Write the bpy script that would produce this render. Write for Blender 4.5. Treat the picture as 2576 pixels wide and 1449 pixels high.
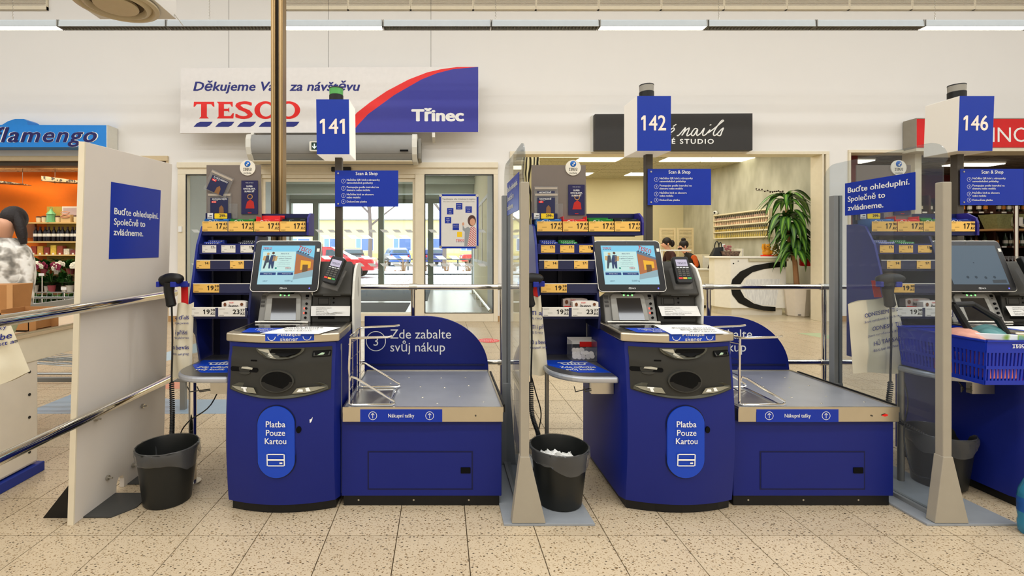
import bpy, bmesh, math, random
from mathutils import Vector, Matrix
for o in list(bpy.data.objects): bpy.data.objects.remove(o)
SC = bpy.context.scene
COL = SC.collection
R = random.Random(7)
V = Vector
pi = math.pi

# ---------------------------------------------------------------- camera, sky, lights, exposure
FPX, CX, CY, EYE = 1210.0, 1110.0, 628.0, 1.3          # pixels in the 2576 x 1449 frame
cam = bpy.data.cameras.new('camera'); camo = bpy.data.objects.new('camera', cam); COL.objects.link(camo)
camo.location = (0, 0, EYE); camo.rotation_euler = (pi / 2, 0, 0)
cam.sensor_width = 36; cam.lens = FPX / 2576 * 36
cam.shift_x = (1288 - CX) / 2576; cam.shift_y = (CY - 724.5) / 2576
cam.clip_start = 0.02; cam.clip_end = 300
SC.camera = camo
w = bpy.data.worlds.new('overcast_sky'); SC.world = w; w.use_nodes = True
bg = w.node_tree.nodes['Background']; bg.inputs[0].default_value = (0.86, 0.93, 1.0, 1); bg.inputs[1].default_value = 4.4
SC.view_settings.view_transform = 'Standard'; SC.view_settings.look = 'None'
SC.view_settings.exposure = 0.0; SC.view_settings.gamma = 1; SC.view_settings.use_curve_mapping = False
try:
    SC.cycles.use_denoising = True; SC.cycles.denoiser = 'OPENIMAGEDENOISE'
    SC.cycles.max_bounces = 8; SC.cycles.transparent_max_bounces = 12; SC.cycles.sample_clamp_indirect = 6
    SC.cycles.caustics_reflective = False; SC.cycles.caustics_refractive = False
except Exception: pass
def area(name, x, y, z, sx, sy, power, col=(1, .93, .83), rx=0):
    l = bpy.data.lights.new(name, 'AREA'); l.shape = 'RECTANGLE'; l.size = sx; l.size_y = sy; l.energy = power; l.color = col
    o = bpy.data.objects.new(name, l); o.location = (x, y, z); o.rotation_euler = (rx, 0, 0); COL.objects.link(o); return o
for k, yy in enumerate((5.2, 2.6, -.2, -3.2, -6.4)):
    area('hall_lamp_row', 1.0, yy, 6.3, 25, .5, (285, 365, 475, 520, 440)[k], (.94, .975, 1.), .55 if k == 0 else 0)  # unseen hall lamps; the row nearest the back wall is tilted to brighten it
area('florist_lamp', -7.6, 9.4, 2.85, 3.5, .6, 60, (1, .85, .62))
area('salon_lamp', 4.2, 11.3, 3.4, 5, 4, 120, (1, .95, .84))
area('vestibule_fill', -1.9, 12.0, 3.6, 4, 3, 60, (1, .98, .95))  # added fill light that brightens the vestibule, not a known fixture
area('wine_lamp', 10.2, 10.0, 2.95, 3.5, .5, 26, (1, .84, .66))

# ---------------------------------------------------------------- materials
def lin(c):
    return tuple(((v / 255) / 12.92 if v / 255 <= .04045 else ((v / 255 + .055) / 1.055) ** 2.4) for v in c[:3])
MATS = {}
def mat(name, rgb, rough=.5, metal=0., emit=0., var=.06, vs=14., bump=0., bs=60., spec=.3, coat=0., trans=0., objvar=0.):
    if name in MATS: return MATS[name]
    m = bpy.data.materials.new(name); m.use_nodes = True
    n = m.node_tree.nodes; L = m.node_tree.links; b = n['Principled BSDF']
    c = lin(rgb); b.inputs['Base Color'].default_value = (*c, 1)
    b.inputs['Roughness'].default_value = rough; b.inputs['Metallic'].default_value = metal
    b.inputs['Specular IOR Level'].default_value = spec; b.inputs['Coat Weight'].default_value = coat
    b.inputs['Transmission Weight'].default_value = trans
    if emit:
        b.inputs['Emission Color'].default_value = (*c, 1); b.inputs['Emission Strength'].default_value = emit
    tc = None
    if var or bump: tc = n.new('ShaderNodeTexCoord')
    if var:
        nz = n.new('ShaderNodeTexNoise'); nz.inputs['Scale'].default_value = vs; nz.inputs['Detail'].default_value = 3
        L.new(tc.outputs['Object'], nz.inputs['Vector'])
        mx = n.new('ShaderNodeMix'); mx.data_type = 'RGBA'; L.new(nz.outputs['Fac'], mx.inputs[0])
        mx.inputs[6].default_value = (*[max(0, v * (1 - var)) for v in c], 1); mx.inputs[7].default_value = (*[min(1, v * (1 + var)) for v in c], 1)
        out = mx.outputs[2]
        if objvar:
            oi = n.new('ShaderNodeObjectInfo'); mr = n.new('ShaderNodeMapRange')
            mr.inputs[3].default_value = 1 - objvar; mr.inputs[4].default_value = 1 + objvar
            L.new(oi.outputs['Random'], mr.inputs[0])
            hv = n.new('ShaderNodeHueSaturation'); L.new(out, hv.inputs['Color']); L.new(mr.outputs[0], hv.inputs['Value']); out = hv.outputs[0]
        L.new(out, b.inputs['Base Color'])
        if emit: L.new(out, b.inputs['Emission Color'])
    if bump:
        nb = n.new('ShaderNodeTexNoise'); nb.inputs['Scale'].default_value = bs; nb.inputs['Detail'].default_value = 4
        L.new(tc.outputs['Object'], nb.inputs['Vector'])
        bp = n.new('ShaderNodeBump'); bp.inputs['Strength'].default_value = bump; bp.inputs['Distance'].default_value = .01
        L.new(nb.outputs['Fac'], bp.inputs['Height']); L.new(bp.outputs[0], b.inputs['Normal'])
    MATS[name] = m; return m
def glassmat(name, tint=(235, 240, 240), refl=1.0, haze=0.0, ior=1.3):
    if name in MATS: return MATS[name]
    m = bpy.data.materials.new(name); m.use_nodes = True; n = m.node_tree.nodes; L = m.node_tree.links
    n.remove(n['Principled BSDF']); out = n['Material Output']
    tr = n.new('ShaderNodeBsdfTransparent'); tr.inputs[0].default_value = (*lin(tint), 1)
    gl = n.new('ShaderNodeBsdfGlossy'); gl.inputs['Roughness'].default_value = .02; gl.inputs[0].default_value = (refl, refl, refl, 1)
    lw = n.new('ShaderNodeLayerWeight'); lw.inputs[0].default_value = .5
    pw = n.new('ShaderNodeMath'); pw.operation = 'POWER'; pw.inputs[1].default_value = 4.5; L.new(lw.outputs['Facing'], pw.inputs[0])
    fr = n.new('ShaderNodeMath'); fr.operation = 'MULTIPLY_ADD'; fr.inputs[1].default_value = .7; fr.inputs[2].default_value = (ior - 1) ** 2 / (ior + 1) ** 2; L.new(pw.outputs[0], fr.inputs[0])
    mx = n.new('ShaderNodeMixShader'); L.new(fr.outputs[0], mx.inputs[0]); L.new(tr.outputs[0], mx.inputs[1]); L.new(gl.outputs[0], mx.inputs[2])
    last = mx
    if haze:
        df = n.new('ShaderNodeBsdfDiffuse'); df.inputs[0].default_value = (.8, .8, .8, 1)
        m2 = n.new('ShaderNodeMixShader'); m2.inputs[0].default_value = haze; L.new(mx.outputs[0], m2.inputs[1]); L.new(df.outputs[0], m2.inputs[2]); last = m2
    L.new(last.outputs[0], out.inputs[0]); MATS[name] = m; return m
def ramp_mat(name, rough, tex, stops, scale=8., metal=0., bump=0., mapping=(1, 1, 1), rot=(0, 0, 0), objvar=0., **kw):
    """procedural texture -> colour ramp -> Principled"""
    if name in MATS: return MATS[name]
    m = bpy.data.materials.new(name); m.use_nodes = True; n = m.node_tree.nodes; L = m.node_tree.links; b = n['Principled BSDF']
    b.inputs['Roughness'].default_value = rough; b.inputs['Metallic'].default_value = metal
    tc = n.new('ShaderNodeTexCoord'); mp = n.new('ShaderNodeMapping'); mp.inputs['Scale'].default_value = mapping; mp.inputs['Rotation'].default_value = rot
    L.new(tc.outputs['Object'], mp.inputs[0])
    t = n.new(tex); t.inputs['Scale'].default_value = scale
    for k, v in kw.items():
        if hasattr(t, k): setattr(t, k, v)
        else: t.inputs[k.replace('_', ' ').title()].default_value = v
    L.new(mp.outputs[0], t.inputs['Vector'])
    cr = n.new('ShaderNodeValToRGB'); e = cr.color_ramp.elements
    while len(e) < len(stops): e.new(.5)
    for el, (p, c) in zip(e, stops): el.position = p; el.color = (*lin(c), 1)
    src = t.outputs['Distance'] if tex == 'ShaderNodeTexVoronoi' else t.outputs['Fac']
    L.new(src, cr.inputs[0]); out = cr.outputs[0]
    if objvar:
        oi = n.new('ShaderNodeObjectInfo'); mr = n.new('ShaderNodeMapRange'); mr.inputs[3].default_value = 1 - objvar; mr.inputs[4].default_value = 1 + objvar
        L.new(oi.outputs['Random'], mr.inputs[0]); hv = n.new('ShaderNodeHueSaturation'); L.new(out, hv.inputs['Color']); L.new(mr.outputs[0], hv.inputs['Value']); out = hv.outputs[0]
    L.new(out, b.inputs['Base Color'])
    if bump:
        bp = n.new('ShaderNodeBump'); bp.inputs['Strength'].default_value = bump; bp.inputs['Distance'].default_value = .02; L.new(src, bp.inputs['Height']); L.new(bp.outputs[0], b.inputs['Normal'])
    MATS[name] = m; return m
def emat(name, rgb, s=1., base=.08):
    new = name not in MATS; m = mat(name, rgb, emit=s, var=0)
    if new: m.node_tree.nodes['Principled BSDF'].inputs['Base Color'].default_value = (*[v * base for v in lin(rgb)], 1)
    return m

# ---------------------------------------------------------------- geometry helpers (all shapes are given in world metres)
def fx(px, D): return (px - CX) * D / FPX
def fz(py, D): return EYE - (py - CY) * D / FPX
class Fr:
    """flat frame: origin, right, up; normal = right x up"""
    def __init__(s, O, Rt=(1, 0, 0), Up=(0, 0, 1)):
        s.O = V(O); s.R = V(Rt).normalized(); s.U = V(Up).normalized(); s.N = s.R.cross(s.U).normalized()
    def at(s, u, v, o=0.): return s.O + s.R * u + s.U * v + s.N * o
    def sub(s, u, v, o=0., ang=0.):
        c, q = math.cos(ang), math.sin(ang); f = Fr(s.at(u, v, o)); f.R = s.R * c + s.U * q; f.U = s.U * c - s.R * q; f.N = s.N; return f
def wmat(o):
    m = Matrix.Identity(4)
    while o is not None:
        m = o.matrix_basis @ m; o = o.parent
    return m
class MB:
    def __init__(s): s.v = []; s.f = []; s.mi = []
    def add(s, vs, fs, mi=0):
        b = len(s.v); s.v += [V(p) for p in vs]; s.f += [tuple(b + i for i in f) for f in fs]; s.mi += [mi] * len(fs); return s
    def hexa(s, p, mi=0): return s.add(p, [(0, 3, 2, 1), (4, 5, 6, 7), (0, 1, 5, 4), (1, 2, 6, 5), (2, 3, 7, 6), (3, 0, 4, 7)], mi)
    def box(s, x0, x1, y0, y1, z0, z1, mi=0):
        return s.hexa([(x0, y0, z0), (x1, y0, z0), (x1, y1, z0), (x0, y1, z0), (x0, y0, z1), (x1, y0, z1), (x1, y1, z1), (x0, y1, z1)], mi)
    def fbox(s, F, u0, v0, u1, v1, o0, o1, mi=0):
        return s.hexa([F.at(u0, v0, o0), F.at(u1, v0, o0), F.at(u1, v1, o0), F.at(u0, v1, o0), F.at(u0, v0, o1), F.at(u1, v0, o1), F.at(u1, v1, o1), F.at(u0, v1, o1)], mi)
    def prism(s, F, pts, o0, o1, mi=0):
        n = len(pts); vs = [F.at(u, v, o0) for u, v in pts] + [F.at(u, v, o1) for u, v in pts]
        return s.add(vs, [tuple(range(n))[::-1], tuple(range(n, 2 * n))] + [(i, (i + 1) % n, n + (i + 1) % n, n + i) for i in range(n)], mi)
    def face(s, F, pts, o=0., mi=0): return s.add([F.at(u, v, o) for u, v in pts], [tuple(range(len(pts)))], mi)
    def rect(s, F, u0, v0, u1, v1, o=0., mi=0): return s.face(F, [(u0, v0), (u1, v0), (u1, v1), (u0, v1)], o, mi)
    def disc(s, F, u, v, r, o=0., n=20, r2=None): return s.face(F, [(u + r * math.cos(2 * pi * i / n), v + (r2 or r) * math.sin(2 * pi * i / n)) for i in range(n)], o)
    def ring(s, F, u, v, r, t, o=0., n=24, a0=0, a1=2 * pi, r2=None):
        q = (r2 or r) / r; full = abs(a1 - a0 - 2 * pi) < 1e-6; m = n if full else n + 1; vs = []
        for i in range(m):
            a = a0 + (a1 - a0) * i / n
            vs += [F.at(u + r * math.cos(a), v + r * q * math.sin(a), o), F.at(u + (r - t) * math.cos(a), v + (r * q - t) * math.sin(a), o)]
        return s.add(vs, [(2 * i, 2 * ((i + 1) % m), 2 * ((i + 1) % m) + 1, 2 * i + 1) for i in range(n)])
    def tube(s, pts, r, n=8, closed=False, mi=0):
        pts = [V(p) for p in pts]; m = len(pts); rr = r if isinstance(r, (list, tuple)) else [r] * m; vs = []; up = None
        for i in range(m):
            a = pts[(i - 1) % m] if closed or i > 0 else pts[i]; b = pts[(i + 1) % m] if closed or i < m - 1 else pts[i]
            t = (b - a).normalized()
            if up is None: up = V((0, 0, 1)) if abs(t.z) < .9 else V((1, 0, 0))
            sd = t.cross(up).normalized(); up = sd.cross(t).normalized()
            for k in range(n):
                an = 2 * pi * k / n; vs.append(pts[i] + (sd * math.cos(an) + up * math.sin(an)) * rr[i])
        fs = []
        for i in range(m if closed else m - 1):
            j = (i + 1) % m
            fs += [(i * n + k, i * n + (k + 1) % n, j * n + (k + 1) % n, j * n + k) for k in range(n)]
        if not closed: fs += [tuple(range(n))[::-1], tuple(range((m - 1) * n, m * n))]
        return s.add(vs, fs, mi)
    def cyl(s, p0, p1, r, r1=None, n=14, mi=0): return s.tube([p0, p1], [r, r if r1 is None else r1], n, mi=mi)
    def lathe(s, c, prof, n=16, sx=1., sy=1., mi=0, caps=True):
        c = V(c); vs = [c + V((r * sx * math.cos(2 * pi * k / n), r * sy * math.sin(2 * pi * k / n), z)) for r, z in prof for k in range(n)]
        fs = [(i * n + k, i * n + (k + 1) % n, (i + 1) * n + (k + 1) % n, (i + 1) * n + k) for i in range(len(prof) - 1) for k in range(n)]
        if caps: fs += [tuple(range(n))[::-1], tuple(range((len(prof) - 1) * n, len(prof) * n))]
        return s.add(vs, fs, mi)
    def ball(s, c, rx, ry=None, rz=None, n=12, m=8, mi=0, rot=None):
        ry = ry or rx; rz = rz or rx; c = V(c); vs = []
        for i in range(1, m):
            th = pi * i / m
            for k in range(n):
                a = 2 * pi * k / n; vs.append(V((rx * math.sin(th) * math.cos(a), ry * math.sin(th) * math.sin(a), rz * math.cos(th))))
        vs += [V((0, 0, rz)), V((0, 0, -rz))]; T = len(vs) - 2
        if rot: vs = [rot @ p for p in vs]
        fs = [(i * n + k, (i + 1) * n + k, (i + 1) * n + (k + 1) % n, i * n + (k + 1) % n) for i in range(m - 2) for k in range(n)]
        fs += [(T, k, (k + 1) % n) for k in range(n)] + [(T + 1, (m - 2) * n + (k + 1) % n, (m - 2) * n + k) for k in range(n)]
        return s.add([c + p for p in vs], fs, mi)
    def grid(s, fn, nu, nv, mi=0):
        vs = [fn(i / nu, j / nv) for j in range(nv + 1) for i in range(nu + 1)]; q = nu + 1
        return s.add(vs, [(j * q + i, j * q + i + 1, (j + 1) * q + i + 1, (j + 1) * q + i) for j in range(nv) for i in range(nu)], mi)
    def mesh(s, me, M, mi=0):
        return s.add([M @ v.co for v in me.vertices], [tuple(p.vertices) for p in me.polygons], mi)
    def build(s, name, m, parent=None, bevel=0., smooth=False, fix=True, origin=None):
        ms = m if isinstance(m, (list, tuple)) else [m]
        if parent is not None: W = wmat(parent).inverted()
        else:
            xs = [p.x for p in s.v]; ys = [p.y for p in s.v]; zs = [p.z for p in s.v]
            org = V(origin) if origin else V(((min(xs) + max(xs)) / 2, (min(ys) + max(ys)) / 2, min(zs))); W = Matrix.Translation(-org)
        me = bpy.data.meshes.new(name); me.from_pydata([W @ p for p in s.v], [], s.f)
        for q in ms: me.materials.append(q)
        if len(ms) > 1: me.polygons.foreach_set('material_index', s.mi)
        if fix and len(s.f) > 1:
            b = bmesh.new(); b.from_mesh(me); bmesh.ops.recalc_face_normals(b, faces=b.faces); b.to_mesh(me); b.free()
        if smooth:
            me.shade_smooth(); me.set_sharp_from_angle(angle=.7)
        o = bpy.data.objects.new(name, me); COL.objects.link(o)
        if parent is not None: o.parent = parent
        else: o.location = org
        if bevel:
            bv = o.modifiers.new('bevel', 'BEVEL'); bv.width = bevel; bv.segments = 2; bv.limit_method = 'ANGLE'; bv.angle_limit = .6
        return o
def tag(o, label=None, cat=None, group=None, kind=None):
    if label: o['label'] = label
    if cat: o['category'] = cat
    if group: o['group'] = group
    if kind: o['kind'] = kind
    return o
def thing(name, loc, label, cat, group=None, rz=0.):
    o = bpy.data.objects.new(name, None); COL.objects.link(o); o.location = loc; o.rotation_euler = (0, 0, rz); o.empty_display_size = .1
    return tag(o, label, cat, group)
def dup(root, loc, rz=None, label=None, group=None, scale=None):
    r = root.copy(); COL.objects.link(r); r.location = loc
    if rz is not None: r.rotation_euler = (0, 0, rz)
    if scale: r.scale = scale if isinstance(scale, tuple) else (scale,) * 3
    if label: r['label'] = label
    if group: r['group'] = group
    for ch in list(root.children):
        c = ch.copy(); COL.objects.link(c); c.parent = r
        for g in list(ch.children):
            d = g.copy(); COL.objects.link(d); d.parent = c
    return r
def inst(me, name, parent, M):
    """object sharing mesh data, placed by a world matrix"""
    o = bpy.data.objects.new(name, me); COL.objects.link(o); o.parent = parent
    o.matrix_basis = (wmat(parent).inverted() @ M) if parent else M
    return o
# ---- lettering
TCACHE = {}
ORD = ('first', 'second', 'third', 'fourth', 'fifth', 'sixth', 'seventh', 'eighth', 'ninth', 'tenth', 'eleventh', 'twelfth', 'thirteenth')
def text_mesh(s, space=1.):
    k = (s, space)
    if k in TCACHE: return TCACHE[k]
    cu = bpy.data.curves.new('t', 'FONT'); cu.body = s; cu.size = 1; cu.space_character = space
    cu.resolution_u = 3 if len(s) < 20 else 2; cu.fill_mode = 'FRONT'
    o = bpy.data.objects.new('t', cu); COL.objects.link(o)
    def grab(): return bpy.data.meshes.new_from_object(o.evaluated_get(bpy.context.evaluated_depsgraph_get()))
    me = grab(); flags = []
    for i, ch in enumerate(s):                          # give the plain stroke of the digit one its flag
        if ch == '1':
            cu.body = s[:i + 1]; q = grab(); xr = max(v.co.x for v in q.vertices); cu.body = '1'; q = grab(); flags.append(xr - (max(v.co.x for v in q.vertices) - min(v.co.x for v in q.vertices)))
    if flags:
        vs = [tuple(v.co) for v in me.vertices]; fs = [tuple(p.vertices) for p in me.polygons]; me = bpy.data.meshes.new('t')
        for x in flags: n = len(vs); vs += [(x + .01, CAP, 0), (x + .01, CAP - .13, 0), (x - .13, CAP - .21, 0), (x - .13, CAP - .11, 0)]; fs.append((n, n + 1, n + 2, n + 3))
        me.from_pydata(vs, [], fs)
    bpy.data.objects.remove(o); bpy.data.curves.remove(cu)
    xs = [v.co.x for v in me.vertices] or [0]
    TCACHE[k] = (me, min(xs), max(xs)); return TCACHE[k]
CAP = .7
_h = text_mesh('H')[0]; CAP = max(v.co.y for v in _h.vertices)
def write(mb, F, s, u, v, h, align='l', w=None, bold=0., shear=0., o=.0006, space=1., warp=None, maxw=None):
    """add the string to a mesh builder; (u, v) = baseline start, h = cap height, w = forced width"""
    me, x0, x1 = text_mesh(s, space); sc = h / CAP; sx = sc; x1 += shear * CAP
    wd = (x1 - x0) * sc
    if w: sx = sc * w / max(wd, 1e-6)
    elif maxw and wd > maxw: sx = sc * maxw / wd
    wd = (x1 - x0) * sx
    du = u - {'l': 0, 'c': wd / 2, 'r': wd}[align]
    e = bold * .5; cps = [(0, 0)] if e <= 0 else [(-e, 0), (e, 0), (0, e * .7), (0, -e * .7)]
    if e > .012: cps += [(-e * .7, e * .5), (e * .7, e * .5), (-e * .7, -e * .5), (e * .7, -e * .5)]
    fs = [tuple(p.vertices) for p in me.polygons]
    co = [p.co for p in me.vertices]
    for i, (a, b) in enumerate(cps):                     # copies a hair apart make the stroke bolder
        for q, f in enumerate(fs):
            oo = o + i * 1.2e-4 + (q % 4) * 3e-5; n = len(mb.v)
            mb.v += [F.at(du + (co[j].x + shear * co[j].y - x0 + a) * sx, v + (co[j].y + b) * sc, oo) for j in f]; mb.f.append(tuple(range(n, n + len(f)))); mb.mi.append(0)
    return wd
def logo(mb, mb2, F, u, v, h, o=.0006, w=None, shear=0.):
    """serif red word with five blue dashes below"""
    k = (w / (6.28 * h)) if w else 1.
    def P(pts, ox): mb.face(F, [(u + (ox + a + shear * b) * h * k, v + b * h) for a, b in pts], o)
    P([(0, .7), (.02, 1), (1.2, 1), (1.22, .7), (1.15, .7), (1.03, .86), (.78, .86), (.78, .12), (.9, 0), (.32, 0), (.44, .12), (.44, .86), (.19, .86), (.07, .7)], 0)
    P([(0, 0), (.1, .12), (.1, .88), (0, 1), (.93, 1), (.93, .7), (.87, .7), (.78, .86), (.42, .86), (.42, .58), (.66, .58), (.73, .68), (.73, .34), (.66, .44), (.42, .44), (.42, .14), (.8, .14), (.93, .32), (1, .32), (.97, 0)], 1.36)
    write(mb, F, 'S', u + 2.48 * h * k, v, h, w=.95 * h * k, bold=.035, o=o)
    def arc(cx, rx, ix, cxi, a0, a1, n=26):
        vs = []
        for i in range(n + 1):
            a = a0 + (a1 - a0) * i / n
            vs += [F.at(u + (cx + rx * math.cos(a)) * h * k, v + (.5 + .53 * math.sin(a)) * h, o), F.at(u + (cxi + ix * math.cos(a)) * h * k, v + (.5 + .39 * math.sin(a)) * h, o)]
        mb.add(vs, [(2 * i, 2 * i + 2, 2 * i + 3, 2 * i + 1) for i in range(n)])
    arc(4.2, .64, .36, 4.24, .62, 2 * pi - .62); arc(5.56, .68, .37, 5.56, 0, 2 * pi)
    for q in range(5):
        b = u + q * 1.27 * h * k
        mb2.face(F, [(b, v - .5 * h), (b + .78 * h * k, v - .5 * h), (b + .95 * h * k, v - .42 * h), (b + 1.12 * h * k, v - .2 * h), (b + .4 * h * k, v - .2 * h), (b + .2 * h * k, v - .28 * h)], o)
def rrect(u0, v0, u1, v1, r, n=5):
    pts = []
    for cx, cy, a in ((u1 - r, v0 + r, -pi / 2), (u1 - r, v1 - r, 0), (u0 + r, v1 - r, pi / 2), (u0 + r, v0 + r, pi)):
        pts += [(cx + r * math.cos(a + pi / 2 * i / n), cy + r * math.sin(a + pi / 2 * i / n)) for i in range(n + 1)]
    return pts
def smooth_path(pts, n=6):
    """Catmull-Rom through points"""
    P = [V(p) for p in pts]; P = [P[0] * 2 - P[1]] + P + [P[-1] * 2 - P[-2]]; out = []
    for i in range(1, len(P) - 2):
        a, b, c, d = P[i - 1:i + 3]
        for k in range(n):
            t = k / n; out.append(.5 * ((2 * b) + (c - a) * t + (2 * a - 5 * b + 4 * c - d) * t * t + (3 * b - a - 3 * c + d) * t ** 3))
    return out + [P[-2]]
# ---- common materials
M_wall = mat('white_plaster', (231, 228, 223), .75, var=.015, vs=2., bump=.03, bs=40)
M_cream = mat('cream_frame', (226, 215, 190), .45)
M_blue = mat('kiosk_blue', (14, 29, 112), .45, var=.05, vs=5, spec=.3)
M_navy = mat('navy_steel', (20, 26, 72), .4)
M_sign = mat('sign_blue', (8, 46, 158), .35, var=.03)
M_white = mat('white_print', (240, 240, 236), .5, var=0)
M_blueink = mat('blue_ink', (34, 40, 120), .5, var=0)
M_red = mat('red_print', (226, 34, 28), .45, var=0)
M_black = mat('black_plastic', (20, 20, 20), .4)
M_char = mat('charcoal_plastic', (52, 51, 46), .48, var=.1)
M_dgrey = mat('dark_grey_plastic', (74, 72, 66), .5)
M_lgrey = mat('light_grey_plastic', (140, 138, 131), .5)
M_steel = mat('brushed_steel', (190, 186, 176), .3, metal=1, var=.08, vs=30)
M_tray = mat('worn_steel', (182, 185, 192), .36, metal=.6, var=.16, vs=6, bump=.02)
M_chrome = mat('chrome', (225, 222, 214), .09, metal=1, var=0)
M_ink = mat('black_ink', (18, 16, 16), .5, var=0)
M_yel = mat('yellow_tag', (238, 190, 98), .5, var=.02)
M_hyel = mat('bright_yellow_tag', (250, 206, 30), .5, var=.02)
M_tagw = mat('white_tag', (226, 222, 212), .5, var=.02)
M_grey = mat('taupe_board', (116, 106, 98), .6)
M_post = mat('stone_grey_paint', (160, 152, 136), .5, bump=.03, bs=200)
M_post2 = mat('mid_grey_paint', (128, 130, 130), .45)
M_plate = mat('floor_plate_grey', (146, 150, 154), .4)
M_bag = mat('cream_bag', (214, 205, 180), .7, var=.06, bump=.15, bs=14)
M_redcloth = mat('red_strap', (206, 30, 30), .6)
M_bin = mat('bin_black', (30, 31, 29), .35)
M_liner = glassmat('bin_liner', (206, 204, 198), .8, haze=.07)
M_acr = glassmat('acrylic', (236, 240, 243), .9, haze=.03, ior=1.36)
M_glass = glassmat('door_glass', (250, 252, 251), 1., ior=1.4)
M_clear = glassmat('clear_plastic', (246, 246, 246), 1., haze=.05, ior=1.4)
M_skin = mat('skin', (214, 160, 130), .6)
M_hair = mat('dark_hair', (30, 22, 20), .5, bump=.3, bs=80)

# ================================================================ SETTING
def terrazzo():
    m = bpy.data.materials.new('terrazzo_tile'); m.use_nodes = True; n = m.node_tree.nodes; L = m.node_tree.links; b = n['Principled BSDF']
    g = n.new('ShaderNodeNewGeometry'); oi = n.new('ShaderNodeObjectInfo')
    mp = n.new('ShaderNodeMapping'); mp.inputs['Scale'].default_value = (1, 1.5, 1); L.new(g.outputs['Position'], mp.inputs[0])
    def vor(scale, th0, th1, sh):
        nz = n.new('ShaderNodeTexNoise'); nz.inputs['Scale'].default_value = scale * .7
        L.new(mp.outputs[0], nz.inputs['Vector'])
        va = n.new('ShaderNodeVectorMath'); va.operation = 'MULTIPLY_ADD'; va.inputs[1].default_value = (.02, .02, .02); va.inputs[2].default_value = (sh, sh, 0)
        L.new(nz.outputs['Color'], va.inputs[0]); ad = n.new('ShaderNodeVectorMath'); L.new(va.outputs[0], ad.inputs[0]); L.new(mp.outputs[0], ad.inputs[1])
        v = n.new('ShaderNodeTexVoronoi'); v.inputs['Scale'].default_value = scale; L.new(ad.outputs[0], v.inputs['Vector'])
        r = n.new('ShaderNodeMapRange'); r.inputs[1].default_value = th0; r.inputs[2].default_value = th1; r.inputs[3].default_value = 1; r.inputs[4].default_value = 0
        L.new(v.outputs['Distance'], r.inputs[0])
        cg = n.new('ShaderNodeMapRange'); cg.inputs[1].default_value = .22; cg.inputs[2].default_value = .4; L.new(v.outputs['Color'], cg.inputs[0])
        mu = n.new('ShaderNodeMath'); mu.operation = 'MULTIPLY'; L.new(r.outputs[0], mu.inputs[0]); L.new(cg.outputs[0], mu.inputs[1]); return mu
    f1, f2, f3 = vor(62, .2, .3, 0), vor(100, .2, .32, 3.3), vor(40, .14, .24, 7.7)
    base = n.new('ShaderNodeMix'); base.data_type = 'RGBA'; bn = n.new('ShaderNodeTexNoise'); bn.inputs['Scale'].default_value = 2.2; bn.inputs['Detail'].default_value = 5
    L.new(g.outputs['Position'], bn.inputs['Vector']); L.new(bn.outputs['Fac'], base.inputs[0])
    base.inputs[6].default_value = (*lin((188, 168, 138)), 1); base.inputs[7].default_value = (*lin((206, 188, 158)), 1)
    cur = base.outputs[2]
    for f, c in ((f1, (120, 94, 58)), (f2, (150, 124, 86)), (f3, (86, 74, 56))):
        mx = n.new('ShaderNodeMix'); mx.data_type = 'RGBA'; L.new(f.outputs[0], mx.inputs[0]); L.new(cur, mx.inputs[6]); mx.inputs[7].default_value = (*lin(c), 1); cur = mx.outputs[2]
    mr = n.new('ShaderNodeMapRange'); mr.inputs[3].default_value = .95; mr.inputs[4].default_value = 1.05; L.new(oi.outputs['Random'], mr.inputs[0])
    hv = n.new('ShaderNodeHueSaturation'); L.new(cur, hv.inputs['Color']); L.new(mr.outputs[0], hv.inputs['Value'])
    L.new(hv.outputs[0], b.inputs['Base Color']); b.inputs['Roughness'].default_value = .32; b.inputs['Specular IOR Level'].default_value = .4
    return m
M_floor = terrazzo()
M_grout = mat('grout', (96, 80, 58), .9)
floor = tag(MB().box(-13, 15, -9, 15.9, -.1, -.006).build('floor', M_grout), kind='structure')
TX, TY, OX, OY = .3175, .3257, -.518, 2.188
tiles = []
for j in range(-1, 21):
    y0 = OY + j * TY
    if y0 > 8.6: break
    for i in range(-40, 50):
        x0 = OX + i * TX
        pl, pr = CX + x0 * FPX / max(y0 + TY, .5), CX + (x0 + TX) * FPX / max(y0 + TY, .5)
        if pr < -60 or pl > 2640: continue
        tiles.append((x0, y0))
proto = MB().box(-TX / 2 + .0022, TX / 2 - .0022, -TY / 2 + .0022, TY / 2 - .0022, -.02, 0)
pme = bpy.data.meshes.new('floor_tile'); pme.from_pydata(proto.v, [], proto.f); pme.materials.append(M_floor)
for x0, y0 in tiles[:300]:
    t = bpy.data.objects.new('floor_tile', pme); COL.objects.link(t); t.parent = floor
    t.matrix_basis = wmat(floor).inverted() @ Matrix.Translation((x0 + TX / 2, y0 + TY / 2, 0))
mb = MB()
for x0, y0 in tiles[300:]: mb.box(x0 + .0022, x0 + TX - .0022, y0 + .0022, y0 + TY - .0022, -.02, 0)
tag(mb.build('distant_floor_tiles', M_floor, floor, fix=False), kind='stuff')
# near strip under and behind the camera, shop and vestibule floors
mb = MB(); mb.box(-13, 15, -9, OY - TY - .002, -.02, 0); mb.build('floor_behind_camera', M_floor, floor)
mb = MB(); mb.box(-13, -5.1, 8.702, 12.6, -.02, 0); mb.box(1.1, 15, 8.702, 14.8, -.02, 0); mb.build('shop_floor', mat('pale_shop_floor', (206, 190, 158), .25), floor)
mb = MB(); mb.box(-5.098, 1.098, 8.702, 15.9, -.02, 0); mb.build('vestibule_floor', mat('vestibule_floor', (196, 192, 184), .25), floor)
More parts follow.
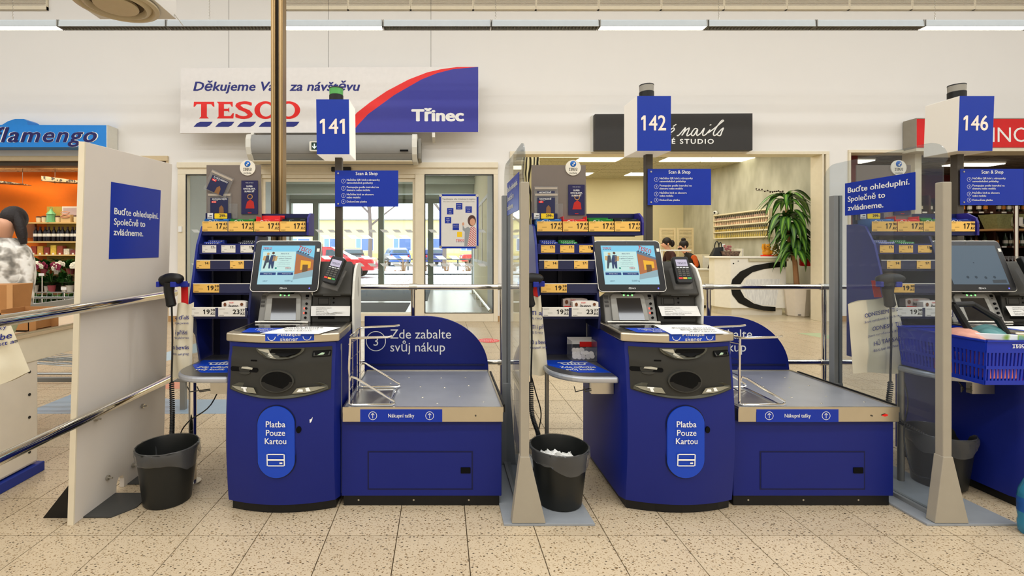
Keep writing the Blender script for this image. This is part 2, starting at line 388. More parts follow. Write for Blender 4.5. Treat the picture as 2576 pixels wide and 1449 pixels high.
# coloured inlays of the floor pattern (thin slabs set in the tiles)
def inlay(pts, m, name='floor_inlay'):
    F = Fr((0, 0, 0), (1, 0, 0), (0, 1, 0)); MB().prism(F, pts, -.01, .0012).build(name, m, floor)
def gp(px, py):
    D = EYE * FPX / (py - CY); return (fx(px, D), D)
M_inl = mat('inlay_blue', (150, 168, 184), .35); M_inl2 = mat('inlay_pale_blue', (176, 200, 212), .35); M_inl3 = mat('inlay_pink', (206, 140, 116), .4); M_inl4 = mat('inlay_green', (176, 190, 150), .4)
inlay([gp(60, 1041), gp(600, 1041), gp(600, 1005), gp(430, 1005), gp(330, 985), gp(190, 988), gp(95, 1026)], M_inl)
inlay([gp(370, 922), gp(560, 868), gp(620, 846), gp(565, 842), gp(420, 886), gp(360, 905)], M_inl2)
inlay([gp(400, 978), gp(456, 978), gp(462, 952), gp(415, 952)], M_inl3)
inlay([gp(2005, 838), gp(2062, 838), gp(2120, 852), gp(2078, 852)], M_inl4)
# ---- walls
def wallbox(name, bs, m=M_wall):
    mb = MB()
    for b in bs: mb.box(*b)
    return tag(mb.build(name, m), kind='structure')
W0, W1 = 8.7, 8.95
wallbox('wall_back', [(-13, 15, W0, W1, 3.06, 6.5), (-13, -10.4, W0, W1, 0, 3.06), (-10.4, -4.93, W0, W1, 2.96, 3.06), (-4.93, -4.75, W0, W1, 0, 3.06), (-4.75, 1.02, W0, W1, 2.87, 3.06),
                      (1.02, 1.24, W0, W1, 0, 3.06), (7.0, 7.35, W0, W1, 0, 3.06), (13, 15, W0, W1, 0, 3.06)])
wallbox('wall_left', [(-13.2, -13, -9, W1, 0, 6.5)]); wallbox('wall_right', [(15, 15.2, -9, W1, 0, 6.5)]); wallbox('wall_front', [(-13, 15, -9.2, -9, 0, 6.5)])
wallbox('ceiling', [(-13, 15, -9, W1, 6.5, 6.7)], mat('white_ceiling', (225, 220, 210), .8))
# frames round the shop openings
tag(MB().box(1.24, 1.30, W0 - .03, W1, 0, 3.02).box(1.24, 7.0, W0 - .03, W1, 3.02, 3.075).box(6.87, 6.90, W0 - .03, W1, 0, 3.02).box(6.94, 7.0, W0 - .03, W1, 0, 3.02).build('trim_1', M_cream, bevel=.004), kind='structure')
tag(MB().box(7.35, 7.39, W0 - .03, W1, 0, 3.05).box(7.35, 13, W0 - .03, W1, 3.05, 3.1).box(8.57, 8.69, W0, W1, 0, 3.05).build('trim_2', M_cream, bevel=.004), kind='structure')
tag(MB().box(-10.4, -4.93, W0 - .04, W1, 2.90, 2.99).box(-4.97, -4.93, W0 - .02, W1, 0, 2.9).build('trim_3', mat('beige_lintel', (206, 186, 150), .5), bevel=.004), kind='structure')
tag(MB().box(-10.4, -4.93, W0 + .02, W1 - .02, 2.82, 2.9).build('trim_4', mat('dark_lintel', (70, 60, 48), .5)), kind='structure')
tag(MB().box(-13, -10.4, W0 - .015, W0, 0, .1).box(1.02, 1.24, W0 - .015, W0, 0, .1).box(7.0, 7.35, W0 - .015, W0, 0, .1).box(-4.93, -4.75, W0 - .015, W0, 0, .1).build('baseboard_back', mat('brown_skirting', (176, 140, 96), .5)), kind='structure')
# ---- entrance: frame, glass, decals
M_decal = bpy.data.materials.new('frosted_decal'); M_decal.use_nodes = True; _n = M_decal.node_tree.nodes; _n.remove(_n['Principled BSDF'])
_d = _n.new('ShaderNodeBsdfDiffuse'); _d.inputs[0].default_value = (.85, .85, .83, 1); _t = _n.new('ShaderNodeBsdfTranslucent'); _t.inputs[0].default_value = (.9, .9, .9, 1); _x = _n.new('ShaderNodeMixShader'); _x.inputs[0].default_value = .55
M_decal.node_tree.links.new(_d.outputs[0], _x.inputs[1]); M_decal.node_tree.links.new(_t.outputs[0], _x.inputs[2]); M_decal.node_tree.links.new(_x.outputs[0], _n['Material Output'].inputs[0])
door = tag(bpy.data.objects.new('door_1', None), kind='structure'); COL.objects.link(door); door.location = (-1.9, W0, 0)
mb = MB()
d0, d1 = W0 - .04, W0 + .12
mb.box(-4.75, 1.02, d0, d1, 2.655, 2.87)                                     # header
mb.box(-4.75, 1.02, d0 - .03, d0, 2.77, 2.87)
for a, b in ((-4.75, -4.60), (-3.38, -3.24), (-.47, -.30), (.94, 1.02)): mb.box(a, b, d0, d1, 0, 2.655)
for a, b in ((-4.60, -3.38), (-3.24, -.47), (-.30, .94)): mb.box(a, b, d0, d1, .0, .155)
mb.box(-3.24, -.47, d0 + .02, d1 - .02, 2.59, 2.655)
mb.build('door_frame', M_cream, door, bevel=.006)
mb = MB()
for a, b in ((-4.60, -4.585), (-3.395, -3.38), (-.30, -.285), (.925, .94)): mb.box(a, b, d0 - .004, d0 + .02, .155, 2.655)
mb.box(-4.6, -3.38, d0 - .004, d0 + .02, 2.64, 2.655); mb.box(-.3, .94, d0 - .004, d0 + .02, 2.64, 2.655); mb.box(-.3, .94, d0 - .004, d0 + .02, .155, .165)
mb.build('glazing_gasket', M_black, door)
for k, (a, b, z0, z1) in enumerate(((-4.6, -3.38, .155, 2.65), (-.3, .94, .155, 2.65), (-3.24, -1.86, .1, 2.59), (-1.84, -.47, .1, 2.59))):
    g = MB().box(a, b, W0 + .03, W0 + .04, z0, z1).build('glass_pane', M_glass, door)
    F = Fr((0, W0 + .028, 0))
    for zz in (1.645, 1.03):
        u = a + .06
        while u < b - .2:
            MB().face(F, [(u, zz + .02), (u + .12, zz + .02), (u + .17, zz - .035), (u + .06, zz - .035)]).build('decal', M_decal, g); u += .222
    if k > 1:
        MB().box(a, a + .05, W0 + .02, W0 + .05, .1, 2.59).box(b - .05, b, W0 + .02, W0 + .05, .1, 2.59).box(a, b, W0 + .022, W0 + .048, .06, .16).box(a, b, W0 + .022, W0 + .048, 2.53, 2.588).build('sliding_leaf_frame', M_cream, door)
MB().box(-1.97, -1.62, W0 - .1, W0 - .04, 2.70, 2.78).build('door_sensor', M_black, door, bevel=.01)
mb = MB().box(-4.72, -4.66, W0 - .07, W0 - .04, 1.62, 1.72); mb.build('door_switch', M_white, door)
# ---- vestibule
wallbox('wall_vestibule_left', [(-5.1, -4.95, W1, 15.9, 0, 3.7)], mat('vestibule_paint', (206, 206, 200), .7))
wallbox('wall_vestibule_right', [(.98, 1.15, W1, 10.2, 0, 3.7), (1.02, 1.15, 10.2, 15.9, 0, .95), (1.02, 1.15, 10.2, 15.9, 2.5, 3.7), (1.02, 1.15, 14.4, 15.9, .95, 2.5)], MATS['vestibule_paint'])
win = tag(MB().box(1.06, 1.1, 10.2, 14.4, .95, 2.5).build('window_2', mat('dark_window', (30, 34, 38), .08)), kind='structure')
mb = MB()
for y in (10.2, 11.6, 13.0, 14.3): mb.box(.98, 1.05, y, y + .1, .95, 2.5)
mb.box(.984, 1.05, 10.2, 14.4, .952, 1.03); mb.box(.984, 1.05, 10.2, 14.4, 2.42, 2.498); mb.build('window_frame', M_wall, win)
wallbox('ceiling_vestibule', [(-5.1, 1.15, W1, 15.9, 3.7, 3.8)], mat('grey_white_ceiling', (196, 198, 190), .8))
fac = tag(bpy.data.objects.new('door_2', None), kind='structure'); COL.objects.link(fac); fac.location = (-1.9, 15.8, 0)
M_gg = mat('grey_green_metal', (132, 138, 122), .5); M_gg2 = mat('shutter_slats', (186, 194, 178), .45)
mb = MB()
for a, b in ((-5.1, -4.9), (-4.2, -4.02), (-2.06, -1.88), (-.44, -.26), (1.0, 1.15)): mb.box(a, b, 15.7, 15.9, 0, 2.9)
mb.box(-5.1, 1.15, 15.72, 15.88, 2.82, 2.95); mb.box(-5.1, 1.15, 15.72, 15.88, 0.002, .06); mb.build('door_frame', M_gg, fac)
mb = MB()
z = 2.95
while z < 3.7: mb.box(-5.1, 1.15, 15.74 + (.03 if int(z * 10) % 2 else 0), 15.86, z, z + .1); z += .1
mb.build('shutter', M_gg2, fac)
mb = MB().box(-5.0, 1.1, 14.6, 14.9, 3.0, 3.7).box(-5.0, 1.1, 14.2, 14.3, 3.25, 3.4); mb.build('shutter_box', M_gg2, fac)
for a, b in ((-4.9, -4.2), (-4.02, -2.06), (-1.88, -.44), (-.26, 1.0)):
    g = MB().box(a, b, 15.79, 15.8, .06, 2.82).build('glass_pane', M_glass, fac)
    F = Fr((0, 15.78, 0)); 
    for zz in (1.78, 1.1):
        u = a + .05
        while u < b - .4: MB().face(F, [(u, zz), (u + .26, zz), (u + .4, zz - .12), (u + .14, zz - .12)]).build('decal', M_decal, g); u += .44
for a, b, c, d, lb in ((-4.4, -.35, 12.2, 15.4, 'long dark grey entrance mat near the outer doors'), (-4.4, -.75, 9.4, 11.7, 'dark grey entrance mat just inside the sliding doors')):
    tag(MB().box(a, b, c, d, 0, .012).build('entrance_mat', mat('mat_grey', (88, 90, 90), .95, var=.2, vs=40, bump=.3, bs=120), bevel=.004), lb, 'mat', 'entrance mats')
hr = thing('wall_handrail', (.93, 12, 0), 'low chrome handrail along the right wall of the vestibule', 'handrail')
MB().tube([(.92, 9.0, .16), (.92, 15.3, .16)], .03, 10).build('rail', M_chrome, hr, smooth=True)
for y in (9.4, 11.0, 12.6, 14.2): MB().cyl((.92, y, 0), (.92, y, .16), .02).cyl((.92, y, 0), (.92, y, .012), .07).build('bracket', M_chrome, hr, smooth=True)
# poster in the snap frame on the right fixed pane
po = thing('poster_frame', (.28, W0 - .07, 1.36), 'blue snap frame poster with a woman in a striped top hung on the entrance glass', 'poster')
F = Fr((fx(1105, W0 - .06), W0 - .06, fz(625, W0 - .06))); PW, PH = .705, .975
MB().prism(F, rrect(0, 0, PW, PH, .03), -.02, 0).build('backing', M_sign, po)
MB().rect(F, .035, .035, PW - .035, PH - .035, .002).build('poster_sheet', mat('poster_paper', (222, 220, 216), .4, var=.05, vs=9), po)
for u, v in ((0, 0), (PW - .05, 0), (0, PH - .05), (PW - .05, PH - .05)): MB().prism(F, rrect(u, v, u + .05, v + .05, .02), -.021, .002).build('corner_cap', M_steel, po)
mb = MB(); write(mb, F, 'Využívejte sílu Clubcard naplno', PW / 2, .875, .024, 'c', w=.6, o=.0035); write(mb, F, 'Díky aplikaci máte všechny výhody u sebe v mobilu', PW / 2, .835, .011, 'c', w=.56, o=.0035)
mb.build('lettering', M_ink, po)
mb = MB(); mw = MB()
for u, v, s in ((.3, .7, 'Personali-|zované|kupóny'), (.47, .64, 'Doplatky|cenově|výhod'), (.14, .61, 'Sbírejte|body|snadno'), (.1, .45, 'Letáky|aktuální|akce'), (.24, .33, 'Sleva 10 %|pro studenty')):
    mb.rect(F, u, v, u + .115, v + .115, .003)
    for k, t in enumerate(s.split('|')): write(mw, F, t, u + .057, v + .08 - .03 * k, .014, 'c', maxw=.1, o=.004)
mb.build('blue_square', M_sign, po); mw.build('white_lettering', M_white, po)
MB().prism(F, rrect(.32, .205, .41, .3, .01), .002, .003).build('yellow_square', M_hyel, po)
mb = MB(); m2 = MB(); logo(mb, m2, F, .3, .13, .034, o=.0035, w=.15); mb.build('red_logo', M_red, po); m2.build('blue_dashes', M_blueink, po)
fg = MB().face(F, [(.48, .04), (.66, .04), (.66, .36), (.62, .40), (.55, .38), (.52, .3)], .003); fg.build('striped_top', ramp_mat('red_stripes', .5, 'ShaderNodeTexWave', [(0, (180, 30, 40)), (.45, (180, 30, 40)), (.55, (236, 230, 226)), (1, (236, 230, 226))], scale=12, mapping=(1, 1, 1), rot=(0, .6, 0), wave_type='BANDS', bands_direction='Z'), po)
MB().face(F, [(.46, .3), (.42, .33), (.42, .42), (.46, .36), (.52, .39), (.56, .36), (.5, .04), (.45, .04)], .0035).build('grey_cardigan', mat('poster_grey', (150, 156, 160), .5), po)
MB().disc(F, .585, .5, .075, .0035, r2=.1).build('brown_hair', mat('poster_hair', (84, 56, 50), .5), po); MB().disc(F, .597, .475, .048, .0045, r2=.066).build('face', M_skin, po)
MB().disc(F, .43, .44, .02, .0035, r2=.03).build('raised_hand', M_skin, po)
# ---- outside
M_snow = mat('snow', (236, 240, 244), .8, var=.05, vs=1.5, bump=.2, bs=2)
wallbox('ground_outside', [(-60, 60, 15.9, 17.0, -.12, -.02), (-60, 60, 30, 90, -.2, -.03)], mat('wet_asphalt', (190, 194, 198), .6, var=.1, vs=1))
pv = tag(MB().box(-14, 14, 17.0, 25.0, -.1, -.035).build('floor_outside', mat('paver_joint', (130, 130, 130), .9)), kind='structure')
mb = MB(); mr_ = MB(); yy = 17.0; j = 0
while yy < 25:
    xx = -7.0 - (.1 if j % 2 else 0)
    while xx < 5:
        (mr_ if -2.2 < xx < -.6 and yy < 21.5 else mb).box(xx + .012, xx + .388, yy + .012, yy + .388, -.05, -.01); xx += .4
    yy += .4; j += 1
tag(mb.build('pavers', mat('grey_paver', (206, 208, 210), .8, objvar=.0), pv, fix=False), kind='stuff'); tag(mr_.build('red_pavers', mat('pinkish_paver', (206, 176, 164), .8), pv, fix=False), kind='stuff')
wallbox('ground_snow', [(-30, 30, 25, 30, -.1, .05), (-30, 30, 25, 25.25, -.1, .16)], M_snow)
br = bpy.data.objects.new('x', None)
def dry_bush(x, y, s, lb):
    o = thing('dry_bush', (x, y, 0), lb, 'bush', 'bare winter bushes in the snow')
    mb = MB()
    for k in range(26):
        a = R.uniform(0, 2 * pi); r = R.uniform(.1, .5) * s; h = R.uniform(.45, 1.0) * s
        mb.tube([(x + .08 * math.cos(a), y + .08 * math.sin(a), 0), (x + r * .5 * math.cos(a), y + r * .5 * math.sin(a), h * .6), (x + r * math.cos(a + .3), y + r * math.sin(a + .3), h)], [.014, .01, .004], 4)
    mb.build('twigs', mat('twig', (150, 120, 92), .9), o, fix=False)
    mb = MB()
    for k in range(20):
        a = R.uniform(0, 2 * pi); r = R.uniform(0, .5) * s; mb.ball((x + r * math.cos(a), y + r * math.sin(a), R.uniform(.02, .12)), .07, .06, .04, 5, 3)
    mb.build('fallen_leaves', mat('dead_leaf', (140, 92, 56), .9), o, fix=False)
bx = [-8.6, -7.1, -5.6, -4.3, -3.2, -2.1, -.9, .3, 1.5, 2.6]
for k, x in enumerate(bx): dry_bush(x, 26 + .35 * (k % 3), .75 + .12 * (k % 3), 'bare twiggy winter bush with dead leaves in the snow strip outside')
bn = thing('low_street_rail', (-1.5, 29, 0), 'low dark street railing behind the winter bushes outside', 'railing')
MB().tube([(-9, 29, .72), (6, 29, .72)], .05, 6).build('rail', mat('dark_iron', (60, 64, 66), .6), bn)
for x in (-8, -5, -2, 1, 4): MB().cyl((x, 29, 0), (x, 29, .72), .05, n=6).build('post', MATS['dark_iron'], bn)
M_tyre = mat('tyre', (26, 26, 28), .8); M_cglass = mat('car_glass', (70, 84, 92), .1); M_lamp = mat('tail_lamp', (170, 30, 30), .3)
def car(name, x, y, rz, col, lb, L=4.1, Wd=1.72, Hh=1.46):
    o = thing('car', (x, y, 0), lb, 'car'); T = Matrix.Translation((x, y, 0)) @ Matrix.Rotation(rz, 4, 'Z')
    prof = [(-L / 2, .35), (-L / 2, .75), (-L / 2 + .1, .92), (-L * .16, .97), (L / 2 - .35, .98), (L / 2 - .05, .9), (L / 2, .62), (L / 2, .32)]
    roof = [(-L * .24, .95), (-L * .05, Hh - .03), (L * .2, Hh), (L * .42, Hh - .16), (L * .48, .97)]
    F = Fr((0, 0, 0), (1, 0, 0), (0, 0, 1)); mb = MB().prism(F, prof, -Wd / 2, Wd / 2); mb.v = [T @ p for p in mb.v]; mb.build('body', mat('car_paint_' + name, col, .25, coat=.5), o, bevel=.06, smooth=True)
    mb = MB(); n = len(roof); vs = []
    for sgn in (-1, 1): vs += [T @ V((a, sgn * (Wd / 2 - (.04 if b < 1.1 else .2)), b)) for a, b in roof]
    mb.add(vs, [tuple(range(n))[::-1], tuple(range(n, 2 * n))] + [(i, (i + 1) % n, n + (i + 1) % n, n + i) for i in range(n)]); rf = mb.build('cabin', MATS['car_paint_' + name], o, smooth=True)
    mb = MB()
    for sgn in (-1, 1):
        for a0, a1 in ((-.17, .0), (.03, .2), (.23, .4)):
            q = [(L * a0, 1.0), (L * a1, 1.0), (L * a1 - .03, Hh - .17), (L * max(a0, -.08) + .03, Hh - .17)]
            mb.add([T @ V((a, sgn * (Wd / 2 - .06 - .13 * (b - 1)), b)) for a, b in q], [(0, 1, 2, 3)])
    mb.add([T @ V(p) for p in ((-L * .235, -.62, 1), (-L * .235, .62, 1), (-L * .075, .54, Hh - .12), (-L * .075, -.54, Hh - .12))], [(0, 1, 2, 3)])
    mb.add([T @ V(p) for p in ((L * .475, -.62, 1.02), (L * .475, .62, 1.02), (L * .43, .54, Hh - .2), (L * .43, -.54, Hh - .2))], [(0, 1, 2, 3)])
    mb.v = [p + V((0, 0, .004)) for p in mb.v]; mb.build('windows', M_cglass, o, fix=False)
    for a in (-L * .31, L * .31):
        for sgn in (-1, 1):
            p0, p1 = T @ V((a, sgn * (Wd / 2 - .18), .32)), T @ V((a, sgn * (Wd / 2 + .02), .32)); MB().cyl(p0, p1, .32, n=18).build('wheel', M_tyre, o, smooth=True)
    for sgn in (-1, 1):
        MB().ball(T @ V((L / 2 - .02, sgn * .68, .78)), .08, .12, .12, 8, 6).build('tail_lamp', M_lamp, o)
        MB().ball(T @ V((-L / 2 + .04, sgn * .62, .7)), .08, .14, .09, 8, 6).build('headlamp', M_white, o)
    MB().hexa([T @ V(p) for p in ((L / 2, -.26, .5), (L / 2 + .02, -.26, .5), (L / 2 + .02, .26, .5), (L / 2, .26, .5), (L / 2, -.26, .61), (L / 2 + .02, -.26, .61), (L / 2 + .02, .26, .61), (L / 2, .26, .61))]).build('number_plate', M_white, o)
car('red', -5.25, 22.6, pi, (186, 36, 44), 'red car passing close behind the entrance glass', L=4.4)
car('blue', -3.75, 40, -pi / 2 + .25, (70, 104, 170), 'blue hatchback parked by the yellow building, seen from the rear')
car('dark', -7.6, 40.5, -pi / 2 + .3, (58, 58, 62), 'dark grey car parked left of the blue hatchback')
car('navy', -.9, 40, -pi / 2 + .2, (44, 58, 120), 'navy car parked at the right of the blue hatchback')
car('crimson', 3.6, 39, .1, (196, 66, 60), 'pale red car parked behind the poster frame')
bl = thing('yellow_building', (-4, 50, 0), 'long low pale yellow building with white framed windows across the street', 'building')
M_yb = mat('yellow_render', (232, 212, 150), .8, var=.05, vs=.6)
MB().box(-24, 16, 50, 58, 0, 4.35).build('wall', M_yb, bl); MB().box(-24.3, 16.3, 49.7, 58.3, 4.35, 4.5).build('roof_edge', mat('roof_grey', (150, 146, 140), .7), bl); MB().box(-24, 16, 49.93, 50, 0, .9).build('plinth', mat('ochre_plinth', (206, 184, 120), .8), bl)
for x in (-19.5, -15.5, -12.2, -8.9, -5.0, -1.5, 2.0, 5.6, 9.2):
    w_ = MB().box(x, x + 1.9, 49.9, 50.05, 1.15, 2.5).build('window', M_white, bl)
    MB().box(x + .08, x + .55, 49.87, 49.9, 1.23, 2.42).build('pane', mat('sky_pane', (120, 152, 200), .08), w_); MB().box(x + .65, x + 1.82, 49.87, 49.9, 1.23, 2.42).build('pane', mat('blind_pane', (96, 120, 168), .15), w_)
def bare_tree(x, y, h, lb):
    o = thing('bare_tree', (x, y, 0), lb, 'tree'); mb = MB(); rr = random.Random(int(x * 10))
    mb.tube([(x, y, 0), (x + .05, y, h * .3), (x - .05, y, h * .55)], [.16, .13, .1], 7)
    def limb(p, d, l, r, lv):
        q = p + d * l; mb.tube([p, (p + q) / 2 + V((rr.uniform(-.1, .1), 0, .1)) * l * .3, q], [r, r * .8, r * .5], 5)
        if lv:
            for k in range(3):
                dd = (d + V((rr.uniform(-.8, .8), rr.uniform(-.6, .6), rr.uniform(-.2, .6)))).normalized(); limb(q, dd, l * .65, r * .5, lv - 1)
    for k in range(5): limb(V((x, y, h * (.35 + .05 * k))), V((math.cos(k * 1.9), math.sin(k * 1.9), .8)).normalized(), h * .3, .07, 3)
    mb.build('branches', mat('bark', (110, 96, 90), .9), o, fix=False)
bare_tree(-4.6, 31, 8, 'bare winter tree behind the middle entrance glass'); bare_tree(.2, 33, 8, 'bare winter tree at the right behind the poster')
lp = thing('street_lamp', (-9.6, 28, 0), 'grey street lamp post with small sign seen through the left glass', 'lamp post'); MB().cyl((-9.6, 28, 0), (-9.6, 28, 6), .09, .06).build('pole', mat('galvanised', (170, 176, 182), .5), lp)
MB().box(-10.1, -9.1, 27.93, 28, 1.5, 2.4).build('sign_panel', mat('pale_blue_sign', (150, 178, 190), .5), lp)

# ================================================================ SELF-SERVICE LANES
PITCH = 1.98
XL, XR = -1.08, -.51; XC = (XL + XR) / 2; HW = (XR - XL) / 2
M_panel = mat('dispenser_charcoal', (44, 43, 38), .5, var=.1)
M_lip = mat('dispenser_ledge', (74, 73, 62), .5)
M_silver = mat('silver_pad', (178, 174, 158), .4)
M_dark = mat('slot_black', (8, 8, 8), .6, var=0, spec=.1)
M_scang = mat('scanner_grey', (138, 136, 130), .45)
M_scang2 = mat('scanner_grey_light', (160, 158, 150), .4)
M_sglass = mat('scanner_glass', (22, 22, 26), .06, coat=.6)
M_platetop = mat('plate_steel', (120, 116, 110), .22, metal=1, var=.1, vs=8)
M_rim = mat('rim_steel', (200, 192, 174), .28, metal=1, var=.05)
M_badge = mat('badge_blue', (20, 66, 182), .35, var=.02)
M_led_g = emat('green_led', (120, 240, 120), 2.5); M_led_r = emat('red_led', (255, 90, 70), 2.0); M_led_b = emat('blue_led', (90, 90, 255), 2.5)
M_cover = mat('white_cover', (222, 220, 210), .4)
M_paper = mat('paper', (240, 238, 232), .7, var=.02)
def base_y(z):
    return 2.412 - .03 * math.sin(pi * min(1, max(0, (z - .03) / .72))) + (.012 if z > .78 else 0)
def front_y(x, z):
    u = (x - XC) / HW; return base_y(z) - .058 * (1 - min(1, u * u))
def lane(k, num, cents):
    ox = PITCH * k; nm = ('leftmost', 'middle', 'rightmost')[k] + ' checkout ' + num; ab = ('leftmost', 'middle', 'rightmost')[k]
    def X(x): return x + ox
    def fw(p, off): return V((p.x, front_y(p.x - ox, p.z) - off, p.z))                # wrap onto the curved front
    # ---- kiosk
    ks = thing('self_checkout', (X(XC), 2.7, 0), '%s dark blue self-service checkout, under the lane number %s' % (ab, num), 'checkout', 'self-service checkouts')
    mb = MB(); rows = 18; ring = None; nu = 18
    for j in range(rows + 1):
        z = .052 + (.838 - .052) * j / rows; zb = z * .87 / .838
        xs = [XL + .02 + (XR - XL - .04) * i / nu for i in range(nu + 1)]
        pts = [(X(XL), front_y(XL, z) + .03, z)] + [(X(x), front_y(x, z), z) for x in xs] + [(X(XR), front_y(XR, z) + .03, z), (X(XR), 3.05, zb), (X(XL), 3.05, zb)]
        b = len(mb.v); n = len(pts); mb.v += [V(p) for p in pts]
        if j: mb.f += [(b - n + i, b - n + (i + 1) % n, b + (i + 1) % n, b + i) for i in range(n)]; mb.mi += [0] * n
        if j in (0, rows): mb.f.append(tuple(range(b, b + n))); mb.mi.append(0)
    mb.build('body', M_blue, ks, smooth=True)
    MB().prism(Fr((X(0), 0, 0), (1, 0, 0), (0, 1, 0)), [(XL + .03, 2.43)] + [(XL + .03 + (XR - XL - .05) * i / 8, front_y(XL + .03 + (XR - XL - .05) * i / 8, .05) + .025) for i in range(9)] + [(XR - .02, 3.04), (XL + .03, 3.04)], 0, .055).build('plinth', M_black, ks)
    MB().box(X(XR) - .003, X(XR) + .004, 2.45, 2.456, .06, .82).build('hinge', mat('hinge_grey', (120, 122, 130), .4), ks)
    # dispenser panel
    def pz(u): return .612 - .036 * (1 - u * u)
    def pan(i, j, off=.004, e=.035):
        u = -1 + 2 * i; x = XC + u * (HW - e); z1, z0 = .818, pz(u); z = z0 + (z1 - z0) * j; return V((X(x), front_y(x, z) - off, z))
    pn = MB().grid(lambda i, j: pan(i, j), 20, 8).build('dispenser_panel', M_panel, ks, smooth=True)
    ns = 24
    def wrapped(name, pts, off, m, parent, thick=0):
        F = Fr((0, 0, 0)); mb = MB()
        if thick: mb.prism(F, [(X(a), b) for a, b in pts], 0, thick); mb.v = [V((p.x, front_y(p.x - ox, p.z) - off - p.y, p.z)) for p in mb.v]
        else: mb.face(F, [(X(a), b) for a, b in pts]); mb.v = [fw(p, off) for p in mb.v]
        return mb.build(name, m, parent)
    def ell(cx, cz, rx, rz, a0=0, a1=2 * pi, n=28): return [(cx + rx * math.cos(a0 + (a1 - a0) * i / n), cz + rz * math.sin(a0 + (a1 - a0) * i / n)) for i in range(n + (0 if abs(a1 - a0 - 2 * pi) < 1e-6 else 1))]
    wrapped('lower_ledge', [(XL + .05, .632), (XL + .085, .648), (XR - .085, .648), (XR - .05, .632)] + [(XC + u * (HW - .045), pz(u) + .004) for u in [1 - i / 8 for i in range(17)]], .012, M_lip, ks, .01)
    cup = wrapped('coin_cup', ell(-.797, .662, .083, .052), .016, M_char, ks, .012)
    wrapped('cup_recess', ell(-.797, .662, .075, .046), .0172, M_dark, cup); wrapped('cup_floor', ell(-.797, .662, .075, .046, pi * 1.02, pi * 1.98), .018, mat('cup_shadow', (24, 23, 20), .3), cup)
    lip = wrapped('note_lip', ell(-.79, .816, .118, .05, pi, 2 * pi), .014, M_lip, ks, .014)
    wrapped('note_opening', [(-.83, .814)] + ell(-.768, .814, .082, .036, pi * 1.15, 2 * pi), .0155, M_dark, lip)
    ip = wrapped('icon_pad', [(-.9, .812), (-.845, .812), (-.838, .795), (-.815, .778), (-.8, .768), (-.83, .774), (-.87, .79)], .0158, M_silver, lip)
    sl = wrapped('card_slot', [(a, b) for a, b in rrect(-1.045, .700, -.895, .722, .01)], .007, M_dark, ks, .004); wrapped('slot_lip', ell(-.965, .700, .03, .012, pi, 2 * pi), .009, M_char, sl, .004); wrapped('slot_card', [(-.985, .716), (-.925, .713), (-.922, .722), (-.95, .726), (-.98, .724)], .009, M_silver, sl)
    wrapped('sensor_window', rrect(-.936, .752, -.902, .760, .003), .006, M_dark, ks)
    rc = wrapped('receipt_slot', rrect(-.635, .772, -.548, .800, .004), .007, M_dark, ks, .003); wrapped('receipt_rim', [(-.628, .776), (-.555, .776), (-.553, .793), (-.557, .793), (-.561, .78), (-.622, .78), (-.626, .793), (-.63, .793)], .009, M_char, rc); wrapped('receipt', [(-.612, .780), (-.568, .781), (-.575, .788), (-.592, .79)], .0095, mat('green_lit_paper', (180, 206, 172), .6), rc)  # the slot's green glow is put into the white receipt's colour
    lp_ = wrapped('instruction_plate', [(-1.03, .632), (-.91, .63), (-.895, .604), (-.95, .606), (-1.0, .618)], .0165, mat('plate_beige', (140, 136, 118), .5), ks); wrapped('pictogram', [(-.975, .631), (-.945, .631), (-.945, .625), (-.952, .625), (-.945, .609), (-.96, .61), (-.965, .625), (-.975, .625)], .0175, M_white, lp_)
    lp_ = wrapped('instruction_plate', [(-.72, .604), (-.70, .628), (-.69, .630), (-.6, .632), (-.565, .626), (-.62, .612), (-.66, .605)], .0165, MATS['plate_beige'], ks); wrapped('pictogram', [(-.70, .612), (-.67, .612), (-.672, .622), (-.69, .624)], .0175, M_white, lp_); wrapped('pictogram', [(-.655, .612), (-.635, .612), (-.645, .63), (-.66, .628)], .0175, M_white, lp_)
    # badge
    bpts = [(-.798 + .09 * math.cos(a), (.453 if math.sin(a) > 0 else .285) + .09 * math.sin(a)) for a in [2 * pi * i / 40 for i in range(40)]]
    wrapped('badge_shadow_gap', [(-.798 + (a + .798) * 1.06, .369 + (b - .369) * 1.035) for a, b in bpts], .002, mat('seam_dark', (16, 20, 60), .5), ks)
    bd = wrapped('payment_badge', bpts, .009, M_badge, ks, .006)
    mb = MB(); F = Fr((0, 0, 0))
    for q, t in enumerate(('Platba', 'Pouze', 'Kartou')): write(mb, F, t, X(-.798), .445 - q * .0405, .0275, 'c', w=(.094, .092, .103)[q], bold=.02)
    for pts in ([(-.842, .290), (-.754, .290), (-.754, .282), (-.842, .282)],): mb.face(F, [(X(a), b) for a, b in pts])
    c0, c1, e0, e1 = -.842, -.754, .254, .316; t = .0055
    for a0, a1, b0, b1 in ((c0 + t, c1 - t, e0, e0 + t), (c0 + t, c1 - t, e1 - t, e1), (c0, c0 + t, e0 + t / 2, e1 - t / 2), (c1 - t, c1, e0 + t / 2, e1 - t / 2), (c1 - .026, c1 - .012, e0 + .012, e0 + .02)): mb.face(F, [(X(a0), b0), (X(a1), b0), (X(a1), b1), (X(a0), b1)])
    mb.v = [fw(p, .0098) for p in mb.v]; mb.build('lettering', M_white, bd)
    wrapped('badge_lock', ell(-.69, .428, .012, .016, n=12), .006, M_dark, ks, .006)
    if k == 0: wrapped('paint_chip', [(-.64, .456), (-.634, .460), (-.629, .472), (-.627, .484), (-.634, .474), (-.641, .473)], .001, M_white, ks)
    # scanner plate
    FT = Fr((X(0), 0, .885), (1, 0, 0), (0, 1, 0))
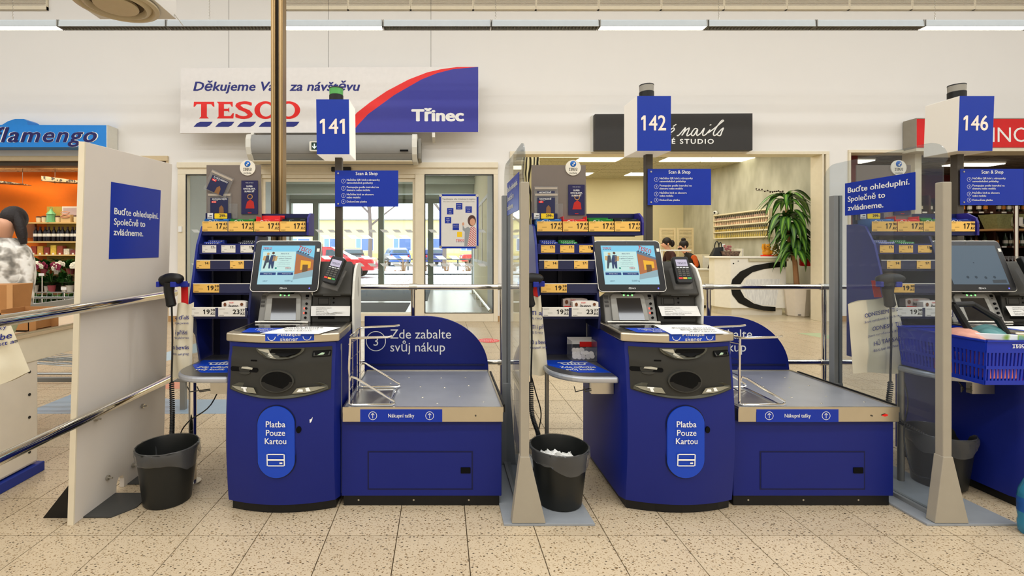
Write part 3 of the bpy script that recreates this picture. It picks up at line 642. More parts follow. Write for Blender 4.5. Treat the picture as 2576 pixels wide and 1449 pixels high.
    edge = [(XL + (XR - XL) * i / 14, front_y(XL + (XR - XL) * i / 14, .8) - .012) for i in range(15)]
    MB().prism(FT, edge + [(XR, 3.04), (XL, 3.04)], -.044, 0).build('scanner_plate_rim', M_rim, ks, bevel=.008)
    MB().prism(FT, [(a * .93 + XC * .07, b + .045) for a, b in edge] + [(XR - .03, 2.95), (XL + .03, 2.95)], 0, .0012).build('scanner_plate', M_platetop, ks)
    MB().rect(FT, -1.02, 2.5, -.78, 2.72, .0016).build('scanner_window', M_sglass, ks)
    # blue stickers on the plate and hanging over its front edge
    st = MB().face(FT, [(-1.012, 2.54), (-.832, 2.54), (-.835, 2.40), (-1.0, 2.40)], .002).build('payment_sticker', M_badge, ks)
    mb = MB(); f2 = FT.sub(-.96, 2.48, .0026); write(mb, f2, 'Platba Pouze', 0, 0, .024, w=.14, bold=.02); write(mb, f2, 'Kartou', .07, -.034, .024, 'c', bold=.02); mb.ring(f2, .07, -.056, .03, .004, 0, 4, pi / 4, pi / 4 + 2 * pi, r2=.014); mb.build('lettering', M_white, st)
    sk = MB().grid(lambda i, j: V((X(-.862 + .235 * i), front_y(-.862 + .235 * i, .8) - .0135 - (.0 if j < .75 else -.03 * (j - .75) * 4), .852 + .0355 * min(j / .75, 1))), 10, 8).build('scanner_label', M_badge, ks, fix=False)
    mb = MB(); write(mb, F, 'skener', X(-.745), .8535, .017, 'c', w=.085, bold=.025); write(mb, F, 'Použijte', X(-.745), .8775, .015, 'c', w=.11, bold=.02)
    mb.ring(F, X(-.83), .874, .02, .003, n=18, a0=pi, a1=2 * pi); mb.ring(F, X(-.66), .874, .02, .003, n=18, a0=pi, a1=2 * pi)
    mb.v = [V((p.x, front_y(p.x - ox, .8) - .0148, min(p.z, .887))) for p in mb.v]; mb.build('lettering', M_white, sk)
    # scanner tower
    FS = Fr((X(-.897), 2.735, .885), (1, 0, 0), (0, .35, 1))
    sw = .149
    tw = MB().prism(FS, [(-sw, 0), (sw, 0), (sw - .002, .165), (sw - .02, .178), (-sw + .02, .178), (-sw + .003, .165)], -.2, 0).build('scanner_tower', M_scang, ks, bevel=.006)
    MB().prism(FS, [(-.11, .01), (.098, .01), (.088, .15), (.075, .165), (-.095, .165), (-.108, .15)], 0, .012).build('tower_bezel', M_scang2, ks, bevel=.004)
    MB().prism(FS, [(-.072, .012), (.072, .012), (.062, .14), (-.075, .14)], .012, .0135).build('tower_window', M_sglass, ks)
    mb = MB()
    for q in range(9): mb.rect(FS, -.142, .09 + q * .008, -.118, .093 + q * .008, .001)
    mb.build('speaker_slots', M_dark, tw)
    for q in range(3): MB().disc(FS, -.03 + q * .024, .157, .005, .0128, 10).build('green_light', M_led_g, tw)
    for q in range(4): MB().cyl(FS.at(.122, .028 + .027 * q, 0), FS.at(.122, .028 + .027 * q, .006), .007, n=12).build('button', M_dark, tw)
    if k < 2:
        for q in (1, 2): MB().disc(FS, .112, .028 + .027 * q, .006, .0015, 10).build('red_light', M_led_r, tw)
    MB().rect(FS, .112, .148, .132, .163, .001).rect(FS, .115, .14, .129, .145, .001).build('tower_marks', M_dark, tw)
    MB().tube([FS.at(-sw, -.002, .03), FS.at(-.01, -.002, .03), FS.at(sw, -.004, .03)], .006, 6).build('guard_bar', M_steel, ks, smooth=True)
    # monitor
    yaw = (0, .0, -.02)[k]; ax = V((math.cos(yaw), math.sin(yaw), 0))
    FM = Fr((X((-.891, -.897, -.897)[k]), 2.715, 1.066), ax, V((-.0, .1, .285)))
    FM.U = (FM.U - FM.R * FM.U.dot(FM.R)).normalized(); FM.N = FM.R.cross(FM.U)
    mw_, mh = .381, .302
    mn = MB().prism(FM, rrect(-mw_ / 2, 0, mw_ / 2, mh, .022), -.028, 0).build('monitor', mat('monitor_black', (16, 16, 18), .22), ks, bevel=.003)
    mb = MB(); n = len(rrect(0, 0, 1, 1, .1)); a_ = rrect(-mw_ / 2 - .003, -.003, mw_ / 2 + .003, mh + .003, .024); b_ = rrect(-mw_ / 2 + .001, .001, mw_ / 2 - .001, mh - .001, .021)
    mb.prism(FM, a_, -.016, -.004); mb.build('monitor_trim', M_steel, mn)
    MB().cyl(FM.at(0, .08, -.03), (X(-.897), 2.86, 1.02), .05, .06).build('monitor_arm', M_black, ks, smooth=True)
    s0, s1, t0, t1 = -.154, .156, .039, .273
    sm = bpy.data.materials.get('screen_%d' % (k == 2))
    scn = MB().rect(FM, s0, t0, s1, t1, .0006).build('screen', emat('screen_sky', (120, 194, 222), 1.0) if k < 2 else emat('screen_grey', (112, 134, 152), .42), mn)
    MB().disc(FM, 0, mh - .014, .004, .0006, 10).build('camera_dot', M_dgrey, mn); MB().disc(FM, .145, .016, .004, .0007, 10).build('power_light', M_led_b, mn)
    mb = MB(); mb.ring(FM, -.018, .016, .005, .0016, .0007, 12).ring(FM, -.011, .016, .005, .0016, .0007, 12); write(mb, FM, 'NCR', -.003, .0125, .007, o=.0007); mb.build('maker_mark', M_white, mn)
    MB().rect(FM, .168, .235, .184, .255, .0007).build('corner_sticker', M_tagw, mn)
    def S(u, v): return s0 + (s1 - s0) * u, t0 + (t1 - t0) * v
    def sp(name, pts, m, o=.001): MB().face(FM, [S(u, v) for u, v in pts], o).build(name, m, mn)
    if k < 2:
        sp('screen_haze', [(0, 0), (1, 0), (1, .3), (0, .35)], emat('s_pale', (170, 216, 228), .85), .0009)
        sp('screen_panel', [(.04, .34), (.65, .34), (.65, .84), (.04, .84)], emat('s_mint', (196, 230, 224), .9))
        sp('screen_store_wall', [(.66, .24), (1, .36), (1, .64), (.66, .84)], emat('s_brick', (186, 112, 62), .8)); sp('screen_store_roof', [(.66, .79), (1, .62), (1, .68), (.66, .86)], emat('s_greyblue', (110, 130, 150), .7), .0012)
        sp('screen_store_window', [(.76, .36), (.95, .42), (.95, .58), (.76, .62)], emat('s_gold', (240, 180, 40), .9), .0012); sp('screen_store_door', [(.8, .3), (.9, .34), (.9, .5), (.8, .5)], emat('s_brown', (120, 84, 40), .7), .0014)
        sp('screen_path', [(.64, .12), (1, .2), (1, .37), (.66, .25)], emat('s_path', (150, 180, 190), .8), .0012)
        # couple carrying groceries
        for pts, m in (([(.07, .4), (.1, .4), (.13, .55), (.17, .56), (.16, .74), (.11, .74), (.09, .6)], emat('s_slate', (60, 74, 92), .7)), ([(.17, .4), (.2, .4), (.21, .52), (.23, .4), (.26, .4), (.27, .58), (.28, .74), (.2, .75), (.17, .62)], emat('s_denim', (40, 66, 110), .7)),
                       ([(.23, .58), (.31, .6), (.32, .72), (.24, .72)], emat('s_sack', (206, 168, 110), .85)), ([(.05, .62), (.1, .6), (.11, .72), (.06, .73)], MATS['s_sack'])):
            sp('screen_couple', pts, m, .0014)
        for cu, cv, m in ((.14, .78, 's_blonde'), (.235, .8, 's_dark')):
            u, v = S(cu, cv); MB().disc(FM, u, v, .008, .0014, 12).build('screen_couple', emat(m, (210, 170, 110) if cu < .2 else (96, 64, 44), .8), mn)
        mb = MB(); m2 = MB(); u, v = S(.03, .91); logo(mb, m2, FM, u, v, .011, o=.0012, w=.05); u, v = S(.46, .4); logo(mb, m2, FM, u + .008, v, .008, o=.0014, w=.032)
        Fq = FM.sub(*S(.685, .9), 0, -.36); logo(mb, m2, Fq, 0, 0, .025, o=.0014, w=.078); mb.build('screen_red_logo', emat('s_red', (200, 40, 50), .8), mn); m2.build('screen_blue_dashes', emat('s_navy', (34, 54, 100), .7), mn)
        mb = MB()
        for v, h, t, bw in ((.77, .0075, 'Sleva 10 %', .02), (.705, .0052, 'na váš nákup pro studenty', 0), (.645, .0072, 's aplikací Clubcard', .02), (.595, .005, 's průkazem ISIC', 0), (.545, .0036, 'Pro uplatnění slevy načtěte kartu', 0), (.51, .0036, 'a ověřte svůj průkaz u pokladny', 0), (.44, .0036, 'Více informací najdete na obslužné', 0)):
            u, vv = S(.45, v); write(mb, FM, t, u, vv, h, 'c', bold=bw, o=.0014, maxw=.11)
        u, v = S(.5, .07); write(mb, FM, '0,000 kg', u, v, .009, o=.0014); u, v = S(.1, .07); write(mb, FM, 'LBROT', u, v, .006, o=.0014, bold=.02)
        mb.build('screen_text', MATS['s_navy'], mn)
        for u0 in (.03, .35): sp('screen_button', [(u0, .235), (u0 + .29, .235), (u0 + .29, .3), (u0, .3)], emat('s_btn', (28, 66, 128), .8), .0012)
        mb = MB(); u, v = S(.175, .255); write(mb, FM, 'Zahájit nákup', u, v, .006, 'c', o=.0016); u, v = S(.52, .255); write(mb, FM, 'Naskenujte Scan', u, v, .006, 'c', o=.0016, maxw=.05); mb.build('screen_button_text', emat('s_white', (236, 240, 244), .9), mn)
        u, v = S(.31, .41); MB().disc(FM, u, v, .006, .0014, 14).build('screen_icon', emat('s_teal', (20, 150, 130), .8), mn)
    else:
        for a, b, r in ((.5, .55, .004), (.3, .18, .008), (.45, .18, .008), (.62, .17, .008), (.78, .18, .008)):
            u, v = S(a, b); MB().disc(FM, u, v, r, .001, 12).build('screen_icon', emat('s_dim', (70, 92, 110), .3), mn)
        sp('screen_button', [(.72, .03), (.97, .04), (.97, .12), (.72, .11)], emat('s_dimbar', (86, 96, 104), .35))
    # payment unit at the right of the monitor
    FU = Fr((X(-.63), 2.75, .885), (1, 0, 0), (0, .12, 1))
    un = MB().prism(FU, [(-.11, 0), (.108, 0), (.106, .158), (-.11, .158)], -.28, 0).build('payment_unit', mat('unit_charcoal', (50, 49, 45), .5), ks, bevel=.004)
    MB().prism(FU, rrect(-.085, .1, -.005, .14, .005), 0, .004).build('printer_door', M_char, un); MB().ring(FU, -.045, .12, .045, .004, .0042, 4, pi / 4, pi / 4 + 2 * pi, r2=.026).build('printer_frame', M_dark, un)
    for q in (0, 1): MB().disc(FU, .012, .112 + .024 * q, .006, .0012, 12).build('unit_button', M_dark, un)
    MB().rect(FU, -.075, .018, .02, .034, .001).build('coin_slot', M_dark, un)
    FV = Fr((X(-.622), 2.735, 1.043), (1, 0, 0), (0, .095, .195))
    up = MB().prism(FV, [(-.112, 0), (.112, 0), (.104, .195), (.094, .212), (-.1, .212), (-.112, .19)], -.25, 0).build('reader_housing', mat('housing_charcoal', (58, 56, 50), .5), ks, bevel=.008)
    MB().rect(FV, -.05, -.004, .05, -.0005, .0).build('housing_gap', M_dgrey, up)
    mb = MB(); Fc = Fr((X(-.502), 0, 0), (0, 1, 0), (0, 0, 1))
    mb.prism(Fc, [(2.73, .80), (2.72, 1.02), (2.745, 1.12), (2.79, 1.19), (2.85, 1.22), (2.95, 1.22), (2.95, .80)], -.004, .01); cv = mb.build('side_cover', M_cover, ks, bevel=.003)
    MB().disc(Fc, 2.86, 1.08, .022, .0108, 18, r2=.06).build('cover_grille', mat('cover_grille', (190, 188, 178), .6), cv)
    # card terminal
    rl = (.22, 0, 0)[k]
    FR = Fr((X(-.622), 2.69, 1.12), (1, (-.25, 0, 0)[k], 0), (0, .42, .9)); FR.U = (FR.U - FR.R * FR.U.dot(FR.R)).normalized(); FR.N = FR.R.cross(FR.U); FR = FR.sub(0, 0, 0, -rl)
    MB().prism(FR, [(-.05, -.035), (.05, -.035), (.055, .09), (-.055, .09)], -.03, -.012).build('terminal_cradle', M_clear, ks)
    tm = MB().prism(FR, rrect(-.044, -.012, .044, .148, .012), -.012, .018).build('card_terminal', M_black, ks, bevel=.004)
    MB().rect(FR, -.032, .088, .032, .128, .0186).build('terminal_screen', mat('lcd_lilac', (176, 172, 196), .2), tm)
    mb = MB(); write(mb, FR, 'TESCO', 0, .1, .011, 'c', o=.019); mb.build('terminal_text', M_ink, tm)
    mb = MB()
    for i in range(4): mb.rect(FR, -.034 + i * .018, .078, -.02 + i * .018, .082, .0186)
    mb.build('function_keys', M_white, tm)
    for j in range(4):
        for i in range(3): MB().fbox(FR, -.031 + i * .022, .026 + j * .0125, -.014 + i * .022, .0345 + j * .0125, .018, .0205).build('key', M_dgrey, tm)
    for i, m in enumerate((mat('key_red', (220, 60, 50), .4), mat('key_amber', (236, 180, 60), .4), mat('key_green', (60, 160, 90), .4))): MB().fbox(FR, -.035 + i * .0245, .01, -.014 + i * .0245, .019, .018, .021).build('key', m, tm)
    # ---- torn paper note taped on the payment unit, sheet on the plate
    nt = thing('paper_note', (X(-.63), 2.73, .9), 'torn white paper note taped below the card terminal of %s' % nm, 'note')
    fn = Fr((X(-.742), 2.742, .922), (1, 0, 0), (0, .1, 1)); MB().grid(lambda i, j: fn.at(.222 * i + (.012 * (1 - j) if k else 0), .056 * j, .004 + .012 * (1 - j) * (1 if k else .2)), 6, 3).build('sheet', M_paper, nt)
    mb = MB()
    for q, (t, wd) in enumerate((('UPOZORNĚNÍ pro zákazníky', .09), ('Informace o provozu', .07), ('Děkujeme', .045), ('Prosím neodkládejte zboží na tuto plochu', .15), ('Obsluha vám ráda pomůže', .11))): write(mb, fn, t, .03 + (.003 if k else 0), .044 - q * .0095, .0038, w=wd, bold=.02, o=.0075 + .0022 * q * (1 if k else .2))
    mb.build('lettering', M_ink, nt)
    MB().face(fn, [(.09, .035), (.12, .045), (.14, .03), (.2, .024), (.22, .026), (.14, .022), (.11, .015), (.1, .02)], .012).build('tape', M_white, nt)
    ps = thing('paper_sheet', (X(-.7), 2.47, .888), 'white paper sheet with black print lying over the scanner plate of %s' % nm, 'paper sheet')
    if k < 2:
        A, B_, C_, D_ = ((-.89, 2.36), (-.60, 2.345), (-.53, 2.54), (-.815, 2.55)) if k == 0 else ((-.86, 2.34), (-.565, 2.36), (-.525, 2.61), (-.82, 2.62))
        def sh(i, j):
            p0 = V((*A, 0)).lerp(V((*B_, 0)), i); p1 = V((*D_, 0)).lerp(V((*C_, 0)), i); p = p0.lerp(p1, j); return V((X(p.x), p.y, .8885 + .004 * math.sin(pi * i) * j))
        MB().grid(sh, 8, 8).build('sheet', M_paper, ps, fix=False)
        fp = Fr((X((A[0] + B_[0]) / 2 + .03), A[1] + .14, .8945), (1, .0, 0), (0, 1, 0)); mb = MB()
        for q, t in enumerate(('Platba pouze', 'platebními', 'kartami')): write(mb, fp, t, 0, -.052 * q, .022, 'c', bold=.012, w=(.2, .17, .13)[q])
        mb.build('lettering', M_ink, ps)
    else:
        MB().fbox(FT, -.98, 2.45, -.84, 2.58, .002, .004).build('sheet', M_paper, ps)
    # ---- packing table
    pt = thing('packing_table', (X(-.11), 2.8, 0), 'blue packing table with a steel tray and round-topped backboard right of %s' % nm, 'packing table', 'packing tables')
    x0, x1 = -.505, .305
    cb = MB().box(X(x0), X(x1), 2.43, 3.16, .055, .44).build('cabinet', M_blue, pt, bevel=.004)
    MB().box(X(x0) + .01, X(x1) - .01, 2.445, 3.14, 0, .055).build('plinth', M_black, pt)
    F = Fr((X(0), 2.43, 0)); 
    for q in range(3): MB().disc(F.sub(0, 0, -.0145), -.42 + .28 * q, .028, .005, .001, 8).build('screw', M_steel, pt)
    da, db, dc, dd = -.372, .16, .088, .283
    MB().rect(F, da, dc, db, dd, .0012).build('door_gap', mat('door_gap', (12, 18, 66), .5), pt); dr = MB().prism(F, rrect(da + .007, dc + .007, db - .007, dd - .007, .003), -.002, .003).build('access_door', M_blue, pt)
    lk = MB().prism(F, rrect(.098, .172, .148, .202, .003), .003, .006).build('door_lock', M_dark, dr); 
    MB().box(X(x0) + .01, X(x1) + .005, 2.405, 3.17, .438, .505).build('tray_edge', M_rim, pt, bevel=.003)
    FT2 = Fr((X(0), 0, .507), (1, 0, 0), (0, 1, 0)); ty = MB().prism(FT2, rrect(x0 + .02, 2.415, x1 - .0, 3.155, .01), -.006, 0).build('tray_top', M_tray, pt)
    for u0, v0, u1, v1 in ((x0 + .012, 2.404, x1 + .006, 2.412), (x0 + .012, 3.148, x1 + .006, 3.158), (x1 - .004, 2.4125, x1 + .0055, 3.1475), (x0 + .0125, 2.4125, x0 + .02, 3.1475)): MB().fbox(FT2, u0, v0, u1, v1, -.02, .006).build('tray_lip', M_rim, pt)
    for u, v in ((-.33, 2.62), (-.1, 2.58), (.1, 2.6), (-.3, 2.85), (-.12, 2.78), (.02, 2.76), (.16, 2.8), (-.2, 2.98), (.0, 2.97), (.15, 2.98), (.22, 2.5), (-.02, 2.48)): MB().ball(FT2.at(u, v, .001), .007, .004, .002, 8, 4).build('tray_stud', M_rim, ty)
    MB().fbox(FT2, x1 + .0062, 2.43, x1 + .018, 3.1, -.03, .012).build('side_bumper', M_black, pt, bevel=.003)
    lb = MB().prism(Fr((X(0), 2.404, 0)), [(-.405, .439), (.005, .439), (.005, .502), (-.405, .502)], -.001, .001).build('label_strip', M_sign, pt)
    mb = MB(); fl = Fr((X(0), 2.4025, 0)); write(mb, fl, 'Nákupní tašky', -.2, .462, .018, 'c', w=.13, bold=.012)
    for u in (-.342, -.058):
        mb.ring(fl, u, .4705, .021, .0022, .0006, 28); mb.rect(fl, u - .0012, .458, u + .0012, .484, .0006); mb.face(fl, [(u, .485), (u + .009, .475), (u + .007, .473), (u, .481), (u - .007, .473), (u - .009, .475)], .0006)
    mb.build('lettering', M_white, lb)
    MB().disc(fl, .172, .47, .004, .0006, 10).build('edge_mark', M_dgrey, pt)
    if k == 1: MB().face(fl, [(.222, .475), (.24, .48), (.252, .476), (.25, .47), (.236, .466), (.222, .47)], .0006).build('red_mark', M_red, pt)
    # rounded backboard
    fb = Fr((X(0), 3.165, 0)); pts = [(x0, .44), (x1 + .005, .44), (x1 + .005, .52)] + [(-.1 + .41 * math.cos(a), .52 + .342 * math.sin(a)) for a in [pi / 2 * i / 18 for i in range(19)]] + [(x0, .862)]
    bb = MB().prism(fb, pts, -.02, 0).build('backboard', M_blue, pt, bevel=.003)
    MB().fbox(fb, x0 + .02, .54, x1 - .02, .55, 0, .006).build('backboard_ledge', M_navy, pt)
    mb = MB(); write(mb, fb, 'Zde zabalte', -.335, .715, .06, w=.40, o=.001); write(mb, fb, 'svůj nákup', -.335, .63, .06, w=.36, o=.001)
    mb.ring(fb, -.43, .698, .066, .005, .001, 40); write(mb, fb, '3', -.43, .668, .058, 'c', o=.001); mb.build('lettering', M_white, bb)
    # chrome bag rack
    rk = MB(); xa, xb = -.468, -.25; r = .0062; ya, yb = 2.44, 2.755
    rack = thing('bag_rack', (X(xa), 2.6, .51), 'bent chrome wire bag holder on the steel tray of the %s' % nm, 'bag rack', 'wire bag holders')
    MB().tube([(X(xb) + .012, yb, .868), (X(xb) - .02, yb, .862), (X(xa) + .06, yb, .857), (X(xa) + .012, yb - .01, .855), (X(xa), yb - .06, .853), (X(xa) - .0, ya + .04, .853), (X(xa) + .01, ya, .852), (X(xa) + .05, ya, .852), (X(xb) - .02, ya, .856), (X(xb), ya, .862)], r, 8).build('top_loop', M_chrome, rack, smooth=True)
    for y in (ya, yb):
        MB().tube([(X(xa) + .006, y + (.006 if y == ya else -.02), .85), (X(xa), y, .7), (X(xa), y, .52), (X(xa) + .02, y, .514), (X(xb), y, .514), (X(xb) + .015, y, .522), (X(xb) + .012, y, .53), (X(xa) + .035, y, .648), (X(xa) + .012, y, .655), (X(xa) + .004, y, .635)], r, 8).build('hook_frame', M_chrome, rack, smooth=True)
    for z0, z1 in ((.82, .8), (.74, .72), (.66, .66), (.58, .6)): MB().cyl((X(xa), ya, z0), (X(xa), yb, z1), .003, n=6).build('cross_wire', M_chrome, rack)
    for y in (ya + .1, yb - .08): MB().cyl((X(xa), y, .514), (X(xa), y, .85), .003, n=6).build('upright_wire', M_chrome, rack)
    MB().cyl((X(xb) - .01, ya, .514), (X(xb) + .0, yb, .514), .004, n=6).build('base_wire', M_chrome, rack)
    MB().box(X(xa) - .003, X(xb) - .02, ya + .01, yb - .01, .5075, .5095).build('rack_plate', M_steel, rack)
    # ---- lane sign
    ls = thing('lane_sign', (X(-.66), 3.08, 0), '%s lane pole with blue number box %s and %s beacon' % (ab, num, 'green' if k == 0 else 'clear grey'), 'lane sign', 'lane number signs')
    px = -.655
    MB().box(X(px) - .022, X(px) + .022, 3.06, 3.104, 0, 2.25).build('pole', mat('dark_pole', (72, 66, 58), .4), ls, bevel=.003)
    zt = (2.226, 2.247, 2.247)[k]; fbx = Fr((X(px - .102 + (-.01, -.018, -.024)[k]), 2.962, zt - .34), (1, 0, 0), ((.012, 0, 1), (0, 0, 1), (-.06, 0, 1))[k]); bwid = (.204, .21, .215)[k]
    if k == 0: fbx.U = V((-.012, 0, 1)).normalized(); 
    elif k == 2: fbx.U = V((.035, 0, 1)).normalized()
    nb = MB().prism(fbx, [(0, 0), (bwid, 0), (bwid, .34), (0, .34)], -.21, 0).build('number_box', emat('lit_box_%d' % k, (246, 240, 228), (.45, .15, .0)[k], base=.9), ls, bevel=.003)
    MB().rect(fbx, .001, .001, bwid - .001, .339, .0012).build('number_face', mat('number_blue', (18, 52, 158), .3, var=.05), nb)
    mb = MB(); write(mb, fbx, num, bwid / 2 - .003, .128, .09, 'c', w=.15, bold=.03, o=.0018); mb.build('number', mat('number_cream', (244, 228, 214), .5, var=0), nb)
    c = (X(px - .015), 3.07, zt)
    MB().lathe(c, [(.045, 0), (.045, .056), (.04, .06)], 20).build('beacon_base', M_black, ls, smooth=True)
    MB().lathe(c, [(.043, .058), (.044, .096), (.042, .098)], 20).build('beacon_lens', mat('beacon_green', (84, 160, 84), .25) if k == 0 else mat('beacon_clear', (150, 146, 136), .2), ls, smooth=True)
    MB().lathe(c, [(.045, .097), (.044, .103), (.02, .107)], 20).build('beacon_cap', M_black, ls, smooth=True)
    fbd = Fr((X(-.672), 3.045, (1.572, 1.582, 1.582)[k])); ib = MB().prism(fbd, [(0, 0), (.4, 0), (.4, .229), (0, .229)], -.004, 0).build('instruction_board', M_sign, ls)
    mb = MB(); write(mb, fbd, 'Scan & Shop', .2, .2, .02, 'c', w=.138, bold=.02, o=.001)
    for n_, (v, a, b) in enumerate(((.158, 'Načtěte QR kód z obrazovky', 'samoobslužné pokladny'), (.112, 'Postupujte podle instrukcí na', 'skeneru nebo mobilu'), (.066, 'Načtěte kód ze skeneru', 'nebo mobilu'), (.026, 'Dokončete platbu', ''))):
        vc = v + (.004 if b else .006); mb.ring(fbd, .053, vc, .0135, .0012, .001, 24); write(mb, fbd, str(n_ + 1), .053, vc - .005, .0105, 'c', o=.001)
        write(mb, fbd, a, .074, v + (.006 if b else 0), .0118, o=.001, bold=.012)
        if b: write(mb, fbd, b, .074, v - .013, .0118, o=.001, bold=.012)
    mb.build('lettering', M_white, ib)
    for v in (.018, .211): MB().cyl(fbd.at(.02, v, 0), fbd.at(.02, v, .003), .0055, n=10).build('fixing_screw', M_steel, ib)
    # ---- candy rack
    cr = thing('candy_rack', (X(-1.25), 2.85, 0), 'navy sweets rack with grey phone card board left of the %s' % nm, 'rack', 'sweets racks')
    ra, rb = -1.415, -1.09
    for xx, lo in ((ra - .014, .64), (rb, .85)):
        fs = Fr((X(xx), 0, 0), (0, 1, 0), (0, 0, 1))
        pts = [(3.0, lo), (3.0, 1.455), (2.93, 1.455), (2.87, 1.44), (2.81, 1.33), (2.70, .90), (2.735, .86), (2.80, .80), (2.84, lo)] if xx < -1.2 else [(3.0, lo), (3.0, 1.38), (2.83, 1.38), (2.80, 1.3), (2.71, .93), (2.72, lo)]
        MB().prism(fs, pts, -.004, .01).build('side_panel', M_navy if xx > -1.2 else mat('side_blue', (34, 46, 128), .35), cr, bevel=.002)
    MB().box(X(ra), X(rb), 2.985, 3.0, .64, 1.45).build('back_panel', mat('rack_back', (14, 16, 44), .5), cr)
    MB().box(X(-1.26), X(-1.235), 2.965, 2.985, .9, 1.44).build('rack_spine', mat('spine', (38, 40, 56), .5), cr)
    shelves = [(1.408, 2.852), (1.285, 2.815), (1.188, 2.785), (1.055, 2.745), (.925, 2.70)]
    for q, (z, y) in enumerate(shelves):
        xe = rb if q else -.795
        sh_ = MB().box(X(ra), X(xe), y + .004, 2.985 if q else 2.96, z - .012, z - .006).build('shelf', M_navy, cr)
        if q: MB().tube([(X(ra) + .01, y + .07, z + .03), (X(rb) - .01, y + .07, z + .03)], .0025, 5).build('wire_guard', M_dgrey, sh_)
        if q in (2, 3, 4): MB().box(X(ra), X(xe) - .0, y - .004, y, z - .002, z + .0495).build('price_rail', mat('rail_navy', (40, 44, 76), .35), cr); MB().box(X(ra), X(xe), y - .005, y, z + .049, z + .053).build('rail_edge', M_tagw, cr)
        elif q == 1: MB().box(X(ra), X(xe), y - .002, y, z - .01, z + .05).build('price_rail', mat('rail_blue', (26, 34, 96), .4), cr)
    # top tray ends and back
    MB().box(X(ra) - .01, X(-.79), 2.955, 2.965, 1.38, 1.52).build('tray_back', M_navy, cr)
    fs = Fr((X(-.795), 0, 0), (0, 1, 0), (0, 0, 1)); MB().prism(fs, [(2.84, 1.385), (2.965, 1.385), (2.965, 1.52), (2.90, 1.52), (2.85, 1.49), (2.84, 1.46)], 0, .012).build('tray_end', mat('tray_end_blue', (44, 38, 120), .4), cr)
    MB().box(X(ra), X(-.79), 2.848, 2.86, 1.385, 1.405).build('tray_front', M_navy, cr)
    def pricetag(F, u, v, wd, hh, a, b, m, thin=False):
        c = MB().fbox(F, u, v, u + wd, v + hh, 0, .0015).build('price_tag', m, cr); mb = MB()
        if thin: write(mb, F, a, u + wd - .012, v + hh * .55, hh * .3, 'r', bold=.03, o=.002); mb.rect(F, u + wd - .011, v + hh * .7, u + wd - .004, v + hh * .74, .002); mb.rect(F, u + wd - .011, v + hh * .58, u + wd - .004, v + hh * .62, .002)
        else: write(mb, F, a, u + wd * .79, v + hh * .28, hh * .52, 'r', bold=.04, o=.002, w=wd * .24); write(mb, F, b, u + wd * .99, v + hh * .62, hh * .26, 'r', bold=.03, o=.002, w=wd * .16); write(mb, F, '.Kč', u + wd * .99, v + hh * .2, hh * .26, 'r', bold=.03, o=.002, w=wd * .18)
        for i in range(9): mb.rect(F, u + wd * (.04 + .02 * i), v + hh * .08, u + wd * (.04 + .02 * i) + wd * (.012 if i % 2 else .006), v + hh * .18, .002)
        mb.rect(F, u + wd * .04, v + hh * .86, u + wd * .25, v + hh * .89, .002); mb.rect(F, u + wd * .2, v + hh * .4, u + wd * .38, v + hh * .43, .002)
        mb.build('lettering', M_ink, c)
    F0 = Fr((X(0), 2.846, 1.408))
    for q in range(4): pricetag(F0, ra + .002 + q * .1535, -.0, .149, .0585, '17', cents, M_yel)
    F1 = Fr((X(0), 2.812, 1.287))
    for q in range(3): pricetag(F1, ra + .018 + q * .112, -.004, .082, .043, '17', '', M_tagw if k == 0 else M_yel, True)
    MB().fbox(F1, ra + .31, .012, ra + .325, .03, 0, .0015).build('price_tag', M_tagw, cr)
    F2 = Fr((X(0), 2.78, 1.188)); pricetag(F2, ra + .03 - (.03 if k == 0 else 0), .002, .08, .046, '14', '', M_yel, True); pricetag(F2, ra + .203 - (.008 if k == 0 else 0), .002, .08, .046, '17', '', M_yel, True)
    F3 = Fr((X(0), 2.74, 1.055)); pricetag(F3, ra + .003, .001, .147, .048, '19', '38', M_yel)
    F4 = Fr((X(0), 2.695, .925)); pricetag(F4, ra + .002, .001, .147, .048, '19', '38', M_tagw); pricetag(F4, ra + .166, .001, .15, .048, '23', '27', M_tagw)
    # phone card board
    fc = Fr((X(-1.43), 2.93, 1.48)); bdz = .335
    cbd = MB().prism(fc, [(0, 0), (.335, 0), (.33, bdz), (0, bdz)], -.006, 0).build('card_board', M_grey, cr)
    MB().cyl(fc.at(.252, .318, 0), fc.at(.252, .318, .006), .047, n=28).build('round_emblem', mat('emblem_cream', (226, 220, 204), .5), cr)
    mb = MB(); mb.ball(fc.at(.252, .341, .004), .02, .006, .02, 16, 10); mb.build('emblem_globe', mat('globe_blue', (18, 96, 176), .2), cr, smooth=True)
    MB().face(fc, [(.243, .335), (.249, .329), (.256, .333), (.251, .34)], .0105).face(fc, [(.25, .345), (.257, .339), (.264, .343), (.258, .35)], .0105).build('emblem_mark', M_tagw, cr)
    mb = MB(); m2 = MB(); logo(mb, m2, fc, .226, .305, .0125, o=.0065, w=.052); write(mb, fc, 'mobile', .252, .28, .012, 'c', o=.0065); m2.build('emblem_dashes', M_ink, cr); mb.build('emblem_lettering', M_ink, cr)
    # leaflet pocket with tall leaflet
    pk = (.222, .03) if k else (.215, .035)
    MB().fbox(fc, pk[0] - .008, pk[1] - .015, pk[0] + .112, pk[1] + .18, .0, .002).build('leaflet_pocket', M_clear, cr)
    MB().fbox(fc, .02, .01, .19, .1, .002, .004).build('leaflet_pocket', M_clear, cr)
    lf = thing('tall_leaflet', tuple(fc.at(pk[0] + .05, pk[1], .006)), 'tall navy and red leaflet above the gum tray of %s' % nm, 'leaflet')
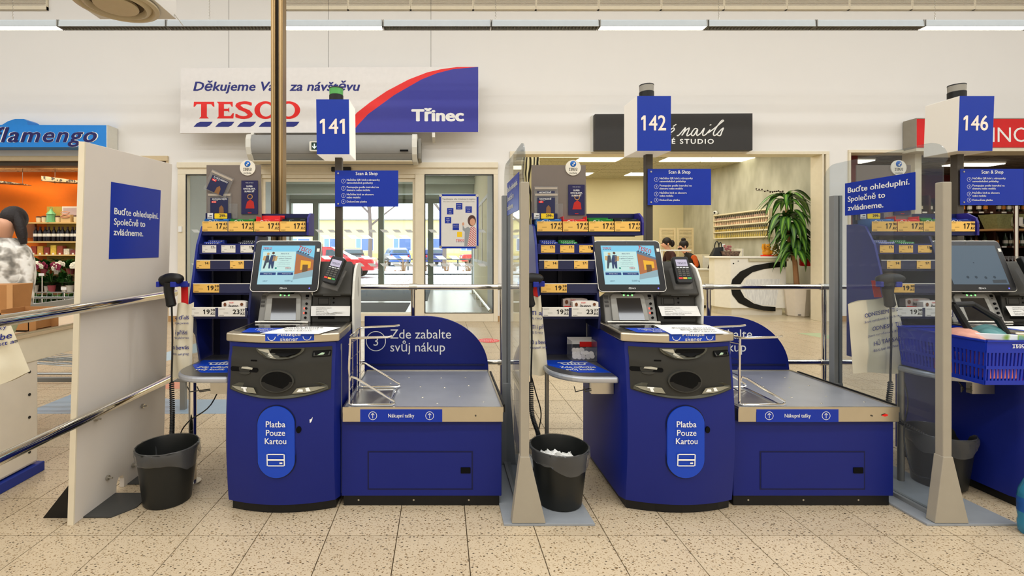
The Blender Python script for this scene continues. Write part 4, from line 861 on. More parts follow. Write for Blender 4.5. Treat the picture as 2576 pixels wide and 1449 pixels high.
    MB().fbox(fc, pk[0], pk[1], pk[0] + .1, pk[1] + .205 - (.02 if k else 0), .004, .007).build('sheet', mat('leaflet_navy', (34, 32, 76), .3, var=.1), lf)
    mb = MB(); tv = pk[1] + .165 - (.02 if k else 0)
    write(mb, fc, 'MOBIL OD TESCO', pk[0] + .05, tv + .024, .004, 'c', o=.0076)
    for q, t in enumerate(('SUPER', 'RYCHLOST,', 'SUPER SÍŤ')): write(mb, fc, t, pk[0] + .05, tv - .0155 * q, .0095, 'c', bold=.035, o=.0076, maxw=.075)
    mb.build('lettering', M_white, lf)
    MB().face(fc, [(pk[0] + .025, pk[1] + .035), (pk[0] + .08, pk[1] + .035), (pk[0] + .075, pk[1] + .075), (pk[0] + .055, pk[1] + .09), (pk[0] + .035, pk[1] + .075)], .0076).rect(fc, pk[0] + .04, pk[1] + .006, pk[0] + .062, pk[1] + .011, .0076).build('red_picture', mat('leaflet_red', (176, 36, 30), .3), lf)
    MB().ring(fc, pk[0] + .053, pk[1] + .107, .016, .004, .0078, 18).build('gold_picture', mat('leaflet_gold', (190, 140, 70), .3), lf)
    # price strip of the board
    MB().fbox(fc, .0, .006, .155, .042, .010, .012).build('board_price_strip', M_navy, cr)
    t1_ = MB().fbox(fc, .012, .006, .046, .042, .012, .0135).build('price_tag', M_tagw, cr); mb = MB(); write(mb, fc, '399', .04, .022, .008, 'r', bold=.03, o=.014); mb.rect(fc, .015, .01, .042, .014, .014); mb.build('lettering', M_ink, t1_)
    t1_ = MB().prism(fc, rrect(.055, .008, .132, .04, .004), .012, .0135).build('price_tag', M_hyel, cr); mb = MB(); write(mb, fc, '299', .118, .018, .0155, 'r', bold=.04, o=.014); mb.rect(fc, .12, .028, .128, .03, .014); mb.rect(fc, .12, .02, .128, .022, .014); mb.build('lettering', mat('navy_ink', (30, 26, 60), .5), t1_)
    def simcard(F, lb, title, sub, red):
        o = thing('phone_card_pack', tuple(F.at(.07, 0, 0)), lb, 'card pack')
        MB().prism(F, rrect(0, 0, .145, .13, .004), 0, .003).build('clear_sleeve', M_clear, o); MB().rect(F, .018, .006, .125, .1, .0036).build('card', mat('card_navy', (36, 40, 74), .35, var=.1), o)
        MB().rect(F, .004, .112, .14, .124, .0034).build('sleeve_header', mat('sleeve_grey', (176, 164, 148), .4), o)
        mb = MB(); write(mb, F, title, .03, .088, .0085, bold=.035, o=.0042, maxw=.09); write(mb, F, sub, .035, .081, .0035, o=.0042); mb.build('lettering', M_white, o)
        if red: MB().rect(F, .026, .068, .054, .08, .0042).build('red_flash', M_red, o); mb = MB(); write(mb, F, red, .04, .071, .006, 'c', bold=.03, o=.0046, maxw=.024); mb.build('flash_lettering', M_white, o)
        MB().face(F, [(.07, .006), (.1, .006), (.098, .04), (.085, .055), (.072, .04)], .0042).build('brown_picture', mat('card_brown', (132, 92, 56), .4), o)
    if k == 0:
        simcard(fc.sub(.01, .035, .006), 'clear phone card pack behind the 299 tag on the board of %s' % nm, 'DATA JSOU NEJVÍC', 'pro zákazníky', '20 GB')
        simcard(fc.sub(-.012, .19, .012, -.42), 'tilted phone card pack sticking out of the board of %s' % nm, '2× VÍCE KREDITU', 'při každém dobití', 'Sleva')
    elif k == 1:
        simcard(fc.sub(.015, .035, .010), 'front clear phone card pack behind the 299 tag on the board of %s' % nm, 'NEOMEZENĚ', 'volání a zprávy', 'GO')
        simcard(fc.sub(.015, .075, .004), 'rear clear phone card pack on the board of %s' % nm, 'NEOMEZENĚ', 'volání a zprávy', '')
    # ---- goods in the rack
    gum = ((('blue', (36, 104, 172)), ('green', (24, 120, 44)), ('red', (214, 44, 48)), ('black', (26, 34, 36))), (('blue', (36, 104, 172)), ('red', (214, 44, 48)), ('green', (24, 120, 44)), ('black', (26, 34, 36))), (('blue', (36, 104, 172)), ('red', (214, 44, 48)), ('green', (24, 120, 44)), ('navy', (24, 44, 120))))[k]
    for q, (cn, cc) in enumerate(gum):
        xg = ra + .006 + q * .1535
        g = thing('gum_box', (X(xg + .07), 2.9, 1.4), '%s chewing gum display box in the top tray of %s' % (cn, nm), 'gum box', 'chewing gum boxes')
        m = mat('gum_' + cn, cc, .35, var=.1); hh = 1.485 if cn != 'red' else 1.498
        MB().box(X(xg), X(xg + .143), 2.862, 2.866, 1.405, 1.478).box(X(xg), X(xg + .004), 2.866, 2.95, 1.405, hh).box(X(xg + .139), X(xg + .143), 2.866, 2.95, 1.405, hh).box(X(xg), X(xg + .143), 2.946, 2.95, 1.405, hh + .01).box(X(xg), X(xg + .143), 2.866, 2.95, 1.401, 1.405).build('box', m, g)
        fg = Fr((X(xg), 2.8615, 1.405)); mb = MB(); write(mb, fg, 'Orbit' if cn != 'black' else 'Airwaves',   .025 if cn != 'black' else .04, .05, .02, w=.06 if cn != 'black' else .075, bold=.02); mb.build('lettering', M_white if cn != 'black' else mat('mint_print', (130, 200, 170), .5), g)
        for j in range(4): MB().box(X(xg + .008 + j * .033), X(xg + .036 + j * .033), 2.87, 2.94, 1.41, 1.478 + .004 * (j % 2)).build('gum_pack', mat('gum_pack_' + cn, tuple(min(255, int(v * 1.15 + 22)) for v in cc), .35, var=.25, vs=40), g, bevel=.003)
    hal = ((('blue', (40, 60, 150)), ('black', (24, 26, 40))), (('blue', (40, 60, 150)), ('green', (40, 130, 60))), (('grey blue', (110, 120, 170)), ('green', (40, 130, 60))))[k]
    for q, (cn, cc) in enumerate(hal):
        xg = ra + .02 + q * (.2 if k == 0 else .115)
        for j in range(2):
            g = thing('sweet_stick_row', (X(xg + .05), 2.83 + .05 * j, 1.28), '%s %s row of throat sweets on the second shelf of %s' % ('front' if j == 0 else 'rear', cn, nm), 'sweets')
            MB().box(X(xg), X(xg + .1), 2.822 + .05 * j, 2.865 + .05 * j, 1.276, 1.346 + .012 * j).build('wrapper', mat('sweet_' + cn, cc, .3, var=.3, vs=60), g, bevel=.006)
            fh = Fr((X(xg), 2.8215 + .05 * j, 1.276)); fh2 = Fr((X(xg), 2.822 + .05 * j, 1.3466 + .012 * j), (1, 0, 0), (0, 1, 0)); mb = MB(); write(mb, fh, 'HALLS', .014, .05 + .012 * j, .014, w=.075, bold=.03, shear=.25); write(mb, fh2, 'HALLS', .014, .014, .02, w=.08, bold=.03, shear=.25); mb.build('lettering', M_white, g)
    def bar(lb, x, y, z, L_, D_, H_, col, txt=None, tm_=None, ang=0., tcol=None):
        g = thing('chocolate_bar', (X(x), y, z), lb, 'chocolate bar')
        T = Matrix.Translation((X(x), y, z)) @ Matrix.Rotation(ang, 4, 'Z'); mb = MB()
        n = 10; 
        for i in range(n + 1):
            u = -L_ / 2 + L_ * i / n; e = .8 if i in (0, n) else (1. if 1 < i < n - 1 else .93)
            mb.v += [T @ V((u, -D_ / 2, H_ * .5 - H_ * .5 * e * .7)), T @ V((u, -D_ / 2 * .9, H_ * .5 + H_ * .5 * e)), T @ V((u, D_ / 2 * .9, H_ * .5 + H_ * .5 * e)), T @ V((u, D_ / 2, H_ * .5 - H_ * .5 * e * .7))]
            if i: b = 4 * (i - 1); mb.f += [(b + a, b + (a + 1) % 4, b + 4 + (a + 1) % 4, b + 4 + a) for a in range(4)]; mb.mi += [0] * 4
        mb.f += [(0, 1, 2, 3), (4 * n, 4 * n + 1, 4 * n + 2, 4 * n + 3)]; mb.mi += [0, 0]; mb.build('wrapper', col, g, smooth=True)
        if txt:
            fq = Fr(T @ V((0, -D_ / 2 - .0015, H_ * .28)), T.to_3x3() @ V((1, 0, 0)), V((0, .05 * D_, H_)).normalized()); m1 = MB(); m2 = MB(); m3 = MB()
            write(m1, fq, txt, 0, .004, H_ * .34, 'c', shear=.2, bold=.015, w=L_ * .42); write(m2, fq, 'kinder', -.012, H_ * .5, H_ * .13, 'c', bold=.02)
            m1.build('lettering', M_ink, g); m2.build('small_lettering', M_red, g)
            m3.face(fq, [(-L_ * .46, -H_ * .2), (-L_ * .1, -H_ * .12), (L_ * .46, -H_ * .18), (L_ * .46, -H_ * .02), (0, -H_ * .06), (-L_ * .46, -.0)], .0003); m3.build('red_wave', M_red, g)
            m4 = MB(); m4.disc(fq, L_ * .34, H_ * .38, H_ * .16, .0004, 10).disc(fq, -L_ * .36, H_ * .36, H_ * .15, .0004, 10, r2=H_ * .2); m4.build('hazelnut_picture', mat('hazel', (110, 62, 34), .4), g)
        return g
    M_bw = mat('bueno_white', (232, 224, 214), .35, var=.08, vs=30); M_rb = mat('bar_red_brown', (140, 50, 40), .4, var=.35, vs=60); M_gd = mat('bar_gold', (220, 150, 60), .4, var=.35, vs=60); M_wh2 = mat('bar_tray', (236, 234, 230), .5)
    bar('white chocolate bar pack with red print standing on the bottom shelf of %s' % nm, -1.165 if k else -1.172, 2.735, .955, .145 if k else .135, .04, .055, M_bw, 'bueno')
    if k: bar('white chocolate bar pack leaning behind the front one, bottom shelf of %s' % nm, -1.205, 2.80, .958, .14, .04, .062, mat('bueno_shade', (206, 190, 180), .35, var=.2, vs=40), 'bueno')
    bar('flat %s wrapped bar at the left of the bottom shelf of %s' % ('orange' if k == 1 else 'red', nm), -1.31, 2.75, .925, .15, .05, .02, M_gd if k == 1 else M_rb)
    bar('flat white bar tray under the upright pack, bottom shelf of %s' % nm, -1.17, 2.74, .925, .16, .05, .024, M_wh2)
    bar('dark red wrapped bar on the fourth shelf of %s' % nm, -1.33, 2.79, 1.056, .14, .05, .04 if k != 1 else .045, mat('bar_dark', (120, 44, 40), .4, var=.4, vs=50))
    if k == 1: bar('brown wrapped bar beside the dark red one on the fourth shelf of %s' % nm, -1.19, 2.80, 1.056, .13, .05, .042, mat('bar_brown', (90, 64, 70), .4, var=.4, vs=50))
    # ---- steel basket shelf
    bs = thing('basket_shelf', (X(-1.24), 2.7, 0), 'round-cornered steel basket shelf with a blue mat at the left of %s' % nm, 'shelf', 'basket shelves')
    FB = Fr((X(0), 0, .655), (1, 0, 0), (0, 1, 0)); rr_ = .2
    out = [(XL - .002, 2.43)] + [(-1.41 + rr_ + rr_ * math.cos(a), 2.43 + rr_ + rr_ * math.sin(a)) for a in [-pi / 2 - pi / 2 * i / 12 for i in range(13)]] + [(-1.41, 2.96), (XL - .002, 2.96)]
    sf = MB().prism(FB, out, -.032, 0).build('shelf_tray', M_tray, bs, bevel=.01); 
    ins = [(a * .955 + -1.235 * .045, b * .955 + 2.70 * .045) for a, b in out]
    MB().prism(FB, ins, .0, .0008).build('shelf_top', mat('shelf_dark_steel', (140, 138, 136), .28, metal=.8, var=.1), bs)
    mt = MB().prism(FB, [(-1.09, 2.52), (-1.26, 2.52), (-1.33, 2.6), (-1.385, 2.68), (-1.385, 2.8), (-1.15, 2.8)], .0008, .0022).build('blue_mat', M_badge, bs)
    mb = MB(); fm = FB.sub(-1.235, 2.6, .0028); write(mb, fm, 'Zde odložte', 0, .01, .034, 'c', w=.19, bold=.025); write(mb, fm, 'svůj košík', .0, -.042, .034, 'c', w=.155, bold=.025)
    u0 = -.0; mb.face(fm, [(u0 - .06, .085), (u0 + .06, .085), (u0 + .075, .13), (u0 + .065, .13), (u0 + .052, .095), (u0 - .052, .095), (u0 - .065, .13), (u0 - .075, .13)]); mb.rect(fm, u0 - .085, .125, u0 + .085, .137)
    for q in range(4): mb.rect(fm, u0 - .035 + q * .02, .095, u0 - .027 + q * .02, .125)
    mb.face(fm, [(u0 - .02, .137), (u0 - .008, .137), (u0 + .012, .165), (u0 + .0, .165)]); mb.build('lettering', M_white, mt)
    lr = (.021, .011, .016)[k]; lx = (-1.39, -1.39, -1.39)[k]
    lg = MB().cyl((X(lx), 2.69, 0), (X(lx), 2.69, .625), lr).build('leg', M_chrome if k == 0 else mat('leg_grey', (130, 126, 116), .35, metal=.6), bs, smooth=True); MB().cyl((X(lx), 2.69, 0), (X(lx), 2.69, .008), .045).build('foot', M_steel, lg)
    for q in range(2): MB().tube([(X(-1.19 + .05 * q), 2.6, .622), (X(-1.19 + .05 * q), 2.55, .565), (X(-1.29 + .05 * q), 2.47, .57), (X(-1.30 + .05 * q), 2.46, .60)], .003, 6).build('wire_hook', M_dgrey, bs, smooth=True)
    MB().box(X(-1.2), X(-1.084), 2.5, 2.53, .55, .624).build('bracket', M_steel, bs)
    MB().box(X(-1.36), X(rb - .0), 2.955, 2.968, .655, .93).build('backplate', M_navy, bs, bevel=.002)
    # ---- hand scanner in its blue holder, with cable
    sx = -1.497
    hs = thing('hand_scanner', (X(sx), 2.7, 1.0), 'black hand-held scanner hanging in a blue holder left of %s' % nm, 'scanner', 'hand-held scanners')
    MB().tube(smooth_path([(X(sx) - .052, 2.66, 1.118), (X(sx) - .03, 2.655, 1.13), (X(sx) + .01, 2.65, 1.14), (X(sx) + .05, 2.645, 1.138), (X(sx) + .066, 2.64, 1.125)], 4), [.012, .022, .028, .03, .031, .032, .033, .033, .032, .031, .030, .03, .029, .028, .026, .024, .016], 12).build('head', M_black, hs, smooth=True)
    MB().tube([(X(sx) + .0, 2.65, 1.12), (X(sx) - .003, 2.65, 1.07), (X(sx) + .004, 2.65, 1.03), (X(sx) + .01, 2.65, .995), (X(sx) + .012, 2.65, .985)], [.03, .026, .024, .026, .018], 12).build('handle', M_black, hs, smooth=True)
    hd = MB().box(X(sx) - .062, X(sx) - .045, 2.625, 2.66, 1.095, 1.125).box(X(sx) - .05, X(sx) + .09, 2.66, 2.675, 1.095, 1.125).box(X(sx) + .018, X(sx) + .05, 2.62, 2.66, 1.095, 1.125).build('holder', mat('holder_blue', (30, 44, 150), .4), hs, bevel=.004)
    MB().box(X(sx) + .05, X(ra) - .014, 2.672, 2.732, 1.09, 1.11).build('holder_arm', hd.data.materials[0], hs)
    xq = X(sx) + .012; cab = [(xq, 2.65, .99), (xq + .004, 2.65, .8), (xq, 2.65, .62), (xq, 2.65, .57)]
    MB().tube(smooth_path(cab, 4), .005, 6).build('cable', M_black, hs, smooth=True)
    end = (xq - .002, 2.65, .2) if k == 0 else (xq + (.02 if k == 1 else .25), 2.58, .25)
    A_ = V((xq, 2.65, .57)); mid = V((xq + .004, 2.65, .40)); E_ = V(end); core = smooth_path([A_, mid, (mid + E_) / 2 + V((0 if k == 0 else .02, 0, -.03)), E_], 8); mb = MB(); pts = []; turns = 46
    def along(t):
        s_ = t * (len(core) - 1); i = min(int(s_), len(core) - 2); return core[i].lerp(core[i + 1], s_ - i)
    for i in range(turns * 7 + 1):
        t = i / (turns * 7); a = 2 * pi * i / 7; p = along(t); d = (along(min(1, t + .01)) - along(max(0, t - .01))).normalized(); sd = d.cross(V((0, 1, .01))).normalized(); u2 = sd.cross(d); pts.append(p + (sd * math.cos(a) + u2 * math.sin(a)) * .0105)
    mb.tube(pts, .0042, 4); mb.build('coiled_cable', M_black, hs, smooth=True, fix=False)
    return X
for k_, (n_, c_) in enumerate((('141', '43'), ('142', '43'), ('146', '90'))): lane(k_, n_, c_)

# ================================================================ PARTITIONS, RAILS, BINS, BAGS
def ohled(mb, F, h, u=.03, v=.0):
    for q, t in enumerate(('Buďte ohleduplní.', 'Společně to', 'zvládneme.')): write(mb, F, t, u, v - q * h * 2.05, h, bold=.03, o=.001)
# left opaque partition
lp1 = thing('lane_partition', (-1.73, 2.65, 0), 'white opaque partition panel with a blue courtesy sign left of checkout 141', 'partition')
FP = Fr((-1.735, 2.27, 0), (0, 1, 0), (.03, 0, 1)); YL = .735
MB().prism(FP, [(0, 0), (.30, 0), (.30, .05), (.315, .075), (.345, .075), (.36, .05), (.36, 0), (YL, 0), (YL, 1.835), (0, 1.81)], -.026, 0).build('panel', mat('white_laminate', (216, 208, 198), .5, var=.03, vs=6), lp1, bevel=.002)
MB().fbox(FP, -.004, .0, .004, 1.81, -.027, .001).build('edge_band', M_cream, lp1)
fs_ = FP.sub(.185, 1.252, .0005); sgn_ = MB().prism(fs_, [(0, 0), (.43, .002), (.432, .405), (0, .395)], 0, .0015).build('courtesy_sign', M_sign, lp1)
mb = MB()
for q, (t, wd) in enumerate((('Buďte ohleduplní.', .385), ('Společně to', .26), ('zvládneme.', .245))): write(mb, fs_, t, .028, .232 - q * .054, .033, w=wd, bold=.03, o=.002)
mb.build('lettering', M_white, sgn_)
for u, v in ((.12, .46), (.5, .40), (.22, .12), (.43, .09)): MB().cyl(FP.at(u, v, 0), FP.at(u, v, .012), .012, n=10).cyl(FP.at(u, v, .012), FP.at(u, v, .03), .005, n=8).build('bolt', M_steel, lp1)
MB().add([(-1.765, 2.33, 0), (-1.93, 2.33, 0), (-1.765, 2.33, .21), (-1.765, 2.336, 0), (-1.93, 2.336, 0), (-1.765, 2.336, .21)], [(0, 1, 2), (3, 5, 4), (0, 3, 4, 1), (1, 4, 5, 2), (2, 5, 3, 0)]).build('foot_gusset', M_black, lp1)
MB().prism(Fr((0, 0, 0), (1, 0, 0), (0, 1, 0)), [(-1.735, 2.33), (-1.60, 2.33), (-1.535, 2.42), (-1.535, 2.56), (-1.735, 2.56)], .0, .006).build('foot_plate', mat('foot_dark', (64, 64, 62), .45), lp1)
MB().prism(Fr((0, 0, 0), (1, 0, 0), (0, 1, 0)), [(-1.735, 2.66), (-1.56, 2.66), (-1.56, 2.9), (-1.735, 2.9)], .0, .006).build('foot_plate', mat('foot_dark', (64, 64, 62), .45), lp1)
# acrylic partitions
for k, (ax, lb, kk) in enumerate(((.394, 'clear acrylic partition with grey steel posts and a courtesy sign between checkouts 141 and 142', 1), (2.385, 'clear acrylic partition with grey steel posts and a courtesy sign left of checkout 146', 2))):
    pa = thing('acrylic_partition', (ax, 2.6, 0), lb, 'partition', 'acrylic lane partitions')
    yn = 2.285; yf = 2.905; e = .0205
    MB().box(ax - e, ax + e, yn - .02, yn + .02, .01, 1.62).build('near_post', M_post, pa, bevel=.004)
    MB().box(ax - .028, ax - .002, yf - .02, yf + .02, .01, 1.625).build('far_post', M_post2, pa, bevel=.002); MB().box(ax - .002, ax + .006, yf - .012, yf + .02, .01, 1.625).build('post_slot', M_black, pa); MB().box(ax + .006, ax + .022, yf - .02, yf + .02, .01, 1.625).build('far_post', M_post2, pa, bevel=.002)
    # flared feet
    for y, l, r, hh, m in ((yn, .062, .098, .325, M_post), (yf, .06, .1, .5, M_post2)):
        vs = []
        for yy, in ((y - .023,), (y + .023,)): vs += [(ax - l, yy, .012), (ax + r, yy, .012), (ax + e + .002, yy, hh), (ax - e - .002, yy, hh)]
        MB().hexa([vs[0], vs[1], vs[5], vs[4], vs[3], vs[2], vs[6], vs[7]]).build('post_foot', m, pa, bevel=.003)
    MB().box(ax - .02, ax + .02, yn + .02, yf - .02, .01, .03).build('bottom_rail', M_post2, pa)
    MB().prism(Fr((0, 0, 0), (1, 0, 0), (0, 1, 0)), [(ax - .1, yn - .024), (ax + .33, yn - .024), (ax + .31, 3.03), (ax - .1, 3.03)], 0, .011).build('floor_plate', M_plate, pa, bevel=.002)
    fa = Fr((ax, 0, 0), (0, -1, 0), (0, 0, 1)); a0, a1 = -(yf + .09), -(yn - .02); rr_ = .09
    pts = [(a0, .03), (a1 - .02, .03), (a1 - .02, 1.70)] + [(a1 - rr_ - .0 + rr_ * math.cos(t) * 1.0, 1.73 + rr_ * math.sin(t)) for t in [pi / 2 * i / 8 for i in range(9)]] + [(a0 + rr_ + rr_ * math.cos(t), 1.73 + rr_ * math.sin(t)) for t in [pi / 2 + pi / 2 * i / 8 for i in range(9)]]
    MB().prism(fa, pts, -.003, .003).build('acrylic_sheet', M_acr, pa)
    fs_ = Fr((ax - .0045, 2.835, 1.50), (0, -1, 0), (0, 0, 1)); sg_ = MB().prism(fs_, [(0, 0), (.42, 0), (.42, .19), (0, .19)], -.001, .001).build('courtesy_sign', M_sign, pa)
    mb = MB()
    for q, (t, wd) in enumerate((('Buďte ohleduplní.', .37), ('Společně to', .235), ('zvládneme.', .225))): write(mb, fs_, t, .022, .132 - q * .052, .0295, w=wd, bold=.03, o=.0018)
    mb.build('lettering', M_white, sg_)
# chrome rails
hl = thing('left_handrail', (-1.66, 2.2, 0), 'double chrome handrail running along the white partition at the left', 'handrail')
for z in (1.03, .51):
    MB().cyl((-1.665, 1.1, z), (-1.665, 3.0, z), .0235, n=24).build('rail', M_chrome, hl, smooth=True)
    for y in (2.96,): MB().cyl((-1.71 + (z - .7) * .02, y, z), (-1.665, y, z), .012, n=10).build('bracket', M_chrome, hl)
MB().cyl((-1.665, 1.15, 0), (-1.665, 1.15, 1.03), .0235, n=16).build('post', M_chrome, hl, smooth=True)
hb = thing('back_handrail', (1.5, 3.42, 0), 'long double chrome handrail behind the checkouts with round posts', 'handrail')
for z in (1.035, .50): MB().cyl((-1.0, 3.42, z), (5.6, 3.42, z), .0185, n=20).build('rail', M_chrome, hb, smooth=True)
for x in (-.93, -.2, .43, 1.9, 2.72, 4.2): 
    MB().cyl((x, 3.42, 0), (x, 3.42, 1.035), .0155, n=14).cyl((x, 3.42, 0), (x, 3.42, .012), .045, n=16).build('post', M_chrome, hb, smooth=True)
    for z in (1.035, .50): MB().cyl((x - .028, 3.42, z), (x + .028, 3.42, z), .0225, n=20).build('clamp', M_steel, hb, smooth=True)
# ceiling-high cable pole
cp = thing('cable_pole', (fx(701, 3.25), 3.25, 0), 'tall bronze ribbed cable pole rising in front of the big store sign', 'pole'); X0 = fx(701, 3.25)
M_bronze = mat('bronze_profile', (150, 124, 84), .3, metal=.7, var=.12, vs=3)
MB().box(X0 - .04, X0 - .01, 3.21, 3.29, 0, 6.5).build('profile', M_bronze, cp, bevel=.004); MB().box(X0 + .012, X0 + .04, 3.21, 3.29, 0, 6.5).build('profile', M_bronze, cp, bevel=.004)
MB().box(X0 - .01, X0 + .012, 3.235, 3.28, 0, 6.5).build('dark_groove', mat('groove', (44, 34, 24), .5), cp); MB().box(X0 - .028, X0 - .022, 3.206, 3.212, 0, 6.5).box(X0 + .024, X0 + .03, 3.206, 3.212, 0, 6.5).build('rib', mat('bronze_light', (186, 160, 118), .35, metal=.5), cp)
# bins
def bin_(x, y, lb, z0=0.):
    b = thing('waste_bin', (x, y, z0), lb, 'bin', 'black waste bins')
    MB().lathe((x, y, z0), [(.105, .0), (.112, .004), (.128, .14), (.142, .27), (.150, .272), (.150, .286), (.143, .288), (.136, .27), (.105, .02), (.0, .018)], 30, caps=False).build('tub', M_bin, b, smooth=True)
    rr_ = random.Random(int(x * 100)); n = 44; mb = MB()
    prof = [(.118, .10), (.130, .2), (.139, .27), (.146, .291), (.152, .285), (.153, .255), (.150, .23), (.147, .212)]
    for i, (r, z) in enumerate(prof):
        for q in range(n):
            a = 2 * pi * q / n; w = rr_.uniform(-.003, .003) + (.006 * math.sin(5 * a + x) if i > 5 else 0); zz = z + (.022 * math.sin(a * 2 + x) + .01 * math.sin(5 * a) if i == len(prof) - 1 else 0) + (rr_.uniform(-.004, .004) if i > 3 else 0)
            mb.v.append(V((x + (r + w) * math.cos(a), y + (r + w) * math.sin(a), zz + z0)))
    mb.f = [(i * n + q, i * n + (q + 1) % n, (i + 1) * n + (q + 1) % n, (i + 1) * n + q) for i in range(len(prof) - 1) for q in range(n)]; mb.mi = [0] * len(mb.f)
    mb.build('liner_bag', M_liner, b, smooth=True, fix=False)
    return b
bin_(-1.425, 2.505, 'black waste bin with a clear liner standing right of the white partition')
bin_(.605, 2.468, 'black waste bin with crumpled paper on the floor plate left of checkout 142', .0115)
bin_(2.75, 2.66, 'black waste bin seen through acrylic left of checkout 146', .0115)
# liner tufts
for (x, y, z, s, lb) in ((.575, 2.47, .235, .045, 'crumpled white receipt strip standing in the bin left of checkout 142'), (.645, 2.45, .225, .05, 'crumpled white paper ball in the bin left of checkout 142'), (.53, 2.50, .22, .04, 'small crumpled plastic wrapper at the left in the bin by checkout 142')):
    mb = MB(); rr_ = random.Random(int(x * 1000)); mb.ball((x, y, z), s, s * .9, s * .7, 12, 8)
    for i, p in enumerate(mb.v): mb.v[i] = p + V((rr_.uniform(-1, 1), rr_.uniform(-1, 1), rr_.uniform(-1, 1))) * s * .28
    tag(mb.build('crumpled_paper', M_paper, smooth=False), lb, 'paper')
# bags
def bag_px(quad, D, lines, lb, strap, slope=0., plastic=None, dy=.035):
    P = [V((fx(a, D), D, fz(b, D))) for a, b in quad]                                # tl, tr, br, bl
    c = sum(P, V()) / 4; o = thing('carrier_bag', (c.x, c.y, min(p.z for p in P)), lb, 'bag', 'cream carrier bags')
    rr_ = random.Random(int(quad[0][0])); wd = (P[1] - P[0]).length
    def fn(s):
        def g(i, j):
            p = P[3].lerp(P[2], i).lerp(P[0].lerp(P[1], i), j); edge = math.sin(pi * i)
            wv = .006 * math.sin(i * 9 + j * 4) + .005 * math.sin(j * 13 + i * 3)
            return p + V((.006 * math.sin(j * 8) * (1 - 2 * abs(i - .5)), s * (.018 * edge ** .5 * (1 - .3 * j)) + wv * edge * (1 if s < 0 else .2), .006 * math.sin(i * 7) * (1 if j in (0, 1) else .3)))
        return g
    mb = MB(); mb.grid(fn(-1), 16, 20); mb.grid(fn(1), 16, 20); body = mb.build('bag_body', M_bag, o, smooth=True, fix=False)
    mb = MB(); F = Fr(P[3] + V((0, -dy, 0)), (1, 0, slope), (0, 0, 1))
    for px, py, t, cap, wpx, bold in lines:
        Fl = Fr((fx(px, D), D - dy, fz(py, D)), (1, 0, slope), (0, 0, 1)); write(mb, Fl, t, 0, 0, cap * D / FPX, w=wpx * D / FPX if wpx else None, bold=bold)
    def wrap(p):
        if (P[1] - P[0]).x == 0: return p
        j = (p.z - P[3].z) / (P[0].z - P[3].z); l = P[3].lerp(P[0], j); r = P[2].lerp(P[1], j); i = min(1, max(0, (p.x - l.x) / max(r.x - l.x, .01))); q = fn(-1)(i, j); return V((p.x, q.y - .006, p.z))
    mb.v = [wrap(p) for p in mb.v]; mb.build('lettering', M_blueink, o, fix=False)
    for (a, b), (c_, d), wpx in strap:
        p0, p1 = V((fx(a, D), D + .004, fz(b, D))), V((fx(c_, D), D + .01, fz(d, D))); hw = wpx / 2 * D / FPX
        MB().hexa([p0 + V((-hw, -.002, 0)), p0 + V((hw, -.002, 0)), p0 + V((hw, .002, 0)), p0 + V((-hw, .002, 0)), p1 + V((-hw, -.002, 0)), p1 + V((hw, -.002, 0)), p1 + V((hw, .002, 0)), p1 + V((-hw, .002, 0))]).build('red_handle', M_redcloth, o)
    if plastic:
        Q = [V((fx(a, D + .01), D + .012, fz(b, D + .01))) for a, b in plastic]; mb = MB()
        mb.grid(lambda i, j: Q[3].lerp(Q[2], i).lerp(Q[0].lerp(Q[1], i), j) + V((.004 * math.sin(9 * j), .012 * math.sin(8 * i + 3 * j), 0)), 8, 12); mb.build('clear_sleeve', M_liner, o, smooth=True, fix=False)
    return o
bag_px([(447, 764), (488, 762), (482, 948), (430, 952)], 2.70, [(442, 802, 'aj ďalš', 9, 37, .02), (441, 814, 'ecykované', 5.5, 38, 0), (444, 840, 'i příští', 10, 32, .02), (440, 851, 'recyklovan', 5.5, 39, 0), (438, 877, 'a bevás', 10, 40, .02), (435, 891, 'tott anyag', 5.5, 43, 0)],
       'cream cloth carrier bag with blue print and red handle left of checkout 141', [((464, 766), (462, 722), 17)], plastic=[(480, 800), (494, 802), (500, 925), (478, 935)])
bag_px([(1328, 746), (1360, 744), (1379, 938), (1328, 946)], 2.70, [(1334, 791, 'TI aj', 10, 30, .02), (1335, 802, '% recy', 6, 28, 0), (1336, 826, 'TI i pří', 10, 31, .02), (1334, 838, '85 % recy', 6, 31, 0), (1334, 864, 'D a bevá', 10, 40, .02), (1333, 875, 'nosított any', 6, 42, 0)],
       'cream cloth carrier bag half hidden by the acrylic partition post left of checkout 142', [((1341, 748), (1345, 714), 8), ((1350, 748), (1346, 712), 8)])
bag_px([(2133, 765), (2251, 741), (2298, 934), (2146, 940)], 2.70, [(2167, 798, 'ODNESIEM  TI aj', 9.5, 94, .02), (2166, 812, 'Som vyrobená z 85 % rec', 5.5, 98, 0), (2186, 831, 'ODNESU  TI i p', 10, 86, .02), (2176, 847, 'Jsem vyrobena z 85 % rec', 5.5, 100, 0), (2190, 868, 'HŰ TÁRSAD a', 10, 84, .02), (2186, 883, '85%-ban újrahasznosít', 6, 95, 0)],
       'cream cloth carrier bag with full blue print seen through acrylic left of checkout 146', [((2210, 748), (2205, 706), 18), ((2246, 746), (2234, 704), 13)], slope=.19)
bag_px([(-120, 800), (20, 800), (76, 936), (-90, 1000)], 2.05, [(-6, 831, 'recy', 9, 28, .02), (-8, 858, 'a be', 15, 42, .03), (-10, 873, 'sított an', 10, 58, .02)],
       'cream carrier bag hanging behind the chrome rail at the left edge', [((-20, 802), (-20, 770), 14)], slope=.22)
